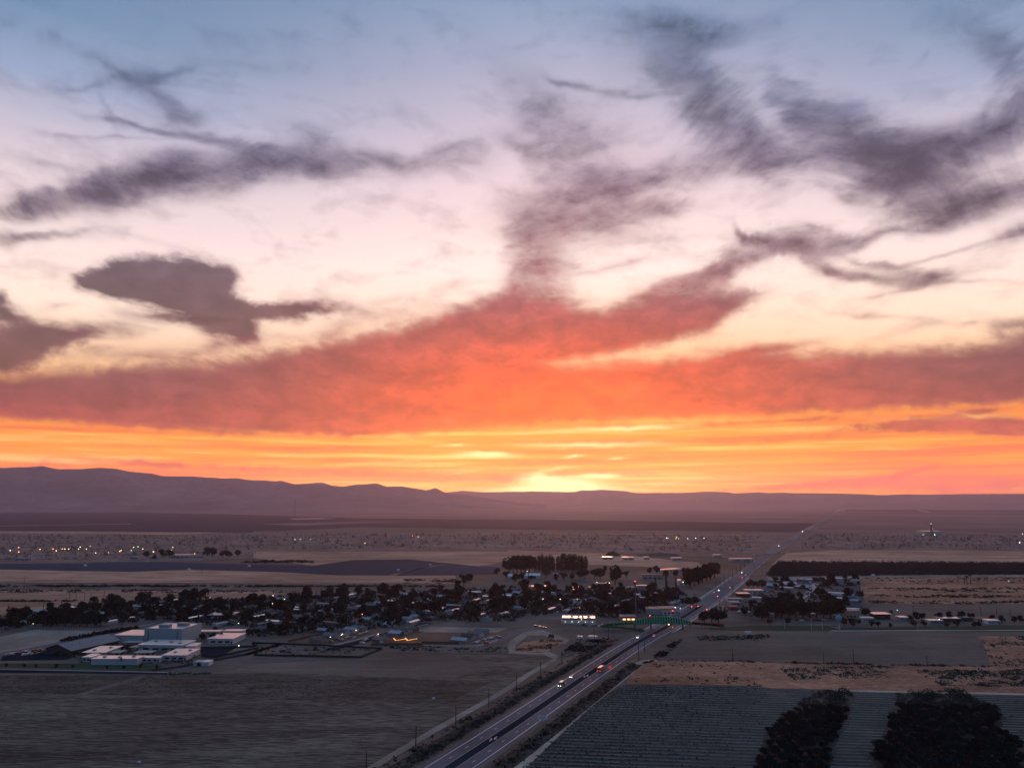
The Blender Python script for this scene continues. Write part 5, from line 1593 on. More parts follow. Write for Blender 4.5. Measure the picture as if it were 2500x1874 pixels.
# ------------------------------------------------------------------ traffic on the highway
def lane_pos(k, x, y, lane):
    q = S(k, x, y)
    return on_road(q.y, lane)
SEDAN = [(-2.25, .38), (2.25, .38), (2.25, .8), (1.2, .95), (.5, 1.42), (-1.0, 1.42), (-1.7, .98), (-2.25, .92)]
SUV = [(-2.4, .4), (2.4, .4), (2.4, 1.0), (1.4, 1.12), (.7, 1.82), (-2.2, 1.82), (-2.4, 1.1)]
VAN = [(-3.4, .45), (3.4, .45), (3.4, 1.2), (2.9, 1.4), (2.3, 2.7), (-3.4, 2.7)]
COACH = [(-4.6, .5), (4.6, .5), (4.6, 1.7), (4.3, 3.0), (-4.6, 3.0)]
p, a = lane_pos(7, 400, 700, -6.2)
moving('van', p, a + math.pi, VAN, 1.1, 'green_car', 'pale green van driving nearer along the highway with bright lamps', 'van', True, 2.0, .4, 'white_paint', 'headlight', (-2.1, 2.2))
p, a = lane_pos(7, 490, 630, -7.6)
moving('car', p, a + math.pi, SEDAN, .9, 'red_paint', 'dark red car with headlights on, just behind the green van', 'car', True, 1.18)
p, a = lane_pos(7, 815, 560, 4.6)
moving('bus', p, a, COACH, 1.28, 'bus_paint', 'orange bus with a white roof driving away down the highway', 'bus', False, 2.2, .5, 'white_paint', axles=(-2.8, 3.0), glass=(-4.2, 3.9))
b = MB()
b.box((-4.62, 0, 2.15), (.06, 1.9, .8), 'glass_dark')
b.build('rear_window', bpy.data.objects['bus'])
p, a = lane_pos(7, 1062, 292, -6.2)
moving('car', p, a + math.pi, SUV, .95, 'white_paint', 'white car with headlights on nearest the footbridge', 'car', True, 1.45)
p, a = lane_pos(7, 1255, 272, 5.0)
moving('car', p, a, SUV, .95, 'white_paint', 'white roofed dark car driving away toward the footbridge', 'car', False, 1.45)
for n_, (k, x, y, ln_, tw) in enumerate([(4, 690, 312, -5, True), (4, 672, 322, -5, True), (4, 658, 328, -5, True), (4, 632, 343, -5, True), (4, 368, 512, -5, True), (4, 256, 634, -5, True), (3, 1940, 900, 5, False), (3, 1985, 880, 5, False), (3, 1870, 985, 5, False), (3, 2010, 860, -5, True), (3, 1835, 1010, -5, True)]):
    p, a = lane_pos(k, x, y, ln_)
    far = p.y > 1500
    r = empty('car', (p.x, p.y, 1.32 if p.y > 1800 else .22), a + (math.pi if tw else 0))
    link('body', CARS['suv'], r)
    for s in (-1, 1):
        b = MB()
        b.ball((2.4 if tw else -2.4, s * .6, .9), (1.5 if p.y > 5000 else .8 if p.y > 2500 else .45) if far else .24, 'headlight' if tw else 'tail_light', 6, 4)
        b.build('headlight' if tw else 'tail_light', r)
    tag(r, ['topmost pair of headlights on the vanishing highway', 'second pair of headlights on the vanishing highway', 'third pair of headlights on the vanishing highway', 'lowest of the cluster of headlights on the vanishing highway', 'single bluish headlights on the highway beyond the oil field', 'yellow headlights on the highway beside the oil field', 'car with tail lights beyond the town crossing', 'farther car with tail lights beyond the town crossing', 'car with tail lights between the shops on the highway', 'oncoming car beyond the town crossing', 'oncoming car between the shops on the highway'][n_], 'car')

# ------------------------------------------------------------------ power poles
def pole_row(specs, label, group, rz=0.0):
    for k, x, y, px in specs:
        h_ = rise(k, x, y, px)
        hh = min(POLE, key=lambda v: abs(v - h_))
        power_pole(S(k, x, y), hh, rz, label, group)
pole_row([(6, 945, 1400, 160), (6, 1365, 1205, 175), (6, 1703, 1022, 168), (6, 1982, 865, 155), (7, 73, 742, 152), (7, 277, 612, 122), (7, 455, 492, 95), (7, 610, 405, 140), (7, 732, 352, 170), (7, 848, 292, 130)], 'wooden power pole in the row between harrowed field and highway', 'power poles left of the highway', R(-60))
pole_row([(7, 1105, 480, 160), (7, 1153, 402, 112)], 'thin pole on the right shoulder of the highway', 'poles right of the highway', R(-60))
pole_row([(8, 780, 522, 137), (8, 1398, 528, 100), (8, 525, 502, 60), (7, 1898, 478, 103)], 'lone power pole on the reddish grass band', 'power poles on the grass band', R(80))
pole_row([(1, 62, 1385, 85), (1, 205, 1370, 92), (1, 365, 1340, 70), (1, 515, 1312, 60), (1, 585, 1262, 85), (1, 712, 1262, 70), (1, 875, 1258, 75), (1, 640, 1262, 60), (1, 765, 1255, 50), (1, 205, 1120, 70), (1, 1925, 1020, 60), (1, 1700, 1030, 60)], 'thin power pole on the tan field left of the town', 'poles on the tan field')
pole_row([(3, 1760 + i * 34, 990 - i * 24 + (i % 2) * 8, 110 - i * 6) for i in range(11)], 'thin utility pole left along the highway past the town crossing', 'utility poles left of the far highway', R(-60))
pole_row([(3, 1790, 1200, 150), (3, 1900, 1050, 120), (3, 2000, 930, 90), (3, 2085, 860, 80), (3, 2140, 800, 70), (4, 5, 880, 60)], 'utility pole right along the highway past the town crossing', 'utility poles right of the far highway', R(-60))
pole_row([(4, 835, 1060, 175), (4, 1283, 1225, 90), (4, 1852, 1225, 75), (4, 1985, 1225, 60), (4, 130, 912, 60), (4, 2100, 1232, 60)], 'pole standing among the right hand fields', 'poles in the right hand fields')
for x, y, px in ((195, 210, 70), (420, 218, 90), (513, 215, 85), (1318, 212, 70), (660, 215, 60)):
    q = S(8, x, y)
    h_ = rise(8, x, y, px)
    r = empty('park_light', (q.x, q.y, 0))
    b = MB()
    b.tube((0, 0, 0), (0, 0, h_), .28, .18, 'wall_pale', 7)
    b.build('post', r)
    b = MB()
    b.box((0, 0, h_), (1.8, .5, .5), 'galvanised')
    b.build('lamp_bar', r)
    tag(r, 'pale tall floodlight pole at the park playing field', 'light pole', 'park floodlight poles')

# ------------------------------------------------------------------ town: houses, mobile homes, streets
rs = random.Random(5)
TOWN = [S(*q) for q in [(1, -100, 1440), (1, 500, 1340), (1, 900, 1290), (1, 1700, 1262), (2, 0, 1262), (2, 600, 1220), (2, 1500, 1190), (2, 2212, 1170), (3, 0, 1000), (3, 1150, 1005), (3, 1480, 1010), (3, 1500, 1110), (3, 1130, 1190), (3, 900, 1240), (3, 440, 1200), (3, 0, 1250), (6, 2212, 150), (6, 1480, 145), (6, 1230, 195), (6, 700, 230), (6, 0, 280), (5, 2212, 210), (5, 1700, 180), (5, 1400, 130), (5, 950, 170), (5, 300, 185), (5, -100, 240)]]
GA = R(90) - R(24)
ex, ey = Vector((math.cos(GA), math.sin(GA), 0)), Vector((-math.sin(GA), math.cos(GA), 0))
taken = []
def free(p, d):
    return all((p[0] - q[0]) ** 2 + (p[1] - q[1]) ** 2 > (d + q[2]) ** 2 * .25 for q in taken)
avoid = [(o.location.x, o.location.y, 34) for o in COL.objects if o.parent is None and o.get('category') in ('building', 'shop', 'hall', 'shed', 'tower', 'house')]
taken += avoid
org = S(3, 0, 1200)
slots = []
for i in range(-46, 46):
    for j in range(-46, 70):
        if i % 3 == 2:
            continue
        c = org + ex * (j * 17.5 + rs.uniform(-2.5, 2.5)) + ey * (i * 19 + rs.uniform(-2, 2))
        if inside(c, TOWN):
            slots.append((c, i))
rs.shuffle(slots)
slots = [s for s in slots if free(s[0], 16)]
slots.sort(key=lambda s: s[0].y)
n_house = 0
for c, i in slots:
    if rs.random() < .30 or n_house >= 225:
        continue
    n_house += 1
    rz = GA + (math.pi / 2 if i % 3 == 0 else -math.pi / 2) + rs.uniform(-.06, .06)
    depth = c.y
    if rs.random() < .3:
        place(TP, c, rz + rs.choice([0, math.pi / 2]), 'mobile home among the trees of the town left of the highway', 'mobile homes left of the highway', 'mobile home')
    else:
        place(HP, c, rz, 'single storey house among the trees of the town left of the highway', 'houses left of the highway', sc=rs.uniform(.75, .95))
    taken.append((c.x, c.y, 11))
    if rs.random() < .5:
        q = c + ex * rs.uniform(-7, 7) + ey * (10.5 if i % 3 == 0 else -10.5)
        parked(q, GA + rs.choice([0, math.pi]), 'car parked at a house in the town left of the highway', 'cars in the town left of the highway', z=.08)
for i in range(-14, 14):
    a_, c_ = org + ex * (-46 * 17.5) + ey * ((i * 3 + 2) * 19), org + ex * (70 * 17.5) + ey * ((i * 3 + 2) * 19)
    run = [p_ for p_ in resample([a_, c_], 12) if inside(p_, TOWN)]
    if len(run) > 4:
        strip('street', run, 7.5, 'asphalt_old', .09 + .004 * (i + 14), 'town street between rows of houses')
TOWN_R = [S(*q) for q in [(4, 80, 985), (4, 120, 930), (4, 800, 905), (4, 850, 1120), (4, 850, 1180), (4, 680, 1225), (4, 30, 1225), (3, 1980, 1230), (3, 1990, 1120)]]
nr = 0
st = [S(4, 375, 1115), S(4, 400, 1040), S(4, 460, 945)]
strip('street', smooth_line(st), 13, 'concrete', .10, 'pale wide street with parked cars right of the highway')
sa = math.atan2(st[2].y - st[0].y, st[2].x - st[0].x)
def near_line(p, ln_, d):
    return any((Vector((p[0], p[1], 0)) - q).length < d for q in resample(ln_, 6))
for i in range(-20, 20):
    for j in range(-20, 20):
        c = S(4, 400, 1060) + Vector((math.cos(sa), math.sin(sa), 0)) * (j * 19 + rs.uniform(-2, 2)) + Vector((-math.sin(sa), math.cos(sa), 0)) * (i * 22 + 13 + rs.uniform(-2, 2))
        if inside(c, TOWN_R) and free(c, 15) and not near_line(c, st, 13) and rs.random() < .8:
            place(HP if rs.random() < .7 else TP, c, sa + rs.choice([1, -1]) * math.pi / 2, 'house among the dense trees right of the highway', 'houses right of the highway')
            taken.append((c.x, c.y, 12))
for k in range(22):
    f = rs.random()
    q = st[0].lerp(st[2], f) + Vector((-math.sin(sa), math.cos(sa), 0)) * (rs.choice([-5.2, 5.2]))
    if all((q - Vector((t_[0], t_[1], 0))).length > 5 for t_ in taken[-40:]):
        parked(q, sa + rs.choice([0, math.pi]), 'car parked along the pale wide street right of the highway', 'cars on the pale street', z=.12)
        taken.append((q.x, q.y, 2))
# vehicles in yards and car parks
def lot(k, pts, rz, label, group, z=.12, kinds=None):
    for x, y in pts:
        parked(S(k, x, y), rz + random.uniform(-.15, .15), label, group, random.choice(kinds) if kinds else None, z)
lot(5, [(70, 436), (110, 428), (150, 423), (190, 416), (230, 408), (255, 420), (290, 400), (320, 405), (345, 392), (375, 396), (330, 425), (280, 432), (400, 388), (210, 434)], R(60), 'car standing in the school car park', 'cars in the school car park')
lot(3, [(240 + i * 33, 1312 + (i % 3) * 6) for i in range(3)], R(20), 'car waiting at the end of the dirt lot road', 'cars at the dirt lot')
lot(3, [(640 + i * 26, 1300 + (i % 3) * 7) for i in range(9)], R(70), 'car parked before the white shop with the rust red band', 'cars before the white shop')
lot(3, [(1730 + (i % 6) * 30, 1150 + (i // 6) * 16) for i in range(17)], R(60), 'car parked on the lot right of the highway crossing', 'cars right of the crossing')
lot(3, [(1480 + i * 24, 1110 - i * 17) for i in range(6)], R(62), 'car parked along the far pavement of the highway', 'cars along the far pavement')
lot(4, [(60 + i * 26, 1085 + (i % 2) * 8) for i in range(4)], R(40), 'car parked at the houses by the highway bend', 'cars by the highway bend')
lot(3, [(560, 985), (600, 975), (640, 1000), (520, 1000), (690, 985), (740, 960), (800, 955), (850, 960), (1100, 960), (1150, 965)], R(10), 'vehicle standing in the long storage yard behind the town', 'vehicles in the storage yard', kinds=['van', 'suv', 'pickup'])
lot(8, [(300 + i * 40, 140 + (i % 2) * 5) for i in range(7)], R(10), 'car parked under the park trees', 'cars under the park trees')
for x, y, lab in ((610, 300, 'white lorry parked on the open dirt lot'), (720, 298, 'long white lorry parked right of the other on the dirt lot'), (368, 285, 'dark lorry with orange ends parked on the dirt lot'), (2030, 262, 'white trailer standing below the park lawn')):
    q = S(7, x, y)
    dark = x == 368
    r = empty('lorry', (q.x, q.y, .12), R(-8))
    L_ = span(7, y, 105 if x == 720 else 62)
    b = MB()
    b.box((0, 0, 1.9), (L_ * .7, 2.4, 2.4), 'wall_dark' if dark else 'white_paint')
    b.build('box', r)
    b = MB()
    b.box((-L_ * .42, 0, 1.5), (L_ * .14, 2.3, 1.9), 'sign_yellow' if dark else 'wall_pale')
    b.build('cab', r)
    for ax in (-.38, .12, .28):
        for s in (-1, 1):
            b = MB()
            b.tube((ax * L_, s * 1.0, .5), (ax * L_, s * 1.25, .5), .5, .5, 'tyre', 8)
            b.build('wheel', r)
    tag(r, lab, 'lorry')
# storage yard sheds behind the town
for x0, x1, y, lab in ((520, 620, 1002, 'long pale shed at the left of the storage yard'), (740, 860, 965, 'white low shed with a lamp in the storage yard'), (1090, 1180, 985, 'white shed at the right of the storage yard'), (180, 350, 990, 'long low roof at the far left of the storage yard'), (1010, 1070, 1000, 'small dark shed below the cell tower beacon')):
    p, rz, wd = front(3, x0, y, x1, y)
    flat_building('storage_shed', p, rz, wd, 8, 3.4, 'wall_grey', 'roof_white' if x0 != 1010 else 'roof_grey', lab, 'shed', windows=3)
for x0, x1, y, lab in ((800, 885, 745, 'white flat shed left of the dark earth mound'), (970, 1065, 748, 'white shed with raised middle below the dark earth mound'), (1385, 1470, 752, 'long white shed right of the dark earth mound'), (1150, 1195, 745, 'small white hut on the dry field'), (1740, 1800, 725, 'pale plant building at the highway bend'), (1880, 2070, 760, 'long white plant shed at the highway bend')):
    p, rz, wd = front(3, x0, y, x1, y)
    flat_building('farm_shed', p, rz, wd, 14, 5.5, 'wall_pale', 'roof_white', lab, 'shed', windows=2)
for x0, x1, y, lab in ((0, 75, 905, 'white gabled barn at the left under the tall trees'), (85, 165, 900, 'grey barn with a lamp under the tall trees'), (180, 270, 900, 'low grey barn right of the lamp under the tall trees'), (385, 420, 900, 'small pale hut among the tall trees')):
    p, rz, wd = front(3, x0, y, x1, y)
    r = empty('barn', (p.x, p.y, 0), rz)
    b = MB()
    gable_walls(b, wd, 14, 4.6, 3, 'wall_pale')
    b.build('wall', r)
    b = MB()
    gable(b, wd, 14, 4.6, 3, 'roof_white', .6)
    b.build('roof', r)
    b = MB()
    b.box((0, -7.05, 1.9), (4, .12, 3.6), 'wall_dark')
    b.build('door', r)
    tag(r, lab, 'barn')
# ------------------------------------------------------------------ trees
def grove(kind, name, specs, label, group=None, base_h=7.4, sz=1.0):
    for k, x, y, px in specs:
        h_ = rise(k, x, y, px)
        tree(kind, name, S(k, x, y), h_ / base_h, label, group, sz)
        q = S(k, x, y)
        taken.append((q.x, q.y, 5))
grove('broad', 'leafy_tree', [(5, 300 + i * 62, 192 - (i % 2) * 8, 118 + (i % 3) * 14) for i in range(8)], 'very dark tall tree in the row behind the pale picket fence', 'dark trees behind the picket fence', 7.2)
grove('broad', 'leafy_tree', [(5, 800, 185, 110), (5, 850, 188, 105), (5, 40, 215, 110), (5, 110, 205, 100), (5, 1030, 180, 110)], 'dark tree at the end of the picket fence row', 'dark trees beside the picket fence', 7.2)
grove('broad', 'leafy_tree', [(3, 10 + i * 34, 860, 138 + (i % 3) * 8) for i in range(6)], 'big bushy tree in the dense clump left of the poplars', 'bushy clump beside the poplars', 7.4)
grove('poplar', 'poplar', [(3, 232 + i * 29 + (i * 13 % 9), 838 + (i * 7 % 5), 108 + (i * 37 % 26)) for i in range(6)], 'tall slim poplar in the left of the two poplar rows', 'left poplar row', 22.6)
grove('poplar', 'poplar', [(3, 425 + i * 28 + (i * 11 % 9), 838 + (i * 7 % 6), 112 + (i * 23 % 24) - (12 if i > 5 else 0)) for i in range(9)], 'tall slim poplar in the right of the two poplar rows', 'right poplar row', 22.6)
grove('round', 'round_tree', [(3, 70, 930, 75), (3, 120, 930, 80), (3, 200, 930, 62), (3, 320, 900, 95), (3, 410, 925, 70), (3, 470, 925, 72), (3, 540, 925, 72), (3, 610, 915, 100), (3, 650, 915, 105), (3, 730, 910, 95), (3, 780, 910, 100), (3, 940, 905, 70), (3, 1000, 900, 60)], 'rounded tree below the poplar rows', 'rounded trees below the poplars', 6.6)
grove('round', 'round_tree', [(3, 818, 850, 58)], 'small round headed tree standing right of the poplars', None, 6.6)
grove('round', 'round_tree', [(3, 905, 960, 170)], 'tall round headed tree right of the small round one', None, 6.6)
grove('broad', 'leafy_tree', [(3, 1200 + i * 52, 868, 60 + (i % 2) * 14) for i in range(2)] + [(3, 1330, 900, 66), (3, 1420, 895, 62), (3, 1500, 880, 70)], 'dark spreading tree around the pink building', 'trees around the pink building', 7.2)
grove('broad', 'leafy_tree', [(3, 1540 + i * 34, 985 - i * 14, 150 - i * 2) for i in range(7)], 'tall dark tree in the dense grove left of the highway', 'dense grove by the highway', 7.4)
grove('cypress', 'conifer', [(3, 1245, 1002, 90), (3, 1340, 1010, 110), (3, 1420, 1005, 100)], 'narrow dark conifer behind the shops', 'conifers behind the shops', 11.6)
grove('broad', 'leafy_tree', [(3, 1200, 1110, 80), (3, 1260, 1115, 90), (3, 1330, 1115, 92), (3, 1400, 1112, 85), (3, 1540, 1140, 80), (3, 1590, 1132, 75), (3, 990, 1205, 110), (3, 1030, 1208, 118)], 'big dark tree behind the highway shops', 'big trees behind the shops', 7.2)
grove('round', 'round_tree', [(2, 1770, 1140, 100), (2, 1815, 1115, 85), (2, 1725, 1150, 70)], 'dark tree in the trio alone behind the town', 'trio of trees behind the town', 6.6)
grove('round', 'round_tree', [(2, 2055, 1055, 68), (2, 2125, 1080, 65), (2, 2200, 1110, 60)], 'dark round tree by the track near the barns', 'round trees near the barns', 6.6)
grove('broad', 'leafy_tree', [(1, 1620, 1290, 130), (1, 1590, 1280, 90), (1, 1712, 1262, 95), (1, 1178, 1265, 70), (1, 1440, 1270, 70)], 'tall tree sticking up over the left part of the town', 'tall trees left in the town', 7.2)
grove('broad', 'leafy_tree', [(2, 1090, 1235, 125), (2, 1200, 1240, 110), (2, 1160, 1245, 95), (2, 600, 1250, 80), (2, 430, 1275, 70)], 'tall tree sticking up over the middle of the town', 'tall trees in mid town', 7.2)
grove('cypress', 'conifer', [(2, 368, 1275, 75), (2, 383, 1275, 75), (2, 565, 1225, 60), (2, 640, 1215, 65), (2, 665, 1210, 60), (2, 525, 1230, 50)], 'slim dark cypress at the far edge of the town', 'cypresses at the town edge', 11.6)
grove('palm', 'palm_tree', [(4, 1735, 960, 92), (4, 1765, 958, 85), (4, 1715, 962, 70)], 'ragged palm standing alone in the right hand scrub', 'palms in the scrub', 11.0)
grove('broad', 'leafy_tree', [(3, 1660 + i * 60, 1285 - (i % 2) * 10, 110 + (i % 3) * 12) for i in range(3)], 'dark tree right of the footbridge at the road edge', 'dark trees by the footbridge', 7.2)
grove('broad', 'leafy_tree', [(4, 0 + i * 58, 1262 - (i * 29 % 30), 130 + (i * 41 % 46)) for i in range(12)], 'big dark tree in the dense row along the park', 'park tree row', 7.2)
grove('round', 'round_tree', [(4, 70, 1305, 70), (4, 215, 1300, 78), (4, 700, 1310, 85), (4, 770, 1310, 80), (4, 820, 1300, 60)], 'round dark tree at the edge of the park lawn', 'round park trees', 6.6)
grove('broad', 'leafy_tree', [(4, 875, 1232, 84)], 'broad black tree right of the tan building', None, 7.2)
grove('round', 'round_tree', [(4, 930, 1318, 62), (4, 985, 1318, 60), (4, 1090, 1320, 45), (4, 1290, 1318, 70), (4, 1375, 1312, 60), (4, 1570, 1325, 55), (4, 1650, 1322, 68), (4, 1790, 1322, 55), (4, 1830, 1322, 60)], 'round tree on the right hand lawn strip', 'round trees on the lawn strip', 6.6)
grove('broad', 'leafy_tree', [(4, 1310, 1260, 70), (4, 1350, 1258, 66), (4, 1500, 1250, 62), (4, 1590, 1250, 68), (4, 1690, 1252, 68), (4, 1770, 1252, 60), (4, 1945, 1262, 50), (4, 2030, 1278, 62), (4, 2130, 1280, 58), (4, 2190, 1275, 60), (4, 1090, 1200, 30), (4, 1260, 1262, 50)], 'dark tree among the low buildings at the right', 'trees at the right hand buildings', 7.2)
grove('round', 'round_tree', [(3, 2030 + i * 40, 985, 62 + (i % 2) * 14) for i in range(4)], 'dark tree beside the petrol canopy', 'trees by the petrol canopy', 6.6)
grove('sapling', 'young_tree', [(5, 50, 545, 50), (5, 200, 548, 50), (5, 300, 548, 45), (5, 470, 552, 52), (5, 610, 552, 50), (5, 815, 505, 58), (5, 900, 560, 45), (5, 1025, 512, 62), (5, 1040, 562, 50), (5, 1185, 560, 60), (5, 1320, 560, 52), (5, 1000, 330, 55), (5, 1500, 505, 40)], 'young tree along the front of the school', 'young trees before the school', 4.2)
grove('round', 'round_tree', [(5, 1700, 320, 75), (5, 1790, 312, 68), (5, 1850, 300, 60), (5, 1820, 235, 50), (5, 2100, 275, 70), (5, 2170, 262, 60), (5, 2140, 350, 40)], 'bushy tree right of the gymnasium', 'bushy trees right of the gymnasium', 6.6)
grove('round', 'round_tree', [(5, 470 + i * 75, 445 + (i % 2) * 14, 52) for i in range(6)] + [(5, 1030, 400, 42), (5, 1240, 440, 36), (5, 1290, 430, 34), (5, 960, 470, 36)], 'dark shrub tree inside the school grounds', 'shrub trees in the school grounds', 6.6)
grove('broad', 'leafy_tree', [(1, 1230, 905, 60), (1, 1370, 905, 72), (1, 1430, 905, 70), (1, 1740, 895, 80), (1, 1790, 895, 75), (1, 1880, 900, 62), (1, 1930, 900, 60), (1, 2000, 895, 55), (1, 1300, 915, 40)], 'dark tree at the lamp lit oil camp', 'trees at the oil camp', 7.2)
NT_LEFT = 0
GAP = [S(6, 1240, 222), S(6, 1480, 160)]
for p_ in scatter(TOWN, 3200, rs):
    if NT_LEFT >= 215:
        break
    if not free(p_, 7):
        continue
    s_ = rs.uniform(1.15, 2.1)
    tree(rs.choice(['broad', 'broad', 'broad', 'round']), 'leafy_tree', p_, s_, 'dark leafy tree between the houses of the town left of the highway', 'trees between the houses left of the highway', rs.uniform(.85, 1.15), rnd=rs)
    taken.append((p_[0], p_[1], 5))
    NT_LEFT += 1
n_ = 0
for p_ in scatter(TOWN, 7000, rs):
    if n_ >= 260:
        break
    if not free(p_, 4):
        continue
    tree('round', 'yard_tree', p_, rs.uniform(.7, 1.25), 'rounded yard tree between the houses of the town left of the highway', 'yard trees left of the highway', rs.uniform(.85, 1.2), rnd=rs)
    taken.append((p_[0], p_[1], 4))
    n_ += 1
n_ = 0
for p_ in scatter(TOWN_R, 1600, rs):
    if n_ >= 62:
        break
    if not free(p_, 7) or near_line(p_, st, 9):
        continue
    tree(rs.choice(['broad', 'broad', 'round']), 'leafy_tree', p_, rs.uniform(1.0, 1.7), 'dark tree between the houses right of the highway', 'trees between the houses right of the highway', rs.uniform(.9, 1.15), rnd=rs)
    taken.append((p_[0], p_[1], 6))
    n_ += 1
# undergrowth that fills the yards
tufts('shrubbery', [(*p_, rs.uniform(.6, 1.6)) for p_ in scatter(TOWN, 3600, rs)], 2.5, 'leaf_dark', 1.2, 12, 'low shrubs filling the yards of the town', 'shrubs', rnd=rs)
tufts('shrubbery', [(*p_, rs.uniform(.6, 1.6)) for p_ in scatter(TOWN_R, 420, rs)], 2.3, 'leaf_dark', 1.0, 12, 'low shrubs filling the yards right of the highway', 'shrubs', rnd=rs)

# ------------------------------------------------------------------ orchards
OB = [[S(8, *q) for q in [(545, 716), (690, 735), (770, 775), (700, 960), (620, 1180), (540, 1382), (480, 1500), (-80, 1500), (-10, 1340), (60, 1080), (290, 870), (420, 770)]],
      [S(8, *q) for q in [(1150, 775), (1400, 745), (1650, 742), (1950, 860), (2030, 960), (1970, 1090), (2212, 1180), (2212, 1500), (980, 1500), (930, 1290), (1060, 1090), (1120, 940)]]]
ROW = math.atan2(S(8, 2212, 768).y - S(7, 1000, 676).y, S(8, 2212, 768).x - S(7, 1000, 676).x)
rx_, ry_ = Vector((math.cos(ROW), math.sin(ROW), 0)), Vector((-math.sin(ROW), math.cos(ROW), 0))
o0 = S(8, 0, 900)
cand = []
for bi, poly in enumerate(OB):
    for i in range(-60, 60):
        for j in range(-70, 90):
            c = o0 + rx_ * (j * 5.2 + rs.uniform(-.6, .6)) + ry_ * (i * 6.9 + rs.uniform(-.3, .3))
            if inside(c, poly) and rs.random() > .04:
                cand.append((c.y, c, bi, i, j))
cand.sort(key=lambda t_: t_[0])
rest = []
vis = [c for c in cand if c[0] > 300]
placed = []
for n_, (yy, c, bi, i, j) in enumerate(vis):
    if n_ < 300:
        placed.append((bi, i, j, tree('orchard', 'orchard_tree', c, rs.uniform(.78, 1.1), 'dark orchard tree', ['narrow orchard block', 'broad orchard block'][bi], rs.uniform(.85, 1.15), rnd=rs)))
    else:
        rest.append((c.x, c.y, 1.0))
for bi in (0, 1):
    rows = sorted({q[1] for q in placed if q[0] == bi})
    for ri, row in enumerate(rows):
        for ti, q in enumerate(sorted((q for q in placed if q[0] == bi and q[1] == row), key=lambda q: q[2])):
            q[3]['label'] = 'dark orchard tree, ' + ordinal(ti) + ' from the left in the ' + ordinal(ri) + ' row up, ' + ['narrow', 'broad'][bi] + ' block'
def joined_trees(name, pts, label, cat, size=2.7, leaves=120, leaf_k=.2, height=1.15, mat='leaf_orchard'):
    return tufts(name, pts, size, mat, height, leaves, label, cat, rnd=rs, leaf_k=leaf_k)
if rest:
    joined_trees('orchard_foliage', rest, 'far rows of the two dark orchard blocks', 'orchard trees')
# dark orchard block behind the right hand town
FO = [S(4, *q) for q in [(50, 890), (110, 800), (160, 775), (2300, 782), (2300, 872), (1200, 876), (800, 884)]]
pts = []
for i in range(0, 60):
    for j in range(-20, 190):
        c = S(4, 50, 890) + rx_ * (j * 7.5 + rs.uniform(-1, 1)) + ry_ * (i * 8.5 + rs.uniform(-1, 1)) + Vector((0, 0, 0))
        if inside(c, FO):
            pts.append((c.x, c.y, rs.uniform(.8, 1.15)))
joined_trees('orchard_foliage', pts, 'long dark orchard block behind the right hand town', 'orchard trees', 4.6, 40, .34, 1.2)

# ------------------------------------------------------------------ row crop: beds with plants
FIELD = [S(*q) for q in [(7, 1000, 680), (7, 2212, 698), (8, 0, 716), (8, 2212, 772), (8, 2700, 784), (8, 2700, 1460), (7, 40, 1460), (7, 120, 1382), (7, 640, 902), (7, 870, 738)]]
DIRT_EDGE = [S(7, 120, 1382), S(7, 640, 902), S(7, 870, 738), S(7, 1000, 676)]
ROWS = []
EDGE_PTS = resample(DIRT_EDGE, 12)
for i in range(-30, 40):
    base = S(8, 0, 1050) + ry_ * (i * 5.0)
    run = []
    for j in range(-130, 130):
        c = base + rx_ * (j * 2.5)
        if inside(c, FIELD) and not any(inside(c, ob) for ob in OB):
            run.append(c)
    if len(run) < 6 or run[0].y < 285:
        continue
    seg, segs = [run[0]], []
    for p_, q_ in zip(run, run[1:]):
        if (q_ - p_).length > 4:
            segs.append(seg)
            seg = []
        seg.append(q_)
    segs.append(seg)
    for sg in segs:
        if len(sg) < 3:
            continue
        a = sg[0]
        r = empty('crop_row', (a.x, a.y, .07))
        b = MB()
        loc = [p_ - a for p_ in sg]
        A, Bm, C = offset_line(loc, -.75), offset_line(loc, 0), offset_line(loc, .75)
        n = len(loc)
        b.poly([(p_.x, p_.y, 0) for p_ in A] + [(p_.x, p_.y, .35) for p_ in Bm] + [(p_.x, p_.y, 0) for p_ in C], [(k, n + k, n + k + 1, k + 1) for k in range(n - 1)] + [(n + k, 2 * n + k, 2 * n + k + 1, n + k + 1) for k in range(n - 1)], 'berm')
        b.build('soil_bed', r)
        pl = []
        for p_ in sg:
            edge_d = min((p_ - q_).length for q_ in EDGE_PTS)
            dens = max(.08, min(1.0, 1.1 - edge_d / 100)) * (.55 + .9 * (mnoise.noise(Vector((p_.x / 22, p_.y / 9, 3))) + .45))
            for _ in range(4):
                if rs.random() < dens:
                    q_ = p_ - a + rx_ * rs.uniform(-1.2, 1.2) - ry_ * rs.gauss(1.6, .25)
                    pl.append((q_.x, q_.y, rs.uniform(.6, 1.3)))
        if pl:
            tufts('plants', pl, .55, 'dark_scrub', 1.0, 6, parent=r, rnd=rs)
        mid_ = (sg[0] + sg[-1]) / 2
        xs_ = [sum(q_[0] for q_ in ob) / len(ob) for ob in OB]
        part_ = 'between the dirt road and the narrow orchard block' if mid_.x < xs_[0] - 5 else 'between the two orchard blocks' if mid_.x < xs_[1] - 10 else 'right of the broad orchard block'
        if len(segs) == 1 and sg[-1].x - sg[0].x > 200:
            part_ = 'running the whole width above the orchard blocks'
        ROWS.append((part_, mid_.y, r))
        tag(r, 'bed', 'crop row', 'beds of the row crop field')
for part_ in {q[0] for q in ROWS}:
    for n_, q in enumerate(sorted((q for q in ROWS if q[0] == part_), key=lambda q: -q[1])):
        q[2]['label'] = ordinal(n_) + ' planted soil bed from the top, ' + part_

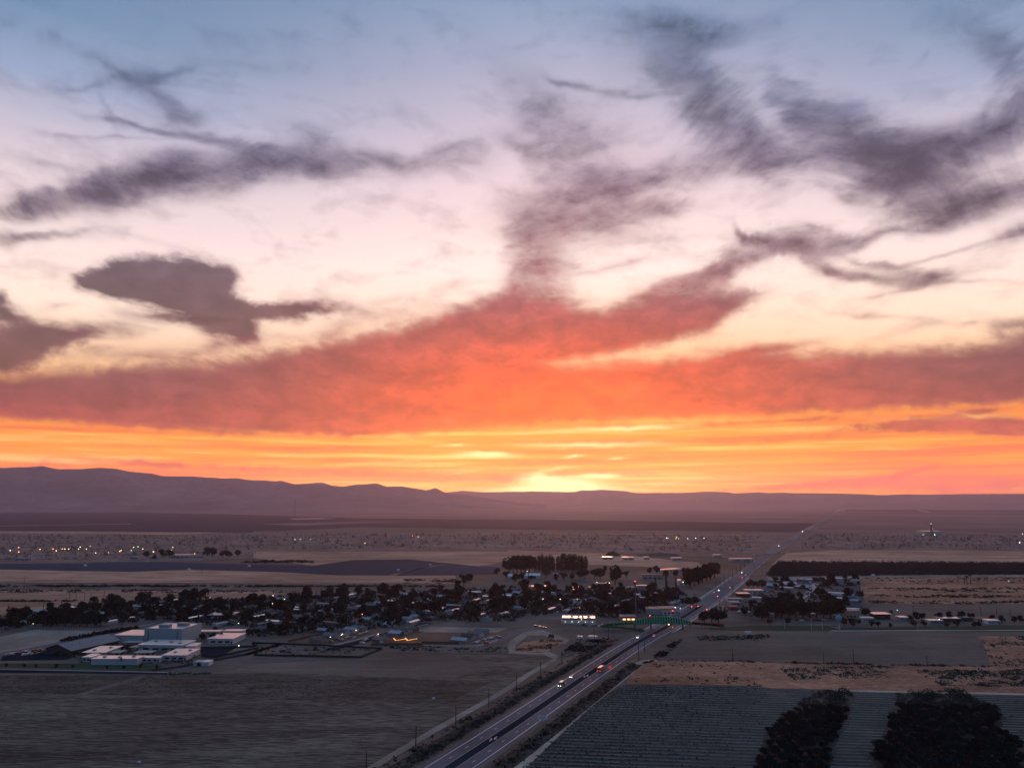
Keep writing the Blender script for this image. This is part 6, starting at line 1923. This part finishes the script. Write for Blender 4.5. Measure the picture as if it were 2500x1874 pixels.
# ------------------------------------------------------------------ roadside growth and scrub
def along(pts, off0, off1, n, rnd=rs):
    ln_ = resample(pts, 4)
    L0, L1 = offset_line(ln_, off0), offset_line(ln_, off1)
    out = []
    for _ in range(n):
        k = rnd.randrange(len(ln_))
        q = L0[k].lerp(L1[k], rnd.random())
        out.append((q.x + rnd.uniform(-2, 2), q.y + rnd.uniform(-2, 2), rnd.uniform(.5, 1.4)))
    return out
seg = [p for p in HWY if 230 < p.y < 640]
b = MB()
ribbon(b, seg, -26, -16.6, .168, 'verge')
tag(b.build('verge'), 'dark weedy bank left of the highway', kind='structure')
b = MB()
ribbon(b, [p for p in HWY if 230 < p.y < 600], 16.6, 27, .168, 'verge')
tag(b.build('verge'), 'dark weedy bank right of the highway', kind='structure')
tufts('roadside_shrubs', along(seg, -17, -22.5, 1500), .8, 'dark_scrub', .8, 8, 'dense dark shrubs on the bank left of the highway', 'shrubs', rnd=rs)
tufts('roadside_shrubs', along(seg, -25.5, -29.5, 170), 1.1, 'dark_scrub', .8, 9, 'scattered bushes between the narrow path and the field track', 'shrubs', rnd=rs)
tufts('roadside_shrubs', along([p for p in HWY if 230 < p.y < 600], 17.5, 25, 900), .9, 'dark_scrub', .7, 8, 'dark weeds on the bank right of the highway', 'weeds', rnd=rs)
def scrub(k_pts, n, size, mat, label, leaves=8, bands=0):
    poly = [S(*q) for q in k_pts]
    pts = []
    for p_ in scatter(poly, n * 3, rs):
        v = mnoise.noise(Vector((p_[0] / 60 + 5, p_[1] / 22, 7))) + .5 * mnoise.noise(Vector((p_[0] / 17, p_[1] / 8, 2)))
        if v > -.02 or rs.random() < .1:
            pts.append((p_[0], p_[1], rs.uniform(.5, 1.4)))
        if len(pts) >= n:
            break
    return tufts('scrub', pts, size, mat, .7, leaves, label, 'scrub', rnd=rs)
scrub([(8, 150, 545), (8, 1100, 520), (8, 1100, 640), (8, 250, 640)], 420, 1.1, 'scrub', 'grey green scrub patches on the middle of the grass band')
scrub([(8, 1300, 560), (8, 2600, 545), (8, 2600, 700), (8, 1500, 690)], 900, 1.2, 'scrub', 'dense grey green scrub at the right of the grass band')
scrub([(8, 1830, 270), (8, 2700, 285), (8, 2700, 530), (8, 1950, 525)], 620, 1.2, 'scrub', 'scrub patches right of the bare field')
scrub([(7, 1120, 480), (7, 2212, 488), (8, 0, 500), (8, 0, 690), (7, 1050, 660)], 120, 1.0, 'dark_scrub', 'few dark bushes on the left of the grass band')
scrub([(7, 1250, 466), (7, 2212, 482), (8, 0, 486), (8, 1930, 526), (8, 1930, 534), (8, 0, 496), (7, 1250, 478)], 260, 1.1, 'dark_scrub', 'line of dark bushes under the bare field')
scrub([(7, 1150, 500), (7, 1400, 320), (7, 1480, 290), (7, 1330, 440), (7, 1220, 490)], 300, 1.1, 'dark_scrub', 'dark bushes beside the bare field corner')
scrub([(7, 1580, 260), (7, 2212, 250), (7, 2212, 320), (7, 1600, 310)], 320, 1.1, 'dark_scrub', 'dark weeds below the park lawn')
scrub([(4, 880, 900), (4, 2900, 885), (4, 2900, 960), (4, 900, 950)], 420, 1.9, 'dark_scrub', 'dark bushes dotted over the right hand dry land')
scrub([(4, 900, 985), (4, 2900, 985), (4, 2900, 1030), (4, 900, 1015)], 700, 1.8, 'dark_scrub', 'upper dark scrub row on the right hand dry land')
scrub([(4, 900, 1045), (4, 2900, 1050), (4, 2900, 1075), (4, 900, 1062)], 420, 1.7, 'dark_scrub', 'middle dark scrub row on the right hand dry land')
scrub([(4, 900, 1095), (4, 2900, 1095), (4, 2900, 1125), (4, 900, 1118)], 520, 1.6, 'dark_scrub', 'lowest dark scrub row on the right hand dry land')
scrub([(6, 0, 345), (6, 1040, 385), (6, 890, 445), (6, 0, 425)], 260, 1.0, 'dark_scrub', 'dark bushes in the dirt basin')
scrub([(7, 70, 390), (7, 300, 300), (7, 470, 310), (7, 330, 405)], 220, 1.0, 'scrub', 'weeds on the island inside the looping track')
scrub([(7, 420, 440), (7, 560, 330), (7, 900, 270), (7, 980, 290), (7, 700, 380), (7, 520, 470)], 520, 1.1, 'dark_scrub', 'bushes between dirt lot and highway')
scrub([(6, 1100, 352), (6, 1900, 360), (6, 2150, 370), (6, 2150, 410), (6, 1200, 395)], 330, .9, 'dark_scrub', 'weeds below the new house rows')
scrub([(5, -200, 790), (5, 2212, 800), (6, 1500, 830), (6, 1100, 1200), (6, 700, 1450), (5, -200, 1450)], 420, .4, 'dark_scrub', 'tiny weeds strewn over the harrowed field', 4)
scrub([(5, -200, 610), (5, 2212, 615), (6, 900, 640), (6, 900, 800), (5, 2212, 780), (5, -200, 740)], 500, .55, 'dark_scrub', 'small weeds on the rough band of the harrowed field', 5)
scrub([(1, -400, 1170), (1, 2212, 1176), (2, 400, 1180), (2, 400, 1200), (1, 0, 1200), (1, -400, 1200)], 500, 1.8, 'dark_scrub', 'dark bush line at the back of the tan field')
scrub([(1, -400, 1135), (1, 2212, 1138), (2, 1600, 1140), (2, 1600, 1150), (1, 0, 1150), (1, -400, 1150)], 1300, 2.2, 'dark_scrub', 'long dark hedge line behind the town')
scrub([(1, -300, 1262), (1, 640, 1262), (1, 640, 1274), (1, -300, 1276)], 420, 1.6, 'dark_scrub', 'dark ditch line across the tan field left of the town')
scrub([(2, 1260, 1085), (2, 1700, 1080), (2, 1700, 1120), (2, 1260, 1120)], 260, 1.6, 'dark_scrub', 'small bushes on the pasture behind the town')
scrub([(2, -100, 925), (2, 500, 930), (2, 500, 950), (2, -100, 945)], 260, 3.0, 'dark_scrub', 'dark bushes by the slate blue field')
# dark earth mounds behind the town
for x0, x1, y, px, lab in ((820, 960, 716, 42, 'steep dark earth mound on the dry field'), (1110, 1480, 716, 20, 'long low dark earth bank right of the steep mound')):
    a, c = S(3, x0, y), S(3, x1, y)
    h_ = rise(3, x0, y, px)
    L_ = (c - a).length
    b = MB()
    N_ = 16
    vs = []
    for i in range(N_ + 1):
        for j in range(9):
            u, v = i / N_, j / 8
            z = h_ * (math.sin(math.pi * u) ** (1.0 if px > 30 else .35)) * math.sin(math.pi * v) * (1 + .25 * mnoise.noise(Vector((u * 6, v * 4, px))))
            vs.append((a.x + (c.x - a.x) * u, a.y + (c.y - a.y) * u + v * min(60, L_ * .6), max(-.2, z)))
    b.poly(vs, [(i * 9 + j, (i + 1) * 9 + j, (i + 1) * 9 + j + 1, i * 9 + j + 1) for i in range(N_) for j in range(8)], 'wall_dark')
    tag(b.build('earth_mound'), lab, 'mound')

# ------------------------------------------------------------------ oil field: pump jacks, tanks, poles, lamps
def pump_mesh():
    b = MB()
    b.box((0, 0, .4), (9, 2.6, .8), 'steel_dark')
    for s in (-1, 1):
        b.tube((-1.2, s * 1.0, .8), (0, 0, 6.2), .28, .2, 'steel_dark', 5)
        b.tube((1.6, s * 1.0, .8), (0, 0, 6.2), .28, .2, 'steel_dark', 5)
    b.tube((-4.2, 0, 5.6), (4.2, 0, 7.2), .42, .42, 'steel_dark', 6)
    b.box((4.6, 0, 6.5), (1.1, .8, 2.4), 'steel_dark')
    b.box((-3.6, 0, 2.6), (2.2, 1.6, 3.2), 'steel_dark')
    b.tube((4.9, 0, .4), (4.9, 0, 5.6), .12, .12, 'steel_dark', 4)
    return b.mesh('pump_jack')
def tank_mesh():
    b = MB()
    b.lathe((0, 0, 0), [(3.4, 0), (3.4, 5.2), (2.6, 5.8), (.4, 6.3)], 'wall_grey', 14)
    b.tube((3.5, 0, 0), (3.5, 0, 6), .15, .15, 'galvanised', 4)
    return b.mesh('storage_tank')
PUMP, TANK = pump_mesh(), tank_mesh()
OIL = [([S(*q) for q in [(1, 0, 715), (1, 2212, 720), (1, 2212, 880), (1, 0, 930)]], 'the left', 75), ([S(*q) for q in [(2, 0, 705), (2, 2212, 705), (2, 2212, 830), (2, 0, 835)]], 'the middle', 70), ([S(*q) for q in [(3, 0, 535), (3, 2150, 545), (3, 2000, 690), (3, 0, 650)]], 'the part behind the poplars', 75), ([S(*q) for q in [(4, 430, 530), (4, 2212, 545), (4, 2212, 660), (4, 300, 655)]], 'the part right of the highway', 60)]
for poly, nm, n_ in OIL:
    for p_ in scatter(poly, n_, rs):
        o = link('pump_jack', PUMP)
        o.location = (p_[0], p_[1], .3)
        o.rotation_euler = (0, 0, rs.uniform(0, 6.28))
        sc_ = rs.uniform(.8, 1.35)
        o.scale = (sc_, sc_, sc_)
        tag(o, 'tiny dark pump jack on ' + nm + ' of the oil field', 'pump jack', 'pump jacks on ' + nm + ' of the oil field')
    for p_ in scatter(poly, n_ // 4, rs):
        o = link('storage_tank', TANK)
        o.location = (p_[0], p_[1], .3)
        tag(o, 'small grey storage tank on ' + nm + ' of the oil field', 'tank', 'tanks on ' + nm + ' of the oil field')
    for p_ in scatter(poly, n_ // 2 + 20, rs):
        power_pole(p_, rs.choice([12, 14, 14]), rs.uniform(0, 3), 'thin distant pole on ' + nm + ' of the oil field', 'poles on ' + nm + ' of the oil field')
    tufts('scrub', [(*p_, rs.uniform(.5, 1.6)) for p_ in scatter(poly, 950, rs)], 2.3, 'dark_scrub', 1.4, 7, 'dark bushes over ' + nm + ' of the oil field', 'scrub', rnd=rs)
for n_, (k, x, y, mt, rr_) in enumerate([(1, 78, 872, 'lamp_warm', .9), (1, 150, 845, 'lamp_orange', 1.0), (1, 150, 885, 'lamp_orange', .9), (1, 330, 862, 'lamp_orange', 1.0), (1, 440, 858, 'lamp_orange', .9), (1, 467, 875, 'lamp_orange', 1.1), (1, 517, 858, 'lamp_warm', .7), (1, 540, 858, 'lamp_warm', .9), (1, 573, 858, 'lamp_warm', .9), (1, 670, 840, 'lamp_warm', 1.0), (1, 657, 858, 'lamp_cool', .7), (1, 722, 858, 'lamp_warm', .8), (1, 755, 834, 'lamp_warm', .7), (1, 800, 895, 'lamp_warm', .8), (1, 908, 890, 'lamp_warm', .6), (1, 1003, 880, 'lamp_warm', .8), (1, 1014, 872, 'lamp_warm', .9), (1, 1100, 872, 'lamp_green', .7), (1, 1121, 842, 'lamp_warm', .9), (1, 1158, 838, 'lamp_green', .8), (1, 1198, 858, 'lamp_warm', .9), (1, 1288, 884, 'lamp_warm', 1.1), (1, 1440, 870, 'lamp_warm', .9), (1, 1452, 844, 'lamp_cool', .7), (1, 1636, 900, 'lamp_warm', .7), (1, 1720, 874, 'lamp_warm', .9), (1, 1876, 886, 'lamp_warm', .7)]):
    lamp(S(k, x, y), 9, mt, rr_ * .9, 'lit yard lamp at the oil camp in the left distance', 'lit lamps of the oil camp', 'yard_lamp')
for n_, (k, x, y, mt, rr_) in enumerate([(2, 342, 772, 'lamp_green', .9), (2, 387, 770, 'lamp_green', .9), (2, 473, 769, 'lamp_green', 1.0), (2, 932, 805, 'lamp_warm', 1.0), (2, 1335, 739, 'lamp_warm', 1.1), (2, 1382, 747, 'lamp_warm', .9), (3, 1338, 586, 'lamp_white', 1.0), (3, 1348, 587, 'lamp_white', .7), (3, 1421, 580, 'lamp_warm', 1.0), (3, 1415, 592, 'lamp_warm', .8), (3, 1440, 590, 'lamp_warm', .8), (3, 1515, 590, 'lamp_white', .9), (3, 1582, 587, 'lamp_white', 1.0), (3, 1653, 588, 'lamp_white', .9), (4, 1360, 556, 'lamp_green', 1.0), (4, 1458, 556, 'lamp_green', 1.4), (4, 1438, 500, 'lamp_white', .9), (4, 2175, 626, 'lamp_cool', 1.2), (4, 2200, 548, 'lamp_cool', 1.0)]):
    lamp(S(k, x, y), 9, mt, rr_ * .9, 'lit lamp among the wells of the oil field', 'lit lamps of the oil field', 'yard_lamp')
for n_, (x, y, mt, rr_) in enumerate([(465, 512, 'lamp_cool', 2.2), (567, 516, 'lamp_white', 2.4), (768, 522, 'lamp_cool', 1.8)] + [(50 + i * 20, 516, 'lamp_cool', 1.4) for i in range(5)] + [(200 + i * 14, 516, 'lamp_cool', 1.5) for i in range(4)]):
    lamp(S(1, x, y), 14, mt, rr_ * .9, 'lit lamp of the far works below the hills at the left', 'lit lamps of the far works', 'yard_lamp')
# town lamps
for n_, (k, x, y, mt, rr_, h_, lab) in enumerate([(3, 288, 1125, 'lamp_white', .6, 7, 'bright street lamp left of the shops'), (3, 434, 1128, 'lamp_white', .6, 7, 'bright street lamp right of the other before the shops'), (3, 578, 1128, 'lamp_warm', .45, 7, 'street lamp by the dark tree behind the white shop'), (3, 597, 1180, 'lamp_orange', .4, 4, 'small orange lamp above the white shop'), (3, 746, 964, 'lamp_white', .6, 5, 'white lamp in the storage yard'), (3, 157, 872, 'lamp_cool', .6, 6, 'white lamp at the barns'), (2, 150, 1268, 'lamp_white', .6, 7, 'upper street lamp left in the town'), (2, 247, 1302, 'lamp_warm', .6, 7, 'right of the three street lamps left in the town'), (2, 145, 1340, 'lamp_warm', .55, 7, 'lower street lamp left in the town'), (6, 903, 125, 'lamp_orange', .5, 5, 'orange lamp above the left house row'), (2, 2038, 1370, 'lamp_warm', .4, 5, 'small warm lamp in the right of the town'), (5, 1998, 215, 'lamp_green', .55, 6, 'yellow green lamp right of the gymnasium'), (5, 2000, 392, 'lamp_white', .5, 4, 'white lamp on the play court'), (5, 265, 200, 'lamp_green', .4, 4, 'pale lamp at the left end of the picket fence'), (5, 465, 390, 'lamp_warm', .4, 4, 'warm lamp on the big gabled hall'), (4, 1490, 1282, 'lamp_cool', .5, 4, 'white lamp on the low building behind the lawn strip'), (4, 1137, 1210, 'lamp_cool', .45, 5, 'white lamp right of the white roofed shed'), (4, 2080, 948, 'lamp_cool', .5, 4, 'cool lamp on the far right dry land'), (3, 1735, 1045, 'lamp_cool', .3, 4, 'small lamp by the highway shops'), (1, 1762, 1272, 'lamp_green', .35, 5, 'small greenish lamp left in the town'), (3, 445, 1282, 'lamp_warm', .35, 3, 'lamp at the left corner of the white shop')]):
    lamp(S(k, x, y), h_, mt, rr_ * .6, lab, 'town lamps')
q = S(2, 1680, 1262)
lamp(q, 5, 'lamp_red', .7, 'red lit lamp in the middle of the town', None)
# radio mast far out and drilling rig
for k, x, y, px, nm, lab in ((2, 343, 540, 135, 'radio_mast', 'thin radio mast far out on the plain'), (4, 1438, 545, 100, 'drilling_rig', 'slim drilling rig with lamps beyond the oil field')):
    q = S(k, x, y)
    h_ = rise(k, x, y, px)
    r = empty(nm, (q.x, q.y, 0))
    b = MB()
    wv = 3.2 if nm == 'radio_mast' else 4.0
    for s in ((-1, -1), (1, -1), (1, 1), (-1, 1)):
        b.tube((s[0] * wv, s[1] * wv, 0), (s[0] * wv * .4, s[1] * wv * .4, h_), 1.0, .7, 'steel_dark', 4)
    for z in np.linspace(.1, .95, 9):
        w_ = wv * (1 - .6 * z)
        b.box((0, 0, h_ * z), (2 * w_, 2 * w_, .6), 'steel_dark')
    b.build('lattice', r)
    b = MB()
    b.ball((0, 0, h_ + 1), 1.0, 'lamp_warm', 6, 4)
    b.build('beacon', r)
    tag(r, lab, 'mast')
p, rz, wd = front(4, 1380, 535, 1525, 535)
flat_building('plant_building', p, rz, wd, 60, 14, 'wall_pale', 'roof_white', 'pale long plant building beside the drilling rig', 'building', windows=4)
p, rz, wd = front(1, 1440, 905, 1600, 905)
flat_building('camp_building', p, rz, wd, 20, 7, 'wall_grey', 'roof_white', 'low bluish camp building between the oil camp trees', 'building', windows=4)
for x0, x1, y, lab in ((1090, 1160, 915, 'low camp shed left of the dark camp trees'), (1260, 1330, 912, 'camp shed under the dark camp trees'), (110, 260, 925, 'long low camp building at the far left'), (1620, 1720, 905, 'camp shed right of the low bluish building')):
    p, rz, wd = front(1, x0, y, x1, y)
    flat_building('camp_shed', p, rz, wd, 14, 5, 'wall_grey', 'roof_grey', lab, 'shed', windows=3)
# small white pump houses on the slate blue field
for k, x, y, lab in ((1, 718, 975, 'small white hut on the left of the slate blue field'), (1, 1595, 1010, 'small dark topped hut at the near edge of the slate blue field'), (1, 2103, 980, 'small white hut in the middle of the slate blue field'), (2, 1217, 1015, 'small white hut left of the field track'), (2, 1487, 970, 'small white hut at the top of the field track'), (4, 940, 886, 'small white silo before the dark orchard block'), (5, 1175, 1340, 'tiny white box lying on the harrowed field'), (6, 1515, 802, 'tiny white patch box in the harrowed field')):
    q = S(k, x, y)
    r = empty('hut', (q.x, q.y, .1))
    s_ = {5: .5, 6: .6}.get(k, 2.2)
    b = MB()
    gable_walls(b, 2 * s_, 1.6 * s_, 1.2 * s_, .5 * s_, 'wall_white')
    b.build('wall', r)
    b = MB()
    gable(b, 2 * s_, 1.6 * s_, 1.2 * s_, .5 * s_, 'roof_white', .2, thick=.06)
    b.build('roof', r)
    tag(r, lab, 'hut')

# ------------------------------------------------------------------ labels that single each thing out
LM = [('the cell tower', S(3, 1082, 1232)), ('the footbridge', BR0), ('the gymnasium', S(5, 1370, 330)), ('the rust banded shop', S(3, 600, 1288)), ('the yellow fascia shop', S(3, 1380, 1210)), ('the storage containers', S(5, 1695, 524)), ('the string lights', S(6, 1270, 312)), ('the red lit lamp', S(2, 1680, 1262)), ('the three town lamps', S(2, 180, 1300)), ('the picket fence', S(5, 600, 212)), ('the blue water tower', S(4, 655, 1322)), ('the tan building', S(4, 770, 1240)), ('the pale wide street', S(4, 400, 1040)), ('the poplar rows', S(3, 440, 838)), ('the pink building', S(3, 1220, 912)), ('the petrol canopy', S(3, 1995, 1062)), ('the lone tree trio', S(2, 1770, 1140)), ('the dark earth mound', S(3, 890, 716)), ('the drilling rig', S(4, 1438, 545)), ('the white lawn trailer', S(4, 1960, 1290)), ('the oil camp building', S(1, 1520, 905)), ('the far works lamps', S(1, 500, 514)), ('the bright shop lamps', S(3, 360, 1126)), ('the plant shed', S(3, 1975, 760)), ('the broad black tree', S(4, 875, 1232)), ('the dark walled library', S(5, 1850, 128))]
shared = {}
for o in COL.objects:
    if o.parent is None and o.get('label') and o.get('group'):
        shared.setdefault(o['label'], []).append(o)
by = {}
for lab, obs in shared.items():
    if len(obs) < 2:
        continue
    for o in obs:
        k = min(range(len(LM)), key=lambda i: (LM[i][1] - o.location).length)
        if 'roofing' in o:
            what = o['walling'] + ' ' + ('mobile home' if o['category'] == 'mobile home' else 'house') + ' with ' + o['roofing'] + ' roof'
        elif 'paint' in o:
            what = o['paint'] + ' ' + {'car': 'parked car', 'pickup': 'parked pickup', 'van': 'parked van'}[o['category']]
        elif o['category'] == 'tree':
            what = {'tall': 'tall ', 'small': 'small ', 'middling': ''}[o.get('size', 'middling')] + 'dark ' + {'poplar': 'poplar', 'conifer': 'conifer', 'palm_tree': 'palm', 'round_tree': 'round tree', 'yard_tree': 'yard tree', 'young_tree': 'young tree'}.get(o.name.split('.')[0], 'leafy tree')
        else:
            what = lab
            for cut in (' on ', ' of ', ' in ', ' at ', ' among ', ' along ', ' before ', ' left ', ' right ', ' standing '):
                what = what.split(cut)[0]
        by.setdefault((k, what), []).append(o)
for (k, what), lst in by.items():
    lst.sort(key=lambda o: (LM[k][1] - o.location).length)
    for n_, o in enumerate(lst):
        o['label'] = what + ', ' + ordinal(n_) + ' in distance from ' + LM[k][0]
for o in COL.objects:
    for k in ('roofing', 'walling', 'paint', 'size'):
        if k in o:
            del o[k]
